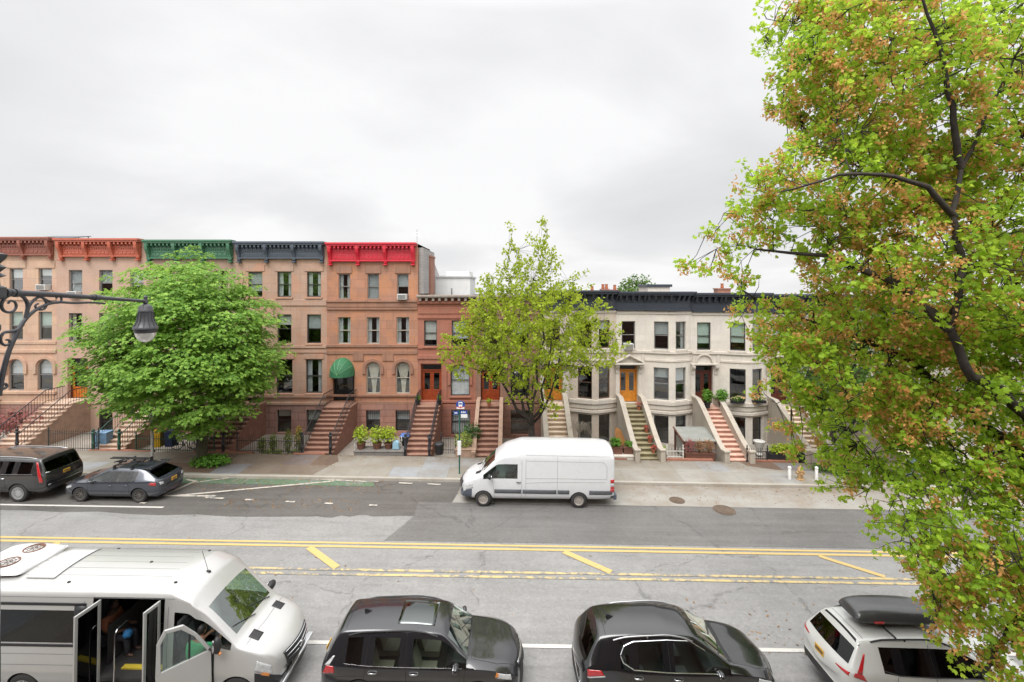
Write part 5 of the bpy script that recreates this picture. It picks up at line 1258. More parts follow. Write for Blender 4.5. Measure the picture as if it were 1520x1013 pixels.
# ------------------------------------------------------------------ tall vans
def sprinter(name,label,cat,loc,rz,P,group=None):
    root = thing(name,label,cat,loc,rz,group,follow=True)
    XR = P['rear']
    zt = table([(XR,2.40),(XR+.03,2.58),(XR+.12,2.70),(XR+.5,2.76),(-.2,2.78),(.30,2.76),(.75,2.66),(1.05,2.52),(1.30,2.32),(1.42,2.22),(2.12,1.46),(2.20,1.41),(2.55,1.29),(2.78,1.15),(2.92,.98),(2.98,.80),(3.0,.66)])
    if 'zt' in P: zt = table([(XR,2.40),(XR+.03,2.58),(XR+.12,2.70),(XR+.5,2.76)]+P['zt'])
    ZT = P.get('zz',(1.26,2.02,2.22,-.17,-.04,0)); YT = P.get('yy',(.985,.945,.915,.80,.52,0)); W0,W1 = P.get('ws',(1.42,2.12))
    X = P['x']; st = []
    wf = table([(XR,.93),(XR+.06,.97),(XR+.3,.99),(2.0,.99),(2.5,.95),(2.78,.88),(2.92,.78),(3.0,.62)])
    pe = table([(XR,-.03),(XR+.2,0),(2.2,0),(2.6,.05),(2.85,.12),(3.0,.16)])
    zl = table([(XR,.45),(XR+.3,.36),(2.5,.32),(3.0,.36)])
    for x in X:
        T,w_,e,l_ = zt(x),wf(x),pe(x),zl(x)
        if T > 2.3: zz = [ZT[0],min(ZT[1],T-.3),min(ZT[2],T-.2)]+[T+q for q in ZT[3:]]; yy = [w_*q for q in YT]
        elif T > 1.55: zz = [ZT[0]]+[lerp(ZT[0],T,f) for f in (.80,.87,.93,.985,1)]; yy = [w_*.985,w_*.93,w_*.88,w_*.78,w_*.45,0]
        else:
            b_ = min(ZT[0],T-.13); zz = [b_]+[lerp(b_,T,f) for f in (.35,.6,.8,.96,1)]; yy = [w_*.975,w_*.94,w_*.89,w_*.78,w_*.45,0]
        rows = [(0,l_,e),(w_*.84,l_,e*.4),(w_*.97,l_+.1,-e*.2),(w_,lerp(l_,zz[0],.55),-e*.3)]+[(y,z,ee) for y,z,ee in zip(yy,zz,(-e*.3,-e*.2,0,e*.2,e*.7,e))]
        st.append((x,rows))
    S = len(X); slots = [('body',P['paint']),('front_bumper',P.get('bumper',PLASTIC)),('windshield',WSGLASS),('open_doorway',None),('rear_bumper',P.get('bumper',PLASTIC))]; base = len(slots)
    nS = len(P['side'])
    for k_ in range(2*nS): slots.append(('side_window',P.get('sideglass',CARGLASS) if k_//2 < nS-1 else CARGLASS))
    def mf(i,j,side):
        if 0 <= i < S-1:
            xm = (X[i]+X[i+1])/2
            if 'open' in P and side == -1 and P['open'][0] < xm < P['open'][1] and 1 <= j <= 5: return 3
            if 'open' in P and side == -1 and P['open2'][0] < xm < P['open2'][1] and 1 <= j <= 4: return 3
            if j == 4:
                for n_,(a_,b_) in enumerate(P['side']):
                    if a_ < xm < b_: return base+n_*2+(1 if side > 0 else 0)
            if W0 < xm < W1 and j >= 7: return 2
            if xm > 2.6 and j <= 2: return 1
            if xm < XR+.12 and j <= 1: return 4
        else:
            if i >= S and j <= 3: return 1
            if j <= 1: return 4
        return 0
    wx = P['wheels']
    bvh,parts = shell_loft(root,st,slots,mf,[(a_,s) for a_ in wx for s in (-1,1)],.35,.99,2,[('row',1,.5),('row',4,.3),('row',6,.6)]+[('st',0,.5)])
    for a_ in wx:
        for sg in (-1,1): wheel(root,a_,sg*.85,.35,.24,sg,P.get('rim',RIMV),P.get('spokes',12),rimr=.60)
    m_ = MB(); m_.box(XR+.15,2.2,-.86,.86,.48,.56); m_.build('cabin_floor',INTERIOR,root)
    m_ = MB(); m_.prism([(1.55,.8),(1.5,1.15),(1.7,1.30),(2.15,1.30),(2.2,.8)],'y',-.86,.86); m_.build('dashboard',PLASTIC,root,bevel=.03)
    m_ = MB(); c0 = Vector((1.42,.42,1.22)); m_.tube([c0+Vector((-.10*sin(an),.20*cos(an),.15*sin(an))) for an in [2*pi*k_/20 for k_ in range(21)]],.017,6,False); m_.tube([c0,c0+Vector((.2,0,-.15))],.03,6); m_.build('steering_wheel',BLACK,root,smooth=60)
    seats(root,P['seats'],.78,(-.45,.45))
    for sg in (-1,1):
        if not (sg == -1 and 'open' in P): mirror(root,1.72,sg*1.0,1.42,sg,PLASTIC,1.35)
    lst = [('headlight',LENS,[(2.50,1,.84),(2.93,1,.70),(2.90,1,.92),(2.55,1,1.08)],(-.6,-1,-.1)),('hood_vent',PLASTIC,[(2.14,.40,3),(2.38,.40,3),(2.38,.64,3),(2.14,.64,3)],(0,0,-1))]
    for nm,mt,q,d in lst:
        for sg in (-1,1): patch(bvh,[(a_,b_*sg,c_) for a_,b_,c_ in q],(d[0],d[1]*sg,d[2]),nm,mt,root)
    patch(bvh,[(2.62,1,.70),(2.80,1,.64),(2.80,1,.72),(2.62,1,.80)],(-.5,-1,0),'indicator',AMBER,root) if P.get('amber') else None
    patch(bvh,[(2.64,-1,.74),(2.84,-1,.66),(2.84,-1,.74),(2.64,-1,.82)],(-.5,1,0),'indicator',AMBER,root) if P.get('amber') else None
    gr = patch(bvh,[(4,-.50,.62),(4,.50,.62),(4,.56,.98),(4,-.56,.98)],(-1,0,0),'grille',PLASTIC,root,.010,10,5)
    m_ = MB()
    for z in (.68,.77,.86,.95):
        pts = [project(bvh,(4,-.5+i*.1,z),(-1,0,0),.020) for i in range(11)]; m_.tube([p for p in pts if p],.012,5)
    c_ = project(bvh,(4,0,.82),(-1,0,0),.02); m_.lathe([(.085,0),(.10,.015),(.10,.02),(.085,.03)],c_-Vector((.005,0,0)),20,'x',False)
    for an in (90,210,330): m_.tube([c_+Vector((.012,0,0)),c_+Vector((.012,.085*cos(radians(an)),.085*sin(radians(an))))],.010,5)
    m_.build('grille_bars',CHROME if P.get('amber') else STEEL,gr)
    m_ = MB(); wx_ = W1
    for y0,y1 in ((.62,.0),(-.05,-.66)):
        pts = [project(bvh,(lerp(W1-.02,W1-.19,i/6),lerp(y0,y1,i/6),3),(0,0,-1),.02) for i in range(7)]; m_.tube([p for p in pts if p],.012,5)
    m_.build('wiper',BLACK,root)
    sm = MB()
    for sg in (-1,1):
        for pl in P['seams']: seam(sm,bvh,[(x,0,z) for x,z in pl],(0,-sg,0),.006,14)
    for y in (-.5,-.25,0,.25,.5): seam(sm,bvh,[(XR+.4,y,4),(.2,y,4)],(0,0,-1),.004,20)
    seam(sm,bvh,[(2.2,-.82,4),(2.24,0,4),(2.2,.82,4)],(0,0,-1),.006,20)
    sm.build('panel_gaps',P.get('gap',SEAM),root)
    return root,bvh
XV = [-3.9,-3.87,-3.78,-3.4,-2.9,-1.7,-.6,.15,.30,.38,1.02,1.08,1.30,1.42,2.12,2.20,2.55,2.78,2.92,2.98,3.0]
GAPV = M('shadow_gap_grey', (.15,.15,.155), .8, 0, bump=0); GREYTRIM = M('grey_side_trim', (.10,.105,.115), .5, .1, bump=.05)
NAVYB = M('slate_bumper', (.075,.085,.11), .5, .12, bump=.08)
v_root,v_bvh = sprinter('cargo_van','white high roof cargo van parked on the concrete lane across the street','van',(.70,21.45,G(.70)),pi,
    dict(rear=-3.9,paint=P_VAN,bumper=NAVYB,x=XV,side=[(.38,2.12)],wheels=(-2.30,2.0),seats=(.75,),gap=GAPV,
    seams=[[(.28,.45),(.28,2.1)],[(1.5,.45),(1.55,.9),(1.62,1.22)],[(.28,.45),(1.5,.45)],[(.10,.5),(.10,2.15)],[(-1.32,.5),(-1.32,2.3)],[(.10,2.08),(-3.4,2.06),(-3.55,1.9),(-3.55,1.35)],[(.1,1.30),(-1.4,1.32),(-3.55,1.32)],[(.1,1.10),(-1.1,1.16),(-3.5,1.18)],[(.1,2.32),(-3.7,2.30)]]))
for sg in (-1,1):
    for xa,xb in ((1.50,.30),(.24,-1.28),(-1.34,-1.86),(-2.76,-3.80)):
        patch(v_bvh,[(xa,sg,.64),(xb,sg,.64),(xb,sg,.82),(xa,sg,.82)],(0,-sg,0),'side_trim',GREYTRIM,v_root,.012,6,3)
    for k_,(z0,z1,mt) in enumerate(((.74,.90,TAIL),(.90,1.0,TAIL),(1.0,1.14,LENS),(1.14,1.32,TAIL))):
        patch(v_bvh,[(-3.91,sg,z0),(-3.72,sg,z0),(-3.72,sg,z1),(-3.91,sg,z1)],(.35,-sg,0),'taillight',mt,v_root,.010,3,3)
    handle(v_root,v_bvh,.42,1.14,sg,PLASTIC,.99)
m_ = MB(); m_.box(-4.02,-3.86,-.9,.9,.38,.62); m_.build('rear_bumper',NAVYB,v_root,bevel=.03)
for wx in (-2.62,1.60):
    for sg in (-1,1):
        m_ = MB(); m_.box(wx-.012,wx+.012,sg*.74,sg*.98,.10,.42); m_.build('mud_flap',RUBBER,v_root)

XB = [-5.0,-4.97,-4.88,-4.4,-3.6,-2.4,-1.42,-1.36,-1.30,-1.24,.30,.36,.42,.48,.54,.92,1.0,1.10,1.22,1.52,1.98,2.06,2.5,2.76,2.92,2.98,3.0]
b_root,b_bvh = sprinter('minibus','silver high roof shuttle minibus with open doors filling the lower left corner','minibus',(-8.45,11.50,G(-8.45)),0,
    dict(rear=-5.0,paint=P_BUS,x=XB,side=[(-4.4,-1.42),(.54,1.98)],sideglass=DARKGLASS,wheels=(-2.9,2.05),seats=(-3.0,-2.1,.78),amber=True,rim=RIMS,open=(-1.30,.36),open2=(.54,1.52),gap=GAPV,ws=(1.22,1.98),
    zt=[(.20,2.78),(.54,2.76),(.92,2.60),(1.10,2.42),(1.22,2.28),(1.98,1.50),(2.06,1.45),(2.5,1.30),(2.76,1.16),(2.92,.98),(2.98,.80),(3.0,.66)],
    zz=(1.42,2.30,2.50,-.13,-.035,0),yy=(.985,.955,.94,.86,.55,0),
    seams=[[(-1.5,.5),(-1.5,2.4)],[(-4.8,1.20),(-1.5,1.20)],[(-4.8,2.48),(1.0,2.48)],[(.45,.5),(.45,2.3)],[(-4.8,.95),(-1.5,.95)]]),'cars parked along the near kerb')
WGL = M('white_roof_gelcoat', (.58,.58,.57), .35, .05, bump=0, **{'Coat Weight':.5})
# black trim round the long window band
for z0,z1 in ((1.37,1.43),(2.30,2.36)):
    patch(b_bvh,[(-4.8,-1,z0),(-1.45,-1,z0),(-1.45,-1,z1),(-4.8,-1,z1)],(0,1,0),'window_band',BLACK,b_root,.008,10,2)
patch(b_bvh,[(-1.72,-1,1.43),(-1.44,-1,1.43),(-1.44,-1,2.30),(-1.72,-1,2.30)],(0,1,0),'window_band',BLACK,b_root,.010,2,4)
# inner lining, step, grab rail, folding doors
m_ = MB(); m_.box(-1.34,-1.30,-.5,.88,.57,1.5); m_.box(.36,.40,-.90,.88,.57,1.45); m_.box(-4.8,.3,.885,.9,.57,1.40); m_.build('lining',INTERIOR,b_root)
m_ = MB(); m_.box(-1.28,.34,-.95,-.40,.30,.36); m_.build('entrance_step',PLASTIC,b_root)
m_ = MB(); m_.box(-.90,.10,-.62,-.5,.565,.60); m_.build('step_edge',M('yellow_step_edge',(.62,.48,.05),.6,.1,bump=0),b_root)
m_ = MB(); m_.tube([(-.80,-.93,.4),(-.80,-.93,1.62),(-.80,-.86,1.70),(-.80,-.6,1.72)],.018,7); m_.build('grab_rail',CHROME,b_root,smooth=60)
def leaf_door(hx, hy, ang, w_, z0, z1, nm='folding_door'):
    e = MB(); t_ = .02
    e.box(0,.07,-t_,t_,z0,z1); e.box(w_-.07,w_,-t_,t_,z0,z1); e.box(.07,w_-.07,-t_,t_,z0,z0+.16); e.box(.07,w_-.07,-t_,t_,z1-.08,z1)
    o = e.build(nm,P_BUS,b_root,(hx,hy,0),bevel=.008); o.rotation_euler = (0,0,ang)
    MB().box(.07,w_-.07,-.005,.005,z0+.16,z1-.08).build('pane',DARKGLASS,o); return o
leaf_door(-1.12,-.95,radians(-96),.58,.42,2.46)
leaf_door(.26,-.95,radians(-97),.42,.42,2.46)
# open cab door
e = bpy.data.objects.new('cab_door',None); COL.objects.link(e); e.parent = b_root; e.location = (1.52,-1.0,0); e.rotation_euler = (0,0,radians(180+42)); e.empty_display_size=.2
m_ = MB(); t_ = .035
win = [(.10,1.42),(.95,1.38),(.96,1.98),(.86,2.18),(.60,2.14),(.36,1.88)]
m_.prism([(0,.48),(.98,.48),(1.04,1.3),(.95,1.38),(.10,1.42),(.03,1.45)],'y',-t_,t_)
m_.prism([(1.04,1.3),(1.03,2.0),(.90,2.26),(.86,2.18),(.96,1.98),(.95,1.38)],'y',-t_+.003,t_-.003)
m_.prism([(.90,2.26),(.56,2.22),(.30,1.90),(.03,1.45),(.10,1.42),(.36,1.88),(.60,2.14),(.86,2.18)],'y',-t_+.002,t_-.002)
m_.build('door_panel',P_BUS,e,bevel=.012)
MB().prism(win,'y',-.006,.006).build('pane',CARGLASS,e); MB().box(.42,.46,-.012,.012,1.405,1.95).build('window_divider',BLACK,e)
m_ = MB(); m_.box(.05,.9,-.075,-.036,.6,1.15); m_.box(.1,.85,-.11,-.036,.52,.68); m_.build('door_card',PLASTIC,e,bevel=.02)
m_ = MB(); m_.ell((-.05,.22,1.58),(.09,.10,.19),12,8); m_.tube([(.06,.03,1.44),(-.0,.18,1.46)],.03,6); mo = m_.build('side_mirror',PLASTIC,e,smooth=60); MB().ell((.03,.22,1.58),(.025,.075,.15),10,6).build('mirror_glass',CHROME,mo,smooth=60)
MB().ell((-.10,.26,1.40),(.04,.05,.035),8,6).build('indicator',AMBER,e,smooth=60)
# roof air conditioner, hatch, aerial, small fittings
ra = MB(); rows = []
for x,hw_,z0,z1 in ((-4.78,.54,2.72,2.78),(-4.74,.64,2.72,2.84),(-4.5,.68,2.72,2.89),(-3.70,.68,2.72,2.89),(-3.42,.64,2.72,2.84),(-3.36,.56,2.72,2.78)):
    rows.append((x,[(0,z0),(hw_*.8,z0),(hw_,z0+.06),(hw_*.97,z1-.07),(hw_*.82,z1-.01),(hw_*.4,z1),(0,z1)]))
ae = bpy.data.objects.new('roof_air_unit',None); COL.objects.link(ae); ae.parent = b_root; ae.empty_display_size=.2
ub,_ = shell_loft(ae,rows,[('housing',WGL)],lambda i,j,s:0,None,.3,.5,2,[('row',1,.8),('row',2,.6),('st',1,.5),('st',4,.5)])
for y in (-.30,.30):
    q = project(ub,(-3.98,y,5),(0,0,-1),.004); m_ = MB(); m_.lathe([(.215,-.03),(.215,.012),(.19,.014),(.18,-.01),(.001,-.01)],q,28,cap=False); m_.build('fan_opening',M('fan_rust',(.16,.075,.05),.7,.3,8),ae)
    m_ = MB()
    for k_ in range(7): an = 2*pi*k_/7; m_.tube([q+Vector((.02*cos(an),.02*sin(an),.0)),q+Vector((.19*cos(an),.19*sin(an),.006))],.007,5)
    for r_ in (.07,.13): m_.tube([q+Vector((r_*cos(a2),r_*sin(a2),.006)) for a2 in [2*pi*k_/18 for k_ in range(19)]],.005,4,False)
    m_.build('fan_guard',RUST,ae)
patch(b_bvh,[(-3.22,-.62,5),(-2.52,-.62,5),(-2.52,.62,5),(-3.22,.62,5)],(0,0,-1),'roof_hatch',WGL,b_root,.03,6,6)
for x,y in ((.40,-.66),(.35,.62),(-.7,.0),(-2.1,-.70),(-2.1,.66)):
    q = project(b_bvh,(x,y,5),(0,0,-1),0); MB().ell(q,(.045,.03,.03),8,6).build('roof_marker',PLASTIC,b_root,smooth=60)
q = project(b_bvh,(.82,-.12,5),(0,0,-1),0); m_ = MB(); m_.ell(q,(.07,.035,.04),10,6); m_.tube([q,q+Vector((-.16,0,.5))],.006,5); m_.build('aerial',BLACK,b_root,smooth=60)
plate(b_root,b_bvh,(4,0,.46),(-1,0,0),None,M('pale_licence_plate',(.6,.58,.5),.5,.05,bump=0))
pr = project(b_bvh,(4,0,.50),(-1,0,0),.01); m_ = MB(); m_.box(pr.x-.06,pr.x+.10,-.85,.85,.36,.46); m_.build('bumper_step',CHROME,b_root,bevel=.03)
# ------------------------------------------------------------------ trees and plants
BARK = M('dark_bark', (.036,.028,.022), .9, .35, 5, .8, 14); BARKG = M('mossy_bark', (.06,.055,.03), .9, .35, 4, .8, 14)
def rvec(r): 
    while True:
        v = Vector((r.uniform(-1,1),r.uniform(-1,1),r.uniform(-1,1)))
        if .05 < v.length < 1: return v.normalized()
LEAF_MAPLE = [(0,0),(.30,.02),(.52,.22),(.34,.34),(.50,.62),(.22,.60),(0,1.0),(-.22,.60),(-.50,.62),(-.34,.34),(-.52,.22),(-.30,.02)]
LEAF_OVAL = [(0,0),(.26,.28),(.28,.6),(0,1),(-.28,.6),(-.26,.28)]
LEAF_PALM = [(0,0),(.5,.25),(.42,.55),(.18,.6),(.12,1),(-.12,1),(-.18,.6),(-.42,.55),(-.5,.25)]
def leaf(mb, p, nrm, d, size, shape, fold=.0):
    d = (d-nrm*d.dot(nrm))
    d = d.normalized() if d.length > 1e-4 else nrm.orthogonal().normalized()
    s_ = d.cross(nrm)
    mb.add([p+s_*(x*size)+d*(y*size)-nrm*(fold*size*(abs(x)*.8+y*y*.35)) for x,y in shape],[tuple(range(len(shape)))])
def limb(mb, pts, r0, r1, n=7, jit=.0, r=None):
    k = len(pts); mb.tube(pts,[lerp(r0,r1,i/(k-1)) for i in range(k)],n)
def curve_pts(a_, b_, sag, k, r, jit):
    out = []
    for i in range(k+1):
        t = i/k; p = a_.lerp(b_,t)+Vector((0,0,sag*4*t*(1-t)))
        if 0 < i < k: p += rvec(r)*jit
        out.append(p)
    return out

def spreading_tree(name,label,base,trunk_h,r0,lobes,ntw,nleaf,lsize,shape,lmat,bmat,seed,limbs=6,up=.35,droop=.0,group=None,tw=.55,seedmat=None,seedn=0,fold=.35,flat=.35,skin=0.0,spread=1.0,mains=None,dens=None):
    """trunk, limbs that reach for points of the crown's volume, twigs with leaves along them"""
    r = random.Random(seed); root = thing(name,label,'tree',base,0,group)
    tot = sum(a_[1][0]*a_[1][1]*a_[1][2]*a_[2] for a_ in lobes)
    def sample():
        q = r.uniform(0,tot)
        for c,rad,wt in lobes:
            q -= rad[0]*rad[1]*rad[2]*wt
            if q <= 0: break
        v = rvec(r)*(r.random()**(1/3) if r.random() > skin else r.uniform(.8,1.0))
        return Vector((c[0]+v.x*rad[0],c[1]+v.y*rad[1],c[2]+v.z*rad[2]))
    tr = MB(); top = Vector((r.uniform(-.1,.1),r.uniform(-.1,.1),trunk_h))
    tp = [Vector((0,0,-.15)),Vector((0,0,.12)),Vector((.02,0,trunk_h*.4)),top]
    tr.tube(tp,[r0*1.45,r0*1.12,r0*.95,r0*.8],12)
    nodes = [(top,r0*.62)]                                         # attachment points
    br = MB()
    if mains:
        for pts,ra,rb in mains:
            pts = [Vector(p) for p in pts]; fine = []
            for a_,b_ in zip(pts,pts[1:]):
                for i in range(4): fine.append(a_.lerp(b_,i/4)+(rvec(r)*.03 if i else Vector()))
            fine.append(pts[-1]); tr.tube(fine,[lerp(ra,rb,i/(len(fine)-1)) for i in range(len(fine))],9)
            for i in range(len(fine)//3,len(fine)): nodes.append((fine[i],lerp(ra,rb,i/(len(fine)-1))*.6))
    else:
        for i in range(limbs):
            an = 2*pi*(i+r.uniform(-.25,.25))/limbs; e = sample(); tries = 0
            while tries < 60 and (abs((math.atan2(e.y-top.y,e.x-top.x)-an+pi)%(2*pi)-pi) > .6 or (e-top).length < .5*lobes[0][1][0]): e = sample(); tries += 1
            pts = curve_pts(top,e,-(e-top).length*.10*up*2,7,r,(e-top).length*.03)
            rr0 = r0*r.uniform(.42,.6); limb(tr,pts,rr0,.03,8)
            for j in range(2,8): nodes.append((pts[j],lerp(rr0,.03,j/7)))
    tr.build('trunk',bmat,root,smooth=60)
    # secondary branches
    for i in range(max(40,ntw//14)):
        e = sample(); a_,ra = min(nodes,key=lambda n_:(n_[0]-e).length+max(0,n_[0].z-e.z)*(.8 if droop <= 0 else .1))
        L_ = (e-a_).length
        if L_ < .15: continue
        pts = curve_pts(a_,e,L_*(.08 if droop>0 else -.06),5,r,L_*.05); rs = min(ra*.75,.012+.018*L_); limb(br,pts,rs,.008,5)
        for j in range(1,6): nodes.append((pts[j],lerp(rs,.008,j/5)))
    fo = MB(); se = MB(); anchor = [n_[0] for n_ in nodes]
    from mathutils.kdtree import KDTree
    kd = KDTree(len(anchor))
    for i,p in enumerate(anchor): kd.insert(p,i)
    kd.balance()
    cen = Vector((0,0,0)); tw_ = sum(l[2] for l in lobes)
    for c,rad,wt in lobes: cen += Vector(c)*wt/tw_
    for i in range(ntw):
        e = sample(); a_,_,dist = kd.find(e)
        out = (e-cen); out.z *= .5; out = out.normalized() if out.length > .01 else rvec(r)
        d = (out*.7+Vector((0,0,up-droop))+rvec(r)*.55).normalized()
        if dist > 1.2: a_ = e-d*tw
        pts = [a_,a_.lerp(e,.6)+rvec(r)*.05,e,e+d*tw*.6]
        br.tube(pts,[.009,.007,.005,.003],4,False)
        side = d.cross(Vector((0,0,1))); side = side.normalized() if side.length > .01 else Vector((1,0,0))
        for j in range(nleaf):
            t = r.random(); p = e.lerp(e+d*tw*.65,t)+rvec(r)*tw*.42*spread*Vector((1,1,.55)).length/1.5*r.random()**.5
            n_ = (Vector((0,0,1))*(1-flat)*1.4+rvec(r)*flat*1.6+out*.25).normalized()
            leaf(fo,p,n_,(out*.6+rvec(r)*.8+Vector((0,0,-.35-droop*.5))),lsize*r.uniform(.65,1.2),shape,fold)
        if seedmat and r.random() < seedn*(.28+.9*max(0,min(1,(4.5-e.z)/5))+1.1*max(0,min(1,.5+2.2*mnoise.noise(e*.55)))):
            c0 = e+d*tw*r.uniform(.1,.6)+rvec(r)*.05
            for j in range(40):
                p = c0+Vector((r.gauss(0,.065),r.gauss(0,.065),r.gauss(-.07,.075)))
                leaf(se,p,rvec(r),rvec(r)+Vector((0,0,-.8)),r.uniform(.05,.085),LEAF_OVAL,.2)
    br.build('branches',bmat,root,smooth=60)
    fo.build('foliage',lmat,root)
    if se.v: se.build('seed_clusters',seedmat,root)
    return root
L_DENSE = leafmat('linden_leaf', [(.085,.18,.035),(.145,.28,.045),(.235,.40,.065),(.37,.54,.11)], .45)
L_THIN = leafmat('young_yellow_leaf', [(.16,.24,.02),(.25,.35,.025),(.36,.46,.035),(.48,.52,.06)], .5)
L_NEAR = leafmat('maple_leaf', [(.16,.28,.035),(.25,.43,.04),(.38,.57,.05),(.54,.67,.08)], .58)
L_SEED = leafmat('brown_samara', [(.52,.24,.08),(.68,.36,.13),(.80,.50,.20)], .5)
L_FAR = leafmat('far_leaf', [(.06,.13,.03),(.10,.19,.03),(.16,.25,.05)], .4)

# dense rounded street tree on the left, built of tiered leaf clumps
def clump_tree(name,label,base,trunk_h,r0,cz,R,seed,ox=-.85):
    r = random.Random(seed); root = thing(name,label,'tree',base)
    tr = MB(); top = Vector((.25,0,trunk_h))
    tr.tube([(0,0,-.15),(0,0,.15),(.06,0,trunk_h*.5),top],[r0*1.5,r0*1.1,r0*.95,r0*.85],12)
    fo = MB(); br = MB(); cl = []
    for i in range(1500):
        v = rvec(r); sh = r.uniform(.60,1.0) if r.random() < .85 else r.uniform(.25,.6)
        wob = 1+.06*mnoise.noise(v*2.2+Vector((3,1,7)))+.07*mnoise.noise(v*5)
        rx_ = R[0]*wob; 
        p = Vector((v.x*rx_*sh, v.y*R[1]*wob*sh, v.z*(R[2] if v.z > 0 else R[3]*(1.08 if v.x > .15 else .88))*wob*sh))
        if v.z < 0: k_ = (1+.12*v.z); p.x *= k_; p.y *= k_
        q = p+Vector((ox,0,cz))
        if v.z < -.62 and r.random() < .5: continue
        cl.append((q,v,sh))
    ends = []
    for i in range(9):
        an = 2*pi*i/9+r.uniform(-.2,.2); e = Vector((ox+cos(an)*R[0]*r.uniform(.45,.7),sin(an)*R[1]*.6,cz+r.uniform(-.25,.65)*R[2]))
        pts = curve_pts(top,e,-.5,7,r,.15); limb(tr,pts,r0*.5,.04,8); ends += pts[2:]
    tr.build('trunk',BARKG,root,smooth=60)
    for i in range(160):
        q = cl[r.randrange(len(cl))][0]; a_ = min(ends,key=lambda p:(p-q).length); limb(br,curve_pts(a_,q,.1,4,r,.08),.03,.008,5)
    br.build('branches',BARKG,root,smooth=60)
    for q,v,sh in cl:
        out = Vector((v.x,v.y,.15)).normalized(); side = out.cross(Vector((0,0,1))).normalized()
        nl = 44; rad = r.uniform(.45,.9); tilt = Vector((out.x*.45,out.y*.45,1)).normalized()
        for j in range(nl):
            a2 = r.uniform(0,2*pi); rr_ = rad*math.sqrt(r.random())
            loc = side*(cos(a2)*rr_)+out*(sin(a2)*rr_*.85)
            p = q+loc+Vector((0,0,-.42*rr_*rr_/rad-.25*max(0,loc.dot(out))+r.uniform(-.06,.06)))
            n_ = (tilt+loc*.5+rvec(r)*.38).normalized()
            leaf(fo,p,n_,loc+out*.4+Vector((0,0,-.2))+rvec(r)*.3,r.uniform(.12,.20),LEAF_PALM,.3)
    fo.build('foliage',L_DENSE,root)
    return root
clump_tree('street_tree','big round dense green tree on the far pavement left of the slate cornice house',(-16.75,24.55,G(-16.75)+.13),2.0,.26,5.8,(5.0,4.1,5.75,4.2),5)
# thin yellow-green tree behind the white van
bx = 1.05; gz = G(bx)+.13
spreading_tree('street_tree','thin yellow green young tree behind the white van with forking upright branches',(bx,24.3,gz),2.5,.20,
    [((-.2,0,7.4),(3.6,2.6,3.0),1.0),((-.1,0,10.2),(1.7,1.3,2.2),.8),((-3.0,0,6.3),(2.0,1.5,1.6),.7),((3.0,0,6.6),(2.0,1.5,1.6),.7),((.3,0,4.2),(1.7,1.3,1.3),.5),((-2.2,0,8.8),(.7,.8,2.0),1.0),((2.3,0,9.0),(.8,.8,2.0),1.0),((-1.0,0,11.2),(.5,.6,1.9),1.3),((.5,0,11.6),(.5,.6,1.9),1.3),((-3.6,0,7.8),(.5,.6,1.5),1.3),((3.5,0,8.2),(.6,.6,1.3),1.2),((4.2,0,7.0),(.8,.6,.5),1.0),((-4.0,0,6.0),(.9,.6,.6),1.0)],
    1250,14,.17,LEAF_OVAL,L_THIN,BARK,9,7,.9,0,None,.62,flat=.8,spread=.7)
# near maple at the right: limbs traced as real branches in depth, trunk stands on the near pavement
TB = Vector((11.9,8.6,G(11.9)+.13))
def nb(px,py,Y): return at(px,py,Y)-TB
fork = nb(1640,760,8.6)
mains = [([ (0,0,0),(.02,0,2.0),tuple(fork)],.42,.33),
 ([fork,nb(1508,668,8.9),nb(1424,604,9.1),nb(1349,533,9.4),nb(1270,500,9.8),nb(1180,470,10.2),nb(1100,430,10.5)],.12,.018),
 ([fork,nb(1560,660,8.3),nb(1484,578,8.2),nb(1442,560,8.0),nb(1410,490,7.9),nb(1430,395,7.9),nb(1412,316,7.9),nb(1427,250,8.0),nb(1470,160,8.1),nb(1520,60,8.2)],.105,.015),
 ([nb(1418,322,7.9),nb(1378,278,7.8),nb(1327,262,7.8),nb(1244,260,7.9),nb(1160,285,8.1)],.055,.014),
 ([nb(1427,250,8.0),nb(1415,180,7.8),nb(1400,90,7.7),nb(1370,0,7.6)],.06,.02),
 ([fork,nb(1600,600,9.2),nb(1540,480,9.6),nb(1480,380,10.0),nb(1400,250,10.4),nb(1330,120,10.8),nb(1270,20,11.0)],.17,.025),
 ([nb(1410,490,7.9),nb(1330,420,8.4),nb(1230,380,9.0),nb(1120,370,9.6)],.09,.02),
 ([fork,nb(1560,860,8.4),nb(1500,930,8.2),nb(1460,1000,8.0)],.10,.03),
 ([nb(1508,668,8.9),nb(1440,690,9.3),nb(1350,730,9.8),nb(1290,690,10.2)],.08,.02),
 ([fork,nb(1640,500,8.6),nb(1640,250,8.6),nb(1620,40,8.6)],.24,.06)]
def lb(px,py,Y,rx,ry,rz,wt=1.0): return (tuple(nb(px,py,Y)),(rx,ry*.72,rz),wt)
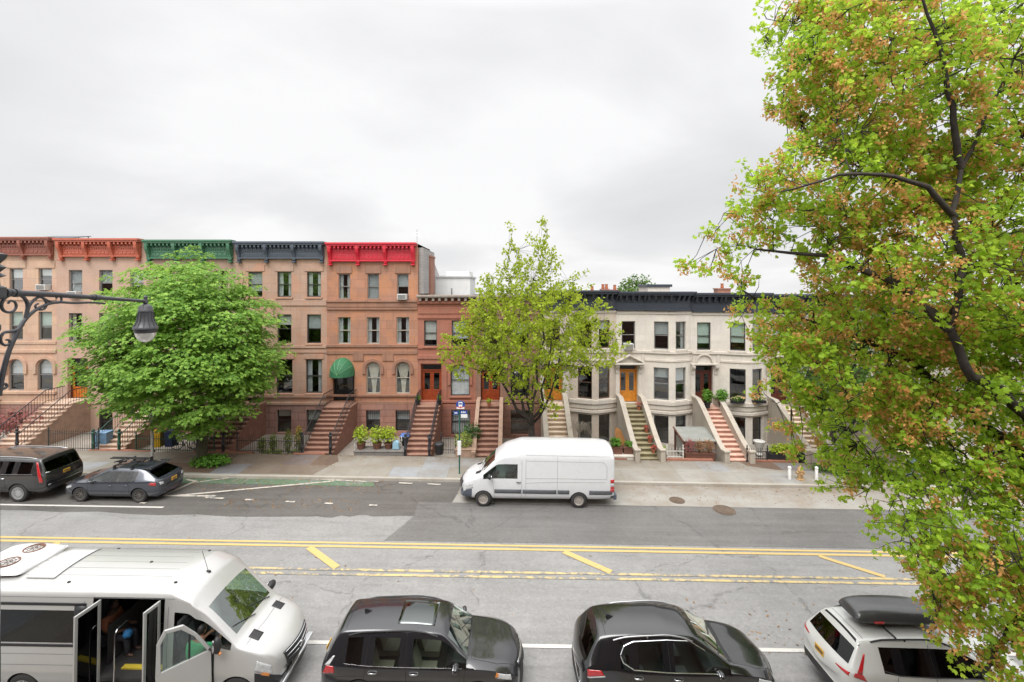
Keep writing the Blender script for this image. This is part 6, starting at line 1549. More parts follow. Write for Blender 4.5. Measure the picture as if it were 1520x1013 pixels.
lobes = [lb(1410,120,9,3.2,2.4,2.3,1.0),lb(1225,100,9.6,1.2,1.5,1.5,.8),lb(1185,30,9.6,.75,.9,.9,1.0),lb(1270,270,9.2,2.2,1.8,1.0,1.0),lb(1170,335,9.8,1.9,1.2,.85,.85),lb(1080,400,10.2,1.0,.9,.62,.8),
    lb(1400,400,9,2.6,2.4,1.6,1.0),lb(1300,520,9.6,2.1,1.8,1.5,1.1),lb(1185,530,10.2,1.15,1.0,1.15,1.0),lb(1130,470,10.4,.7,.7,.6,.9),lb(1180,600,10.3,.75,.8,.75,1.0),lb(1215,660,10.3,.6,.7,.5,1.0),lb(1480,600,9,2.4,2.0,1.8,1.1),lb(1310,650,10.2,1.35,1.2,1.1,1.0),lb(1265,700,10.4,.75,.8,.8,.9),
    lb(1450,780,8.4,1.9,1.4,1.25,1.1),lb(1500,900,8.2,1.5,1.2,1.35,1.15),lb(1360,790,9.2,.9,.8,.55,.8),lb(1420,880,8.6,.75,.8,.7,.9),lb(1620,500,8.6,2.0,2.5,5.0,.35)]
spreading_tree('maple_tree','huge near maple with dark limbs and brown seed clusters filling the right edge',tuple(TB),.6,.40,lobes,4000,15,.10,LEAF_MAPLE,L_NEAR,BARK,21,4,.3,.2,None,.40,L_SEED,.56,.6,.6,.25,mains=mains)
# far trees on the right pavement, seen through the maple
spreading_tree('street_tree','darker green street tree on the far pavement, seen through the big maple',(17.9,24.3,G(17.9)+.13),2.2,.18,[((0,0,5.2),(3.0,2.4,2.6),1.0),((.3,0,7.4),(2.0,1.8,1.6),.8)],620,14,.20,LEAF_OVAL,L_FAR,BARK,31,6,.6,0,None,.6,flat=.6)
spreading_tree('background_tree','small pale green treetop rising behind the white house roofs',(at(946,430,44).x,44,G(12)),4.5,.2,[((0,0,8.8),(1.9,1.5,2.4),1.0)],330,12,.24,LEAF_OVAL,L_FAR,BARK,33,5,.6,0,None,.6,flat=.6)

def plant(name,label,cat,loc,rad,n,size,mat,shape=LEAF_OVAL,seed=1,stems=6,group=None,upright=.5,pot=None,flowers=None,parent=None):
    r = random.Random(seed); root = thing(name,label,cat,loc,0,group)
    f = MB(); s_ = MB(); z0 = 0
    if pot:
        kind,w_,h_,pm = pot[:4]; p = MB()
        if kind == 'round': p.lathe([(w_*.36,0),(w_*.5,h_*.86),(w_*.54,h_*.86),(w_*.54,h_),(w_*.46,h_),(w_*.44,h_*.9),(.001,h_*.9)],(0,0,0),16)
        else:
            d_ = pot[4] if len(pot) > 4 else .3
            p.box(-w_/2,w_/2,-d_/2,d_/2,0,h_-.06); p.box(-w_/2-.02,w_/2+.02,-d_/2-.02,d_/2+.02,h_-.06,h_)
        po = p.build('planter' if kind != 'round' else 'pot',pm,root,smooth=40); z0 = h_*.95
    for i in range(stems):
        e = rvec(r); e = Vector((e.x*rad[0]*.7,e.y*rad[1]*.7,z0+rad[2]*(.8+.9*r.random()))); s_.tube([(e.x*.2,e.y*.2,z0-.03),e*.6+Vector((0,0,z0*.4)),e],[.014,.010,.004],5)
    s_.build('stems',BARKG,root)
    for i in range(n):
        v = rvec(r)*(r.random()**.4); p = Vector((v.x*rad[0],v.y*rad[1],z0+rad[2]*(1+v.z)))
        leaf(f,p,(v+rvec(r)*.7+Vector((0,0,.5))).normalized(),v+Vector((0,0,upright))+rvec(r)*.6,size*r.uniform(.6,1.25),shape,.3)
    f.build('foliage',mat,root)
    if flowers:
        fl = MB()
        for i in range(flowers[1]):
            v = rvec(r); p = Vector((v.x*rad[0],v.y*rad[1]-.03,z0+rad[2]*(1+abs(v.z)))); 
            for k_ in range(4): leaf(fl,p,rvec(r),rvec(r),.07,LEAF_OVAL,.1)
        fl.build('flowers',flowers[0],root)
    return root
L_LIME = leafmat('lime_shrub_leaf', [(.20,.30,.02),(.32,.42,.03),(.44,.50,.06)], .4); L_GRN = leafmat('green_shrub_leaf', [(.06,.16,.02),(.11,.26,.03),(.19,.36,.05)], .4)
L_DK = leafmat('dark_shrub_leaf', [(.025,.07,.02),(.05,.12,.03),(.09,.18,.05)], .35); L_RED = leafmat('red_maple_leaf', [(.22,.07,.07),(.32,.12,.11),(.42,.20,.17)], .4)
L_CON = leafmat('conifer_spray', [(.09,.13,.02),(.15,.20,.03),(.24,.27,.04)], .3); L_GOLD = leafmat('golden_blossom', [(.40,.30,.03),(.55,.38,.04),(.62,.45,.08)], .35)
L_PALE = leafmat('pale_palm_leaf', [(.16,.24,.05),(.28,.36,.08),(.42,.46,.16)], .4); L_DRY = leafmat('dry_grass', [(.26,.14,.08),(.36,.20,.11),(.42,.28,.16)], .3)
FLW = M('cream_flowers', (.65,.5,.3), .7, .3, 20, bump=0); FLR = M('red_flowers', (.5,.08,.04), .7, .3, 20, bump=0)
def gp(px,Y,dz=0.0): X = (px-760)/F*Y; return (X,Y,G(X)+dz)
# planting bed round the big left tree
plant('planting_bed','low leafy green groundcover around the trunk of the round left tree','planting bed',(-16.1,24.35,G(-16.1)+.14),(1.15,.62,.26),700,.17,L_GRN,LEAF_OVAL,3,20)
for i,(px,y,w_,lab) in enumerate(((536,26.55,.46,'leftmost of three lime green shrubs in brown pots beside the awning stoop'),(560,26.55,.52,'middle lime green shrub in a brown pot on the grey stone kerb'),(577,26.6,.5,'rightmost lime green shrub in a brown pot, next to the blue bag'))):
    plant('potted_shrub',lab,'potted shrub',gp(px,y,.31),(w_,.42,.52),420,.13,L_LIME,LEAF_OVAL,40+i,9,'lime shrubs in pots',.6,('round',.5,.42,WOODP))
for i,(px,h_,m_,lab) in enumerate(((405,.62,L_CON,'leftmost narrow columnar conifer, under the round tree edge'),(389,.5,L_CON,'shortest columnar conifer, deepest under the round tree'),(428,.78,L_CON,'tall narrow conifer left of the golden flowering one'),(444,.82,L_GOLD,'golden flowering column shrub beside the awning stoop railing'))):
    plant('columnar_shrub',lab,'shrub',gp(px,26.8,-.1),(.24,.24,h_),420,.10,m_ if i < 3 else L_CON,LEAF_OVAL,50+i,4,'columnar shrubs behind the iron fence',.9,None,(L_GOLD,60) if i == 3 else None)
for i,(px,lab) in enumerate(((398,'small grey green plant low behind the fence, left'),(413,'small grey green plant low behind the fence, middle'),(436,'small grey green plant low between the two tallest conifers'))):
    plant('low_plant',lab,'plant',gp(px,26.5,-.05),(.3,.22,.16),120,.12,L_PALE,LEAF_OVAL,60+i,5,'low plants behind the fence')
plant('palm_plant','bushy pale palm like plant in the walled bed behind the bus stop pole','plant',gp(688,26.7,.55),(.52,.42,.42),260,.26,L_PALE,[(0,0),(.12,.3),(.06,1),(-.06,1),(-.12,.3)],70,8)
plant('shrub','dark leafy shrub against the wall behind the pale palm like plant','shrub',gp(700,27.4,.6),(.62,.5,.62),420,.15,L_DK,LEAF_OVAL,71,8)
plant('potted_shrub','small green topiary pot on the left of the red double door step','potted shrub',(fx(624),29.9,fz(597)+.01),(.17,.17,.2),120,.09,L_GRN,LEAF_OVAL,72,5,None,.5,('round',.3,.28,BLACK))
plant('potted_shrub','small green topiary pot on the right of the red double door step','potted shrub',(fx(655),29.9,fz(597)+.01),(.17,.17,.2),120,.09,L_GRN,LEAF_OVAL,73,5,None,.5,('round',.3,.28,BLACK))
plant('potted_shrub','pale yellow plant pot at the top of the brown stoop left of the thin tree','potted shrub',(fx(727),29.7,fz(597)+.01),(.2,.17,.14),90,.1,L_LIME,LEAF_OVAL,74,5,None,.5,('round',.26,.2,TERRA))
plant('shrub','green climbing shrub at the foot of the thin tree behind the van','shrub',gp(787,26.7,.0),(.3,.3,.55),220,.14,L_GRN,LEAF_OVAL,75,5)
plant('planter_box','left brown wooden planter with bright green leaves beside the mossy stoop','planter',gp(914,26.6,.31),(.34,.26,.26),200,.16,L_GRN,LEAF_OVAL,76,6,'wooden planters',.5,('box',.68,.45,WOODP,.42))
plant('planter_box','right brown wooden planter with sparse leaves touching the mossy stoop wall','planter',gp(933.5,26.6,.31),(.3,.22,.17),110,.14,L_GRN,LEAF_OVAL,77,6,'wooden planters',.5,('box',.68,.45,WOODP,.42))
for i,(px,lab) in enumerate(((1024,'left of the three dark planters of dry grass, with reddish plant'),(1038,'middle dark planter of dry grass before the grey shed'),(1052,'right dark planter of dry grass, nearest the pink stoop'))):
    plant('planter_box',lab,'planter',gp(px,26.5,.0),(.22,.18,.38),150,.34,L_DRY if i else L_RED,[(0,0),(.05,.3),(.02,1),(-.02,1),(-.05,.3)],80+i,6,'planters of dry grass',1.4,('box',.55,.50,WOODP,.4))
plant('planter_box','small dark planter of yellow green leaves at the mossy stoop right wall','planter',gp(984,26.5,.02),(.2,.18,.2),120,.13,L_LIME,LEAF_OVAL,84,5,None,.6,('box',.42,.46,WOODP,.36))
plant('planter_box','long black planter box with yellow green hedge right of the pink stoop','planter',gp(1166,26.5,.02),(1.05,.3,.28),800,.14,L_LIME,LEAF_OVAL,85,14,None,.4,('box',2.0,.55,BLACK,.5))
for i,(px,w_,lab) in enumerate(((1041,.36,'left big green bush in a dark pot at the dark mahogany door'),(1062,.42,'right big green bush in a dark pot at the dark mahogany door'))):
    plant('potted_shrub',lab,'potted shrub',(fx(px),29.75+i*.02,w3Z(599)+.02),(w_,.3,.42),360,.15,L_GRN,LEAF_OVAL,90+i,8,'bushes at the dark door',.5,('round',.42,.42,BLACK))
for i,(px,lab) in enumerate(((1092,'window box of cream flowers under the window right of the dark door'),(1124,'window box of cream flowers at the bay window touching the maple leaves'))):
    plant('window_box',lab,'window box',(fx(px)*.985,30.02,w3Z(592)-.05),(.42,.15,.14),130,.11,L_GRN,LEAF_OVAL,95+i,5,'flowering window boxes',.4,('box',.85,.18,BLACK,.2),(FLW,30))
for i,(px,py,s_,lab) in enumerate(((951,604,.22,'red flowering pot at the top right of the mossy stoop'),(963,629,.15,'upper small red pot on the mossy stoop steps'),(966,640,.15,'middle small red pot on the mossy stoop steps'),(969,650,.15,'lower small red pot on the mossy stoop steps'))):
    Y = 29.7-(py-604)*.066; p = at(px-3,py,Y); st_ = max(0,min(11,int((Y-26.3)/(3.5/11)))); zz = G(8)-.02+(st_+1)*((w2Z(599)-G(8)+.02)/12)+.012
    plant('flower_pot',lab,'flower pot',(fx(933)+.42,Y,zz),(s_,s_*.9,s_*.7),70,.08,L_RED,LEAF_OVAL,100+i,4,'red pots on the mossy stoop',.5,('round',.26,.22,TERRA),(FLR,14))
plant('red_shrub','reddish pink leaved maple shrub in front of the far left house','shrub',gp(20,28.3,.2),(2.0,1.0,.85),900,.14,L_RED,LEAF_PALM,110,12)
plant('hedge','low grey green hedge on the far pavement beside the white bollards','hedge',gp(1226,24.9,.14),(.85,.45,.26),420,.13,L_FAR,LEAF_OVAL,111,10)
plant('hedge','grey green plant strip at the base of the tree behind the hydrant','plant',gp(1252,24.3,.14),(.6,.4,.2),240,.13,L_GRN,LEAF_OVAL,112,8)
# bare weeping shrub in front of the beige house
r = random.Random(4); t_ = thing('bare_shrub','small leafless weeping tree in front of the beige bow house window','tree',gp(860,27.6,-.25)); m_ = MB(); m_.tube([(0,0,0),(.02,0,.8),(0,0,1.4)],[.05,.04,.035],7)
for i in range(46):
    an = r.uniform(0,2*pi); L_ = r.uniform(.3,.85); m_.tube([(0,0,1.35),(cos(an)*L_*.5,sin(an)*L_*.5,1.75+r.uniform(0,.4)),(cos(an)*L_,sin(an)*L_,1.65+r.uniform(-.1,.4)),(cos(an)*L_*1.15,sin(an)*L_*1.15,1.3+r.uniform(-.1,.3))],[.016,.011,.007,.004],4)
m_.build('branches',M('pale_bark',(.30,.26,.21),.9,.2),t_)

# fallen leaves and seeds in the gutters and on the pavements
r = random.Random(77); lm = MB()
def litter(n,x0,x1,y0,y1,dz,sx=None):
    for i in range(n):
        x = r.uniform(x0,x1); y = y0+(y1-y0)*r.random()**1.6; leaf(lm,Vector((x,y,G(x)+dz+r.uniform(.002,.012))),(Vector((0,0,1))+rvec(r)*.35).normalized(),rvec(r),r.uniform(.05,.11),LEAF_OVAL,.15)
litter(900,-24,-6,KERB_Y-.03,21.6,.014); litter(500,3.5,24,KERB_Y-.03,21.2,.014); litter(500,-20,-9,FENCE_Y-.02,24,.152); litter(450,-9,22,FENCE_Y-.02,25,.150); litter(120,5,14,12.4,14.5,.004); litter(70,-20,20,13,20,.006); litter(200,-13,-7,20.9,19.8,.006)
tag(lm.build('leaf_litter',leafmat('fallen_leaf',[(.14,.08,.035),(.24,.14,.06),(.34,.22,.10)],.1)),kind='stuff')

# ------------------------------------------------------------------ fences and street furniture
def iron_fence(label,px0,px1,Y,h_,mat,z=.15,step=.125,top='spear',name='iron_fence',group='iron area fences'):
    x0,x1 = (px0-760)/F*Y,(px1-760)/F*Y; n = max(2,int((x1-x0)/step)); root = thing(name,label,'fence',(x0,Y,G(x0)+z),0,group)
    m_ = MB()
    for i in range(n+1):
        x = (x1-x0)*i/n; zz = G(x); m_.tube([(x,0,zz-.1),(x,0,zz+h_)],.0115,5)
        if top == 'spear': m_.lathe([(.012,0),(.022,.03),(.003,.1)],(x,0,zz+h_),5)
    m_.build('pickets',mat,root)
    m_ = MB()
    for q in (.10,h_-.12): m_.add([(x,y,G(x)+zz) for x in (0,x1-x0) for y,zz in ((-.018,q),(.018,q),(.018,q+.03),(-.018,q+.03))],[(0,1,5,4),(1,2,6,5),(2,3,7,6),(3,0,4,7),(0,3,2,1),(4,5,6,7)])
    m_.build('rails',mat,root)
    for x in (0,x1-x0):
        m_ = MB(); rail_post(m_,x,0,G(x)-.1,h_+.22,.035); m_.build('post',mat,root,smooth=50)
    return root
DARKI = M('dark_fence_iron', (.05,.048,.045), .5, .1, bump=0); WHITEI = M('white_fence_paint', (.55,.53,.48), .6, .1, bump=0)
iron_fence('brown black iron fence between the far left stoop and the green newel posts',72,146,26.15,1.05,DARKI)
iron_fence('green iron fence with yellow bin behind it, under the round tree',202,318,26.2,.85,GRNIRON,.12)
iron_fence('dark iron fence in front of the columnar shrubs',352,450,26.2,.8,DARKI,.16)
iron_fence('short white picket fence behind the lime green shrub pots',527,596,26.95,.62,WHITEI,.1,.15)
iron_fence('brown iron gate fence behind the black trash can',655,676,27.6,.9,DARKI,-.1)
iron_fence('short cream picket fence between the mossy and the pink stoops',990,1014,26.25,.55,WHITEI,.2,.17)
iron_fence('short grey picket fence just right of the pink stoop wall',1054,1064,26.25,.7,DARKI,.2,.12) if False else None
iron_fence('black iron fence right of the pink stoop, left of the long black planter',1109,1139,26.2,.62,BLACK,.2)
# low walls along the pavement
def lowwall(label,px0,px1,Y,h_,mat,d_=.3,z=.1):
    x0,x1 = (px0-760)/F*Y,(px1-760)/F*Y; m_ = MB(); m_.box(0,x1-x0,0,d_,-.35,h_-.07); m_.box(-.03,x1-x0+.03,-.03,d_+.03,h_-.07,h_)
    o = m_.build('low_wall',mat,None,(x0,Y,G((x0+x1)/2)+z),bevel=.02); return tag(o,label,'wall')
GSTONE = stone('grey_kerb_stone', hexc('77706b'), .8,.4,.012,.12,.6,.35,bump=.5)
lowwall('rough grey stone edging below the lime green shrub pots',525,599,26.12,.30,GSTONE,.85)
lowwall('low brown retaining wall around the palm like plant bed',676,706,26.15,.55,STEP_T,1.3,.02)
lowwall('pale stone block under the wooden planters left of the mossy stoop',903,941,26.12,.36,LIME,.9,.0)
lowwall('cream stone wall right of the long black planter',1196,1262,26.2,.75,LIMEB,.3)
# small goods in the areaways
def bin_(label,px,Y,w_,h_,mat,z=0,group=None,lidmat=None,name='wheelie_bin',cat='bin'):
    root = thing(name,label,cat,gp(px,Y,z),0,group); m_ = MB(); b0,b1 = w_*.42,w_*.5
    m_.add([(-b0,-b0,.06),(b0,-b0,.06),(b0,b0,.06),(-b0,b0,.06),(-b1,-b1,h_),(b1,-b1,h_),(b1,b1,h_),(-b1,b1,h_)],[(0,3,2,1),(4,5,6,7),(0,1,5,4),(1,2,6,5),(2,3,7,6),(3,0,4,7)])
    m_.box(-b1-.02,b1+.02,-b1-.02,b1+.02,h_-.07,h_-.03); m_.build('body',mat,root,bevel=.02)
    m_ = MB(); m_.prism([(-b1-.03,h_+.002),(b1+.03,h_+.002),(b1+.02,h_+.06),(-b1,h_+.04)],'x',-b1-.02,b1+.02); m_.build('lid',lidmat or mat,root,bevel=.015)
    m_ = MB(); m_.lathe([(.08,-.03),(.08,.03)],(-b0+.02,b0,.08),10,'x'); m_.lathe([(.08,-.03),(.08,.03)],(b0-.02,b0,.08),10,'x'); m_.build('wheels',RUBBER,root); return root
YB = M('yellow_bin_plastic', (.62,.36,.01), .5, .08, bump=.05); NB = M('navy_bin_plastic', (.02,.03,.12), .5, .1, bump=.05); BB = M('blue_bin_plastic', (.16,.28,.42), .5, .1, bump=.05)
bin_('yellow wheeled bin behind the green fence next to the white sign pole',236,26.75,.55,.95,YB,.18)
bin_('navy blue wheeled bin right of the yellow bin',254,26.85,.52,1.0,NB,.18)
bin_('left light blue recycling bin behind the iron fence by the green newel',147,26.9,.5,.9,BB,.05,'light blue recycling bins'); bin_('right light blue recycling bin touching the green newel post',157,26.9,.5,.92,BB,.05,'light blue recycling bins')
bin_('blue lidded bin beside the left iron rail of the red door stoop',602,27.6,.55,1.0,BLACK,-.15,None,M('blue_bin_lid',(.08,.16,.42),.5,.1,bump=0))
t_ = thing('trash_can','black ribbed trash can at the foot of the red door stoop','trash can',gp(652,26.4,.2)); m_ = MB(); m_.lathe([(.22,0),(.27,.5),(.29,.52),(.29,.56),(.26,.56)],(0,0,0),20); m_.build('body',BLACK,t_,smooth=40)
m_ = MB(); m_.lathe([(.29,.562),(.30,.60),(.24,.66),(.05,.70),(.04,.73),(.001,.73)],(0,0,0),20); m_.build('lid',PLASTIC,t_,smooth=40)
m_ = MB(); m_.prism([(-.2,0),(.2,0),(.17,.42),(.05,.5),(-.1,.48),(-.18,.4)],'y',-.13,.13); o = m_.build('shopping_bag',M('pale_blue_bag',(.25,.42,.52),.6,.15,6),None,gp(588,26.45,.42),bevel=.05); tag(o,'pale blue bag standing right of the lime green shrub pots','bag')
t_ = thing('trash_shed','grey sloped roof bin shed with dark red posts between the two pale stoops','shed',gp(1041,27.0,-.05))
m_ = MB(); m_.box(-.95,.95,.1,1.5,0,.95); m_.build('body',M('grey_shed_board',(.30,.29,.27),.8,.15),t_); m_ = MB(); m_.prism([(-.05,1.02),(1.6,1.38),(1.6,1.43),(-.05,1.07)],'x',-1.05,1.05); m_.build('roof',M('zinc_shed_roof',(.24,.245,.225),.5,.15),t_)
m_ = MB()
for x in (-1.0,.94): m_.box(x-.05,x+.05,.02,.1,0,1.0); m_.box(x-.05,x+.05,1.5,1.58,0,1.36)
m_.prism([(-.08,1.0),(1.62,1.38),(1.62,1.44),(-.08,1.09)],'x',-1.13,-1.055); m_.build('posts',WOODP,t_)
for i in range(14): pass
m_ = MB()
for i in range(12): m_.box(-.93+i*.157,-.93+i*.157+.012,.088,.105,.02,.93)
m_.build('board_gaps',SEAM,t_)
t_ = thing('stone_urn','pale stone urn in front of the bay window near the maple','urn',gp(1127,28.0,-.1)); m_ = MB(); m_.lathe([(.17,0),(.18,.06),(.08,.12),(.09,.2),(.24,.5),(.30,.78),(.33,.80),(.33,.85),(.27,.85),(.25,.78),(.001,.76)],(0,0,0),20); m_.build('bowl',M('pale_urn_stone',(.55,.53,.50),.7,.1),t_,smooth=40)
m_ = MB(); m_.prism([(-.3,0),(.3,0),(.34,.6),(.1,1.25),(-.26,1.45)],'y',0,.05); o = m_.build('plywood_board',M('orange_plywood',(.34,.15,.045),.6,.25,4,.05),None,(gp(921,27.9,.0)),bevel=.008); o.rotation_euler = (radians(-12),0,0); tag(o,'orange plywood board leaning on the left wall of the mossy stoop','board')
m_ = MB(); m_.ell((0,0,.3),(.42,.3,.32),12,8,.12,random.Random(8)); m_.ell((.3,.05,.2),(.3,.25,.22),10,6,.12,random.Random(2)); o = m_.build('tarpaulin_bundle',M('blue_tarpaulin',(.10,.20,.32),.6,.25,5),None,gp(862,26.9,.25),smooth=60); tag(o,'blue tarpaulin covered heap just behind the white van roof','tarpaulin')
m_ = MB(); m_.box(-.35,.35,-.25,.25,0,.55); m_.box(-.38,.38,-.28,.28,.55,.62); o = m_.build('storage_box',M('tan_storage_box',(.40,.32,.22),.7,.15),None,gp(851,26.8,.25),bevel=.03); tag(o,'tan storage box left of the blue tarpaulin heap','box')
# bicycles
def bicycle(label,loc,rz,col,s_=1.0,group='bicycles in the areaways'):
    root = thing('bicycle',label,'bicycle',loc,rz,group); R_ = .335
    for x in (-.52,.52):
        w_ = bpy.data.objects.new('wheel',None); COL.objects.link(w_); w_.parent = root; w_.location = (x,0,R_)
        m_ = MB(); m_.tube([(R_*cos(q),0,R_*sin(q)) for q in [2*pi*k_/28 for k_ in range(29)]],.022,6,False); m_.build('tyre',RUBBER,w_,smooth=60)
        m_ = MB()
        for k_ in range(12): q = 2*pi*k_/12; m_.tube([(0,0,0),(R_*cos(q),0,R_*sin(q))],.003,3)
        m_.tube([(0,-.05,0),(0,.05,0)],.025,8); m_.build('spokes',STEEL,w_)
    m_ = MB()
    for a_,b_ in (((-.52,0,R_),(-.10,0,.30)),((-.52,0,R_),(-.22,0,.80)),((-.10,0,.30),(-.24,0,.88)),((-.10,0,.30),(.38,0,.78)),((-.22,0,.80),(.36,0,.84)),((.52,0,R_),(.36,0,.92))): m_.tube([a_,b_],.018,7)
    m_.build('frame',col,root,smooth=60)
    m_ = MB(); m_.tube([(.36,0,.92),(.40,0,1.0)],.016,6); m_.tube([(.30,-.28,1.02),(.40,-.1,1.0),(.40,.1,1.0),(.30,.28,1.02)],.014,6); m_.build('handlebar',BLACK,root,smooth=60)
    m_ = MB(); m_.ell((-.25,0,.92),(.14,.07,.04),10,6); m_.tube([(-.24,0,.8),(-.25,0,.92)],.014,6); m_.build('saddle',BLACK,root,smooth=60)
    m_ = MB(); m_.lathe([(.09,-.03),(.09,-.02)],(-.10,0,.30),14,'y'); m_.tube([(-.10,-.06,.30),(-.02,-.06,.16)],.01,5); m_.tube([(-.10,.06,.30),(-.18,.06,.44)],.01,5); m_.build('crank',STEEL,root); return root
bicycle('dark bicycle leaning in front of the beige bow house beside the orange board',(fx(896)+.0-.05,28.2,-.38),.05,BLACK)
bicycle('left bicycle behind the green fence, under the round tree',gp(276,26.95,.0),.08,DARKI); bicycle('right bicycle behind the green fence, beside the tree trunk',gp(298,27.05,.0),-.06,BLACK)

# bus stop pole
SGN = M('bus_stop_green_pole', (.02,.10,.075), .45, .1, bump=0); BLU = M('bus_sign_blue', (.02,.06,.28), .45, .05, bump=0); SRED = M('bus_sign_red', (.55,.06,.06), .45, .05, bump=0); SWH = M('sign_white', (.70,.70,.70), .5, .03, bump=0)
bp = thing('bus_stop_sign','green bus stop pole with round blue bus sign left of the van','bus stop sign',gp(682,23.75,.146))
MB().tube([(0,0,0),(0,0,3.70)],.040,10).build('pole',SGN,bp,smooth=60)
m_ = MB(); m_.lathe([(.001,-.01),(.235,-.01),(.235,.012),(.001,.012)],(.06,-.06,3.60),28,'y'); sg_ = m_.build('sign_disc',BLU,bp)
m_ = MB(); m_.prism([(.06+.228*cos(q),3.60+.228*sin(q)) for q in [pi+radians(22)+radians(136)*k_/14 for k_ in range(15)]],'y',-.076,-.071); m_.build('red_segment',SRED,sg_)
m_ = MB(); m_.prism([(-.14,3.40),(.26,3.40),(.26,3.50),(.06,3.43),(-.14,3.50)],'y',-.082,-.077); m_.build('white_band',SWH,sg_)
m_ = MB(); 
m_.box(-.04,.16,-.080,-.0745,3.70,3.76); m_.box(-.04,-.015,-.080,-.0745,3.59,3.70); m_.box(.135,.16,-.080,-.0745,3.59,3.70); m_.box(-.015,.135,-.080,-.0745,3.59,3.62); m_.box(-.04,.16,-.0805,-.0748,3.53,3.588); m_.box(-.02,.02,-.080,-.0745,3.49,3.53); m_.box(.10,.14,-.080,-.0745,3.49,3.53); m_.build('bus_symbol',SWH,sg_)
for x0,x1,z0,z1,mt in ((-.30,-.045,3.10,3.27,BLU),(.045,.40,3.13,3.31,BLU),(.08,.42,2.93,3.12,SWH)):
    o = MB().box(x0,x1,-.055,-.045,z0,z1).build('route_plate',mt,bp)
    if mt is BLU:
        t2 = MB(); 
        for k_ in range(3): xx = x0+.05+k_*(x1-x0-.1)/3; t2.box(xx,xx+(x1-x0)*.16,-.0575,-.0555,z0+.05,z1-.05)
        t2.build('route_lettering',SWH,o)
m_ = MB(); m_.box(-.095,.095,-.11,-.042,1.0,1.74); m_.build('timetable_case',SWH,bp,bevel=.02); 
# white sign pole behind the hatchback
sp_ = thing('sign_pole','pale grey sign pole rising behind the slate hatchback beside the yellow bin','sign pole',gp(226,24.0,.146)); MB().tube([(0,0,0),(0,0,4.1)],.065,10).build('pole',M('pale_grey_pole',(.50,.49,.47),.5,.08),sp_,smooth=60)
m_ = MB(); m_.box(-.16,.16,-.085,-.07,2.55,3.05); m_.build('sign_plate',SWH,sp_); m_ = MB(); m_.box(.08,.34,-.03,-.015,2.5,2.95); m_.build('sign_plate',M('sign_back_grey',(.4,.4,.4),.5,.1),sp_); m_ = MB(); m_.box(-.25,.02,-.085,-.07,3.62,3.98); m_.build('sign_plate',SWH,sp_)
# hydrant and bollards
hy = thing('fire_hydrant','tan fire hydrant between two white bollards on the far pavement','fire hydrant',gp(1188,23.75,.146)); TANP = M('tan_hydrant_paint', (.40,.25,.12), .5, .2, 8)
m_ = MB(); m_.lathe([(.19,0),(.19,.04),(.13,.06),(.12,.42),(.15,.44),(.15,.49),(.135,.52),(.11,.62),(.04,.68),(.03,.74),(.001,.74)],(0,0,0),18); m_.build('barrel',TANP,hy,smooth=40)
m_ = MB(); m_.lathe([(.055,-.2),(.055,.2)],(0,0,.36),10,'x'); m_.lathe([(.07,-.215),(.07,-.17)],(0,0,.36),10,'x'); m_.lathe([(.07,.17),(.07,.215)],(0,0,.36),10,'x'); m_.lathe([(.075,-.2),(.07,0)],(0,0,.33),12,'y'); m_.build('outlet',TANP,hy,smooth=40)
for px,lab in ((1172,'left white bollard beside the tan fire hydrant'),(1212,'right white bollard between the hydrant and the low hedge')):
    b_ = thing('bollard',lab,'bollard',gp(px,23.8,.146),0,'white bollards by the hydrant'); MB().lathe([(.075,0),(.075,.55),(.07,.56)],(0,0,0),14).build('post',WHITEP,b_,smooth=40)
    MB().lathe([(.085,.562),(.09,.60),(.06,.66),(.001,.68)],(0,0,0),14).build('cap',WHITEP,b_,smooth=50)
lp = thing('lamp_post','grey green lamp post base on the far pavement behind the maple leaves','lamp post',gp(1357,24.0,.146)); GGP = M('grey_green_post', (.10,.15,.15), .5, .1)
m_ = MB(); m_.lathe([(.30,0),(.30,.35),(.24,.42),(.22,.9),(.14,1.05),(.11,1.2)],(0,0,0),8); m_.build('base',GGP,lp); m_ = MB(); m_.tube([(0,0,1.15),(0,0,8.6)],[.10,.06],10); m_.tube([(0,0,8.3),(0,-.5,8.75),(0,-1.6,8.85)],[.05,.045,.04],8); m_.build('shaft',GGP,lp,smooth=50)
m_ = MB(); m_.ell((0,-1.8,8.83),(.12,.32,.09),12,8); m_.build('lamp_head',GGP,lp,smooth=60)

# ornate bracket street lamp at the near kerb, left
PX,PY = -9.68,8.5; sl_ = thing('street_lamp','ornate dark iron street lamp with scrolled bracket and bell lantern at the left edge','street lamp',(PX,PY,G(PX)+.146)); LZ = -(G(PX)+.146)
IRN = M('grey_black_lamp_paint', (.055,.055,.062), .38, .12, 6, .05)
m_ = MB(); m_.lathe([(.26,0),(.26,.5),(.20,.6),(.18,1.3),(.12,1.5),(.095,1.8),(.085,5.5),(.078,9.0+LZ),(.10,9.05+LZ),(.10,9.12+LZ),(.078,9.16+LZ),(.076,9.60+LZ),(.17,9.66+LZ),(.17,9.84+LZ),(.09,9.88+LZ),(.08,10.02+LZ),(.17,10.06+LZ),(.08,10.12+LZ),(.17,10.22+LZ),(.08,10.28+LZ),(.16,10.38+LZ),(.19,10.46+LZ),(.05,10.50+LZ),(.07,10.56+LZ),(.02,10.66+LZ),(.002,10.72+LZ)],(0,0,0),14); m_.build('post',IRN,sl_,smooth=40)
def S(y,z): return (0,y-PY,z+LZ)
m_ = MB(); m_.tube([S(8.5,9.75),S(9.5,9.70),S(11,9.58),S(12.03,9.49)],[.062,.058,.045,.038],10)
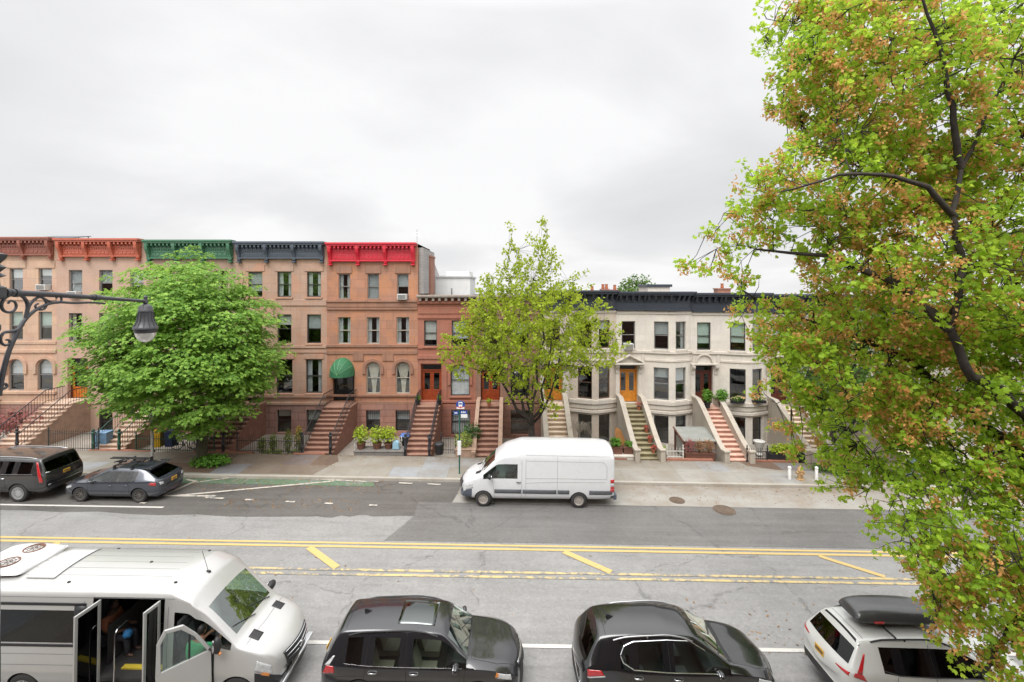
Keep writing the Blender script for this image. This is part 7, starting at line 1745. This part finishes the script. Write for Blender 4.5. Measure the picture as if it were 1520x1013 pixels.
for y,z,r_ in ((8.72,9.74,.085),(8.80,9.737,.075),(8.88,9.733,.085),(10.5,9.622,.062),(10.58,9.615,.075),(10.66,9.608,.062)): m_.tube([S(y-.03,z+.002),S(y+.03,z-.002)],r_,12)
m_.build('arm',IRN,sl_,smooth=50)
def spiral(cy,cz,r0,r1,a0,turns,n=34): return [S(cy+(r0+(r1-r0)*i/n)*cos(a0+turns*2*pi*i/n), cz+(r0+(r1-r0)*i/n)*sin(a0+turns*2*pi*i/n)) for i in range(n+1)]
def cp(pts,n=8):
    out = []; P_ = [Vector(p) for p in pts]
    for i in range(len(P_)-1):
        p0 = P_[max(0,i-1)]; p1 = P_[i]; p2 = P_[i+1]; p3 = P_[min(len(P_)-1,i+2)]
        for k_ in range(n):
            t = k_/n; out.append(.5*((2*p1)+(-p0+p2)*t+(2*p0-5*p1+4*p2-p3)*t*t+(-p0+3*p1-3*p2+p3)*t**3))
    out.append(P_[-1]); return out
def pz(px,py): Y = PX*F/(px-760); return (Y, CH-(py-430)/F*Y)
br = MB()
br.tube(cp([S(*pz(px,py)) for px,py in ((-2,588),(3,560),(12,525),(24,497),(37,475),(52,461),(70,452),(88,449),(108,450),(135,449.5),(156,451)) ]),[lerp(.045,.022,i/80) for i in range(81)],8)
br.tube(cp([S(*pz(px,py)) for px,py in ((38,472),(41,455),(37,444),(28,438),(16,438),(6,444),(2,453),(5,461),(13,464),(21,461),(24,454),(21,448),(15,447),(12,451)) ]),[lerp(.034,.020,i/104) for i in range(105)],8)
br.tube(cp([S(*pz(px,py)) for px,py in ((40,466),(43,455),(50,446),(60,441),(67,446),(69,453),(65,459),(58,460),(53,457),(53,453),(57,451)) ]),[lerp(.03,.018,i/80) for i in range(81)],8)
br.tube(cp([S(*pz(px,py)) for px,py in ((62,442),(74,448),(84,450),(90,448),(91,443),(87,440),(83,443)) ]),[lerp(.026,.016,i/48) for i in range(49)],8)
br.tube(cp([S(*pz(px,py)) for px,py in ((34,482),(25,490),(15,492.5),(6,494),(1,501),(2,509),(8,513),(14,510),(13,505),(9,505)) ]),[lerp(.032,.018,i/72) for i in range(73)],8)
br.tube(cp([S(*pz(px,py)) for px,py in ((-2,581),(3,578),(8,576),(10,573),(8,570),(4,571),(4,574)) ]),[lerp(.03,.02,i/48) for i in range(49)],8)
br.build('scroll_bracket',IRN,sl_,smooth=60)
lan = MB(); cy,ct = 12.03,9.50; b0 = Vector(S(cy,0)); 
lan.lathe([(.03,.14),(.05,.10),(.035,.06),(.055,.0),(.06,-.06),(.04,-.08)],b0+Vector((0,0,ct)),12)
lan.lathe([(q_*.82,z_) for q_,z_ in [(.04,-.08),(.12,-.10),(.18,-.16),(.195,-.24),(.205,-.25),(.205,-.29),(.192,-.295),(.20,-.40),(.22,-.52),(.27,-.62),(.315,-.68),(.335,-.70),(.335,-.745),(.30,-.75),(.30,-.83),(.29,-.84)]],b0+Vector((0,0,ct)),28,'z',False)
for k_ in range(12): q = 2*pi*k_/12; lan.tube([b0+Vector((.165*cos(q),.165*sin(q),ct-.30)),b0+Vector((.17*cos(q),.17*sin(q),ct-.42)),b0+Vector((.20*cos(q),.20*sin(q),ct-.56)),b0+Vector((.26*cos(q),.26*sin(q),ct-.68))],.012,5)
lo = lan.build('lantern',IRN,sl_,smooth=40)
m_ = MB(); m_.lathe([(q_*.82,z_) for q_,z_ in [(.288,-.82),(.27,-.90),(.22,-.99),(.14,-1.06),(.05,-1.095),(.001,-1.10)]],b0+Vector((0,0,ct)),26,'z',False); m_.build('glass_bowl',M('frosted_lamp_glass',(.62,.60,.58),.15,.05,bump=0,**{'Transmission Weight':.25}),lo,smooth=60)

# ------------------------------------------------------------------ people in the minibus
def person(label,seat,top,skin_,trou,hair_,lean=.0,standing=False,rz=0):
    """seated figure facing +X; seat = point under the hips"""
    root = thing('person',label,'person',seat,rz)
    J = {'pel':(0,0,.12),'sp':(-.03+lean*.3,0,.34),'ch':(-.02+lean*.6,0,.54),'nk':(0+lean,0,.68),'hd':(.02+lean,0,.78),
        'shl':(-.01+lean*.6,.19,.60),'ell':(.06+lean,.25,.34),'wrl':(.30+lean,.17,.30),'hal':(.38+lean,.14,.31),'shr':(-.01+lean*.6,-.19,.60),'elr':(.06+lean,-.25,.34),'wrr':(.30+lean,-.17,.30),'har':(.38+lean,-.14,.31),
        'hpl':(.04,.10,.10),'knl':(.46,.12,.12),'anl':(.48,.12,-.30),'tol':(.64,.12,-.34),'hpr':(.04,-.10,.10),'knr':(.46,-.12,.12),'anr':(.48,-.12,-.30),'tor':(.64,-.12,-.34)}
    if standing:
        J.update(knl=(.05,.09,-.34),anl=(.0,.10,-.76),tol=(.12,.10,-.80),knr=(.05,-.09,-.34),anr=(.0,-.10,-.76),tor=(.12,-.10,-.80),ell=(.16+lean,.26,.40),wrl=(.38+lean,.20,.46),hal=(.46+lean,.18,.48),elr=(.20+lean,-.26,.42),wrr=(.42+lean,-.16,.52),har=(.50+lean,-.14,.54))
    rad = dict(pel=.15,sp=.135,ch=.15,nk=.058,hd=.06,shl=.07,ell=.048,wrl=.033,hal=.038,shr=.07,elr=.048,wrr=.033,har=.038,hpl=.10,knl=.07,anl=.045,tol=.04,hpr=.10,knr=.07,anr=.045,tor=.04)
    E = [('pel','sp'),('sp','ch'),('ch','nk'),('nk','hd'),('ch','shl'),('shl','ell'),('ell','wrl'),('wrl','hal'),('ch','shr'),('shr','elr'),('elr','wrr'),('wrr','har'),('pel','hpl'),('hpl','knl'),('knl','anl'),('anl','tol'),('pel','hpr'),('hpr','knr'),('knr','anr'),('anr','tor')]
    def skin(names,edges,grow,mat,nm,rt,extra=()):
        pos = dict(J); rd = dict(rad); edges = list(edges); names = list(names)
        for a_,b_,p,r_ in extra: pos[b_] = p; rd[b_] = r_; names.append(b_); edges.append((a_,b_))
        ix = {n_:i for i,n_ in enumerate(names)}; me = bpy.data.meshes.new(nm); me.from_pydata([pos[n_] for n_ in names],[(ix[a_],ix[b_]) for a_,b_ in edges],[]); o = bpy.data.objects.new(nm,me); COL.objects.link(o)
        md = o.modifiers.new('skin','SKIN')
        for n_ in names: q = rd[n_]+grow; me.skin_vertices[0].data[ix[n_]].radius = (q,q)
        me.skin_vertices[0].data[ix[rt]].use_root = True
        sd = o.modifiers.new('sub','SUBSURF'); sd.levels = sd.render_levels = 2
        res = eval_mesh(o); bpy.data.objects.remove(o); bpy.data.meshes.remove(me)
        res.materials.clear(); res.materials.append(mat); res.shade_smooth()
        o2 = bpy.data.objects.new(nm,res); COL.objects.link(o2); o2.parent = root; return o2
    fingers = []
    for s_,hn in ((1,'hal'),(-1,'har')):
        h_ = Vector(J[hn])
        for k_,(dy,ln) in enumerate(((-.03,.075),(-.01,.085),(.01,.08),(.03,.065))):
            a_ = 'f%s%da'%(hn,k_); fingers += [(hn,a_,tuple(h_+Vector((.035,dy,.008))),.011),(a_,a_+'b',tuple(h_+Vector((.035+ln*.6,dy,.0))),.009),(a_+'b',a_+'c',tuple(h_+Vector((.035+ln*.85,dy,-.03))),.008)]
        fingers += [(hn,'t'+hn,tuple(h_+Vector((.02,-s_*.045,.0))),.012),('t'+hn,'t2'+hn,tuple(h_+Vector((.06,-s_*.055,-.01))),.009)]
    body = skin(list(J),E,0,skin_,'body','pel',fingers)
    skin(['pel','sp','ch','shl','ell','shr','elr'],[('pel','sp'),('sp','ch'),('ch','shl'),('shl','ell'),('ch','shr'),('shr','elr')],.018,top,'shirt','pel')
    skin(['pel','hpl','knl','anl','hpr','knr','anr'],[('pel','hpl'),('hpl','knl'),('knl','anl'),('pel','hpr'),('hpr','knr'),('knr','anr')],.014,trou,'trousers','pel')
    hd = MB(); c_ = Vector(J['hd'])+Vector((.015,0,.085)); vs_start = len(hd.v)
    hd.ell(c_,(.098,.075,.118),18,14)
    for i,v in enumerate(hd.v):
        d = Vector(v)-c_
        if d.x > .02:
            k_ = d.x/.098
            nose = .030*max(0,1-abs(d.y)/.022)*max(0,1-abs(d.z+.012)/.045); eye = -.008*max(0,1-abs(abs(d.y)-.032)/.02)*max(0,1-abs(d.z-.015)/.025); mouth = -.004*max(0,1-abs(d.y)/.03)*max(0,1-abs(d.z+.062)/.012); chin = .012*max(0,1-abs(d.z+.095)/.04)*max(0,1-abs(d.y)/.05)
            hd.v[i] = (v[0]+(nose+eye+mouth+chin)*k_,v[1],v[2])
    for s_ in (-1,1): hd.ell(c_+Vector((-.005,s_*.075,-.01)),(.02,.010,.03),8,6)
    ho = hd.build('head',skin_,root,smooth=70)
    ey = MB()
    for s_ in (-1,1): ey.ell(c_+Vector((.080,s_*.032,.015)),(.010,.013,.008),8,6)
    ey.build('eyes',BLACK,ho,smooth=60)
    hr = MB(); hr.ell(c_+Vector((-.018,0,.022)),(.098,.083,.112),16,10); hr.build('hair',hair_,root,smooth=60)
    return root
SKIN1 = M('brown_skin', (.28,.13,.075), .55, .08, 6, bump=0); SKIN2 = M('dark_skin', (.10,.05,.032), .5, .08, 6, bump=0); HAIR = M('black_hair', (.012,.01,.009), .6, .2, 20)
GREEN_T = M('bright_green_cloth', (.04,.34,.14), .8, .1, 8); DKCL = M('dark_cloth', (.03,.03,.04), .85, .15, 8); BRNCL = M('rust_cloth', (.26,.09,.045), .85, .15, 8)
bz = G(-8.45)
person('person in a bright green top standing at the open front door, leaning into the minibus',(-7.30,10.42,G(-7.3)+.84),GREEN_T,SKIN1,DKCL,HAIR,.22,True,radians(80))
person('person in a rust sleeved top seated inside the open minibus doorway',(-8.45-1.55,11.5-.10,bz+.92),BRNCL,SKIN2,DKCL,HAIR)
m_ = MB(); m_.ell((0,0,.10),(.10,.10,.10),12,8,.12,random.Random(5)); o = m_.build('bag',M('bright_blue_bag',(.04,.22,.50),.6,.1,8),None,(-8.45-1.02,11.5-.28,bz+1.08),smooth=60); tag(o,'bright blue bag on the lap of the passenger in the minibus doorway','bag')

# ------------------------------------------------------------------ the apartment house the picture is taken from, behind the camera
nb_ = thing('apartment_house','tall brick apartment house on the near side, behind the viewpoint','building',(0,-.6,0)); m_ = MB()
ops = []
for fl in range(3):
    for i in range(-14,15):
        u = 60+i*3.4; ops.append((u-.6,u+.6,1.0+fl*3.2,2.9+fl*3.2,0))
wall_along(m_,[(60,0),(-60,0)],-2,12.6,ops,.25)
m_.build('wall',stone('dark_red_apartment_brick', hexc('6e4a3c'), .22,.075,.01,.12,.8,.3),nb_)
m_ = MB(); m_.box(-60,60,-.30,-.26,-2,12.6); m_.build('window_glass',M('dark_room_glass',(.02,.022,.025),.08,.1,bump=0),nb_)
m_ = MB(); m_.box(-60.1,60.1,-9,.35,12.6,13.2); m_.build('roof',ROOFM,nb_)
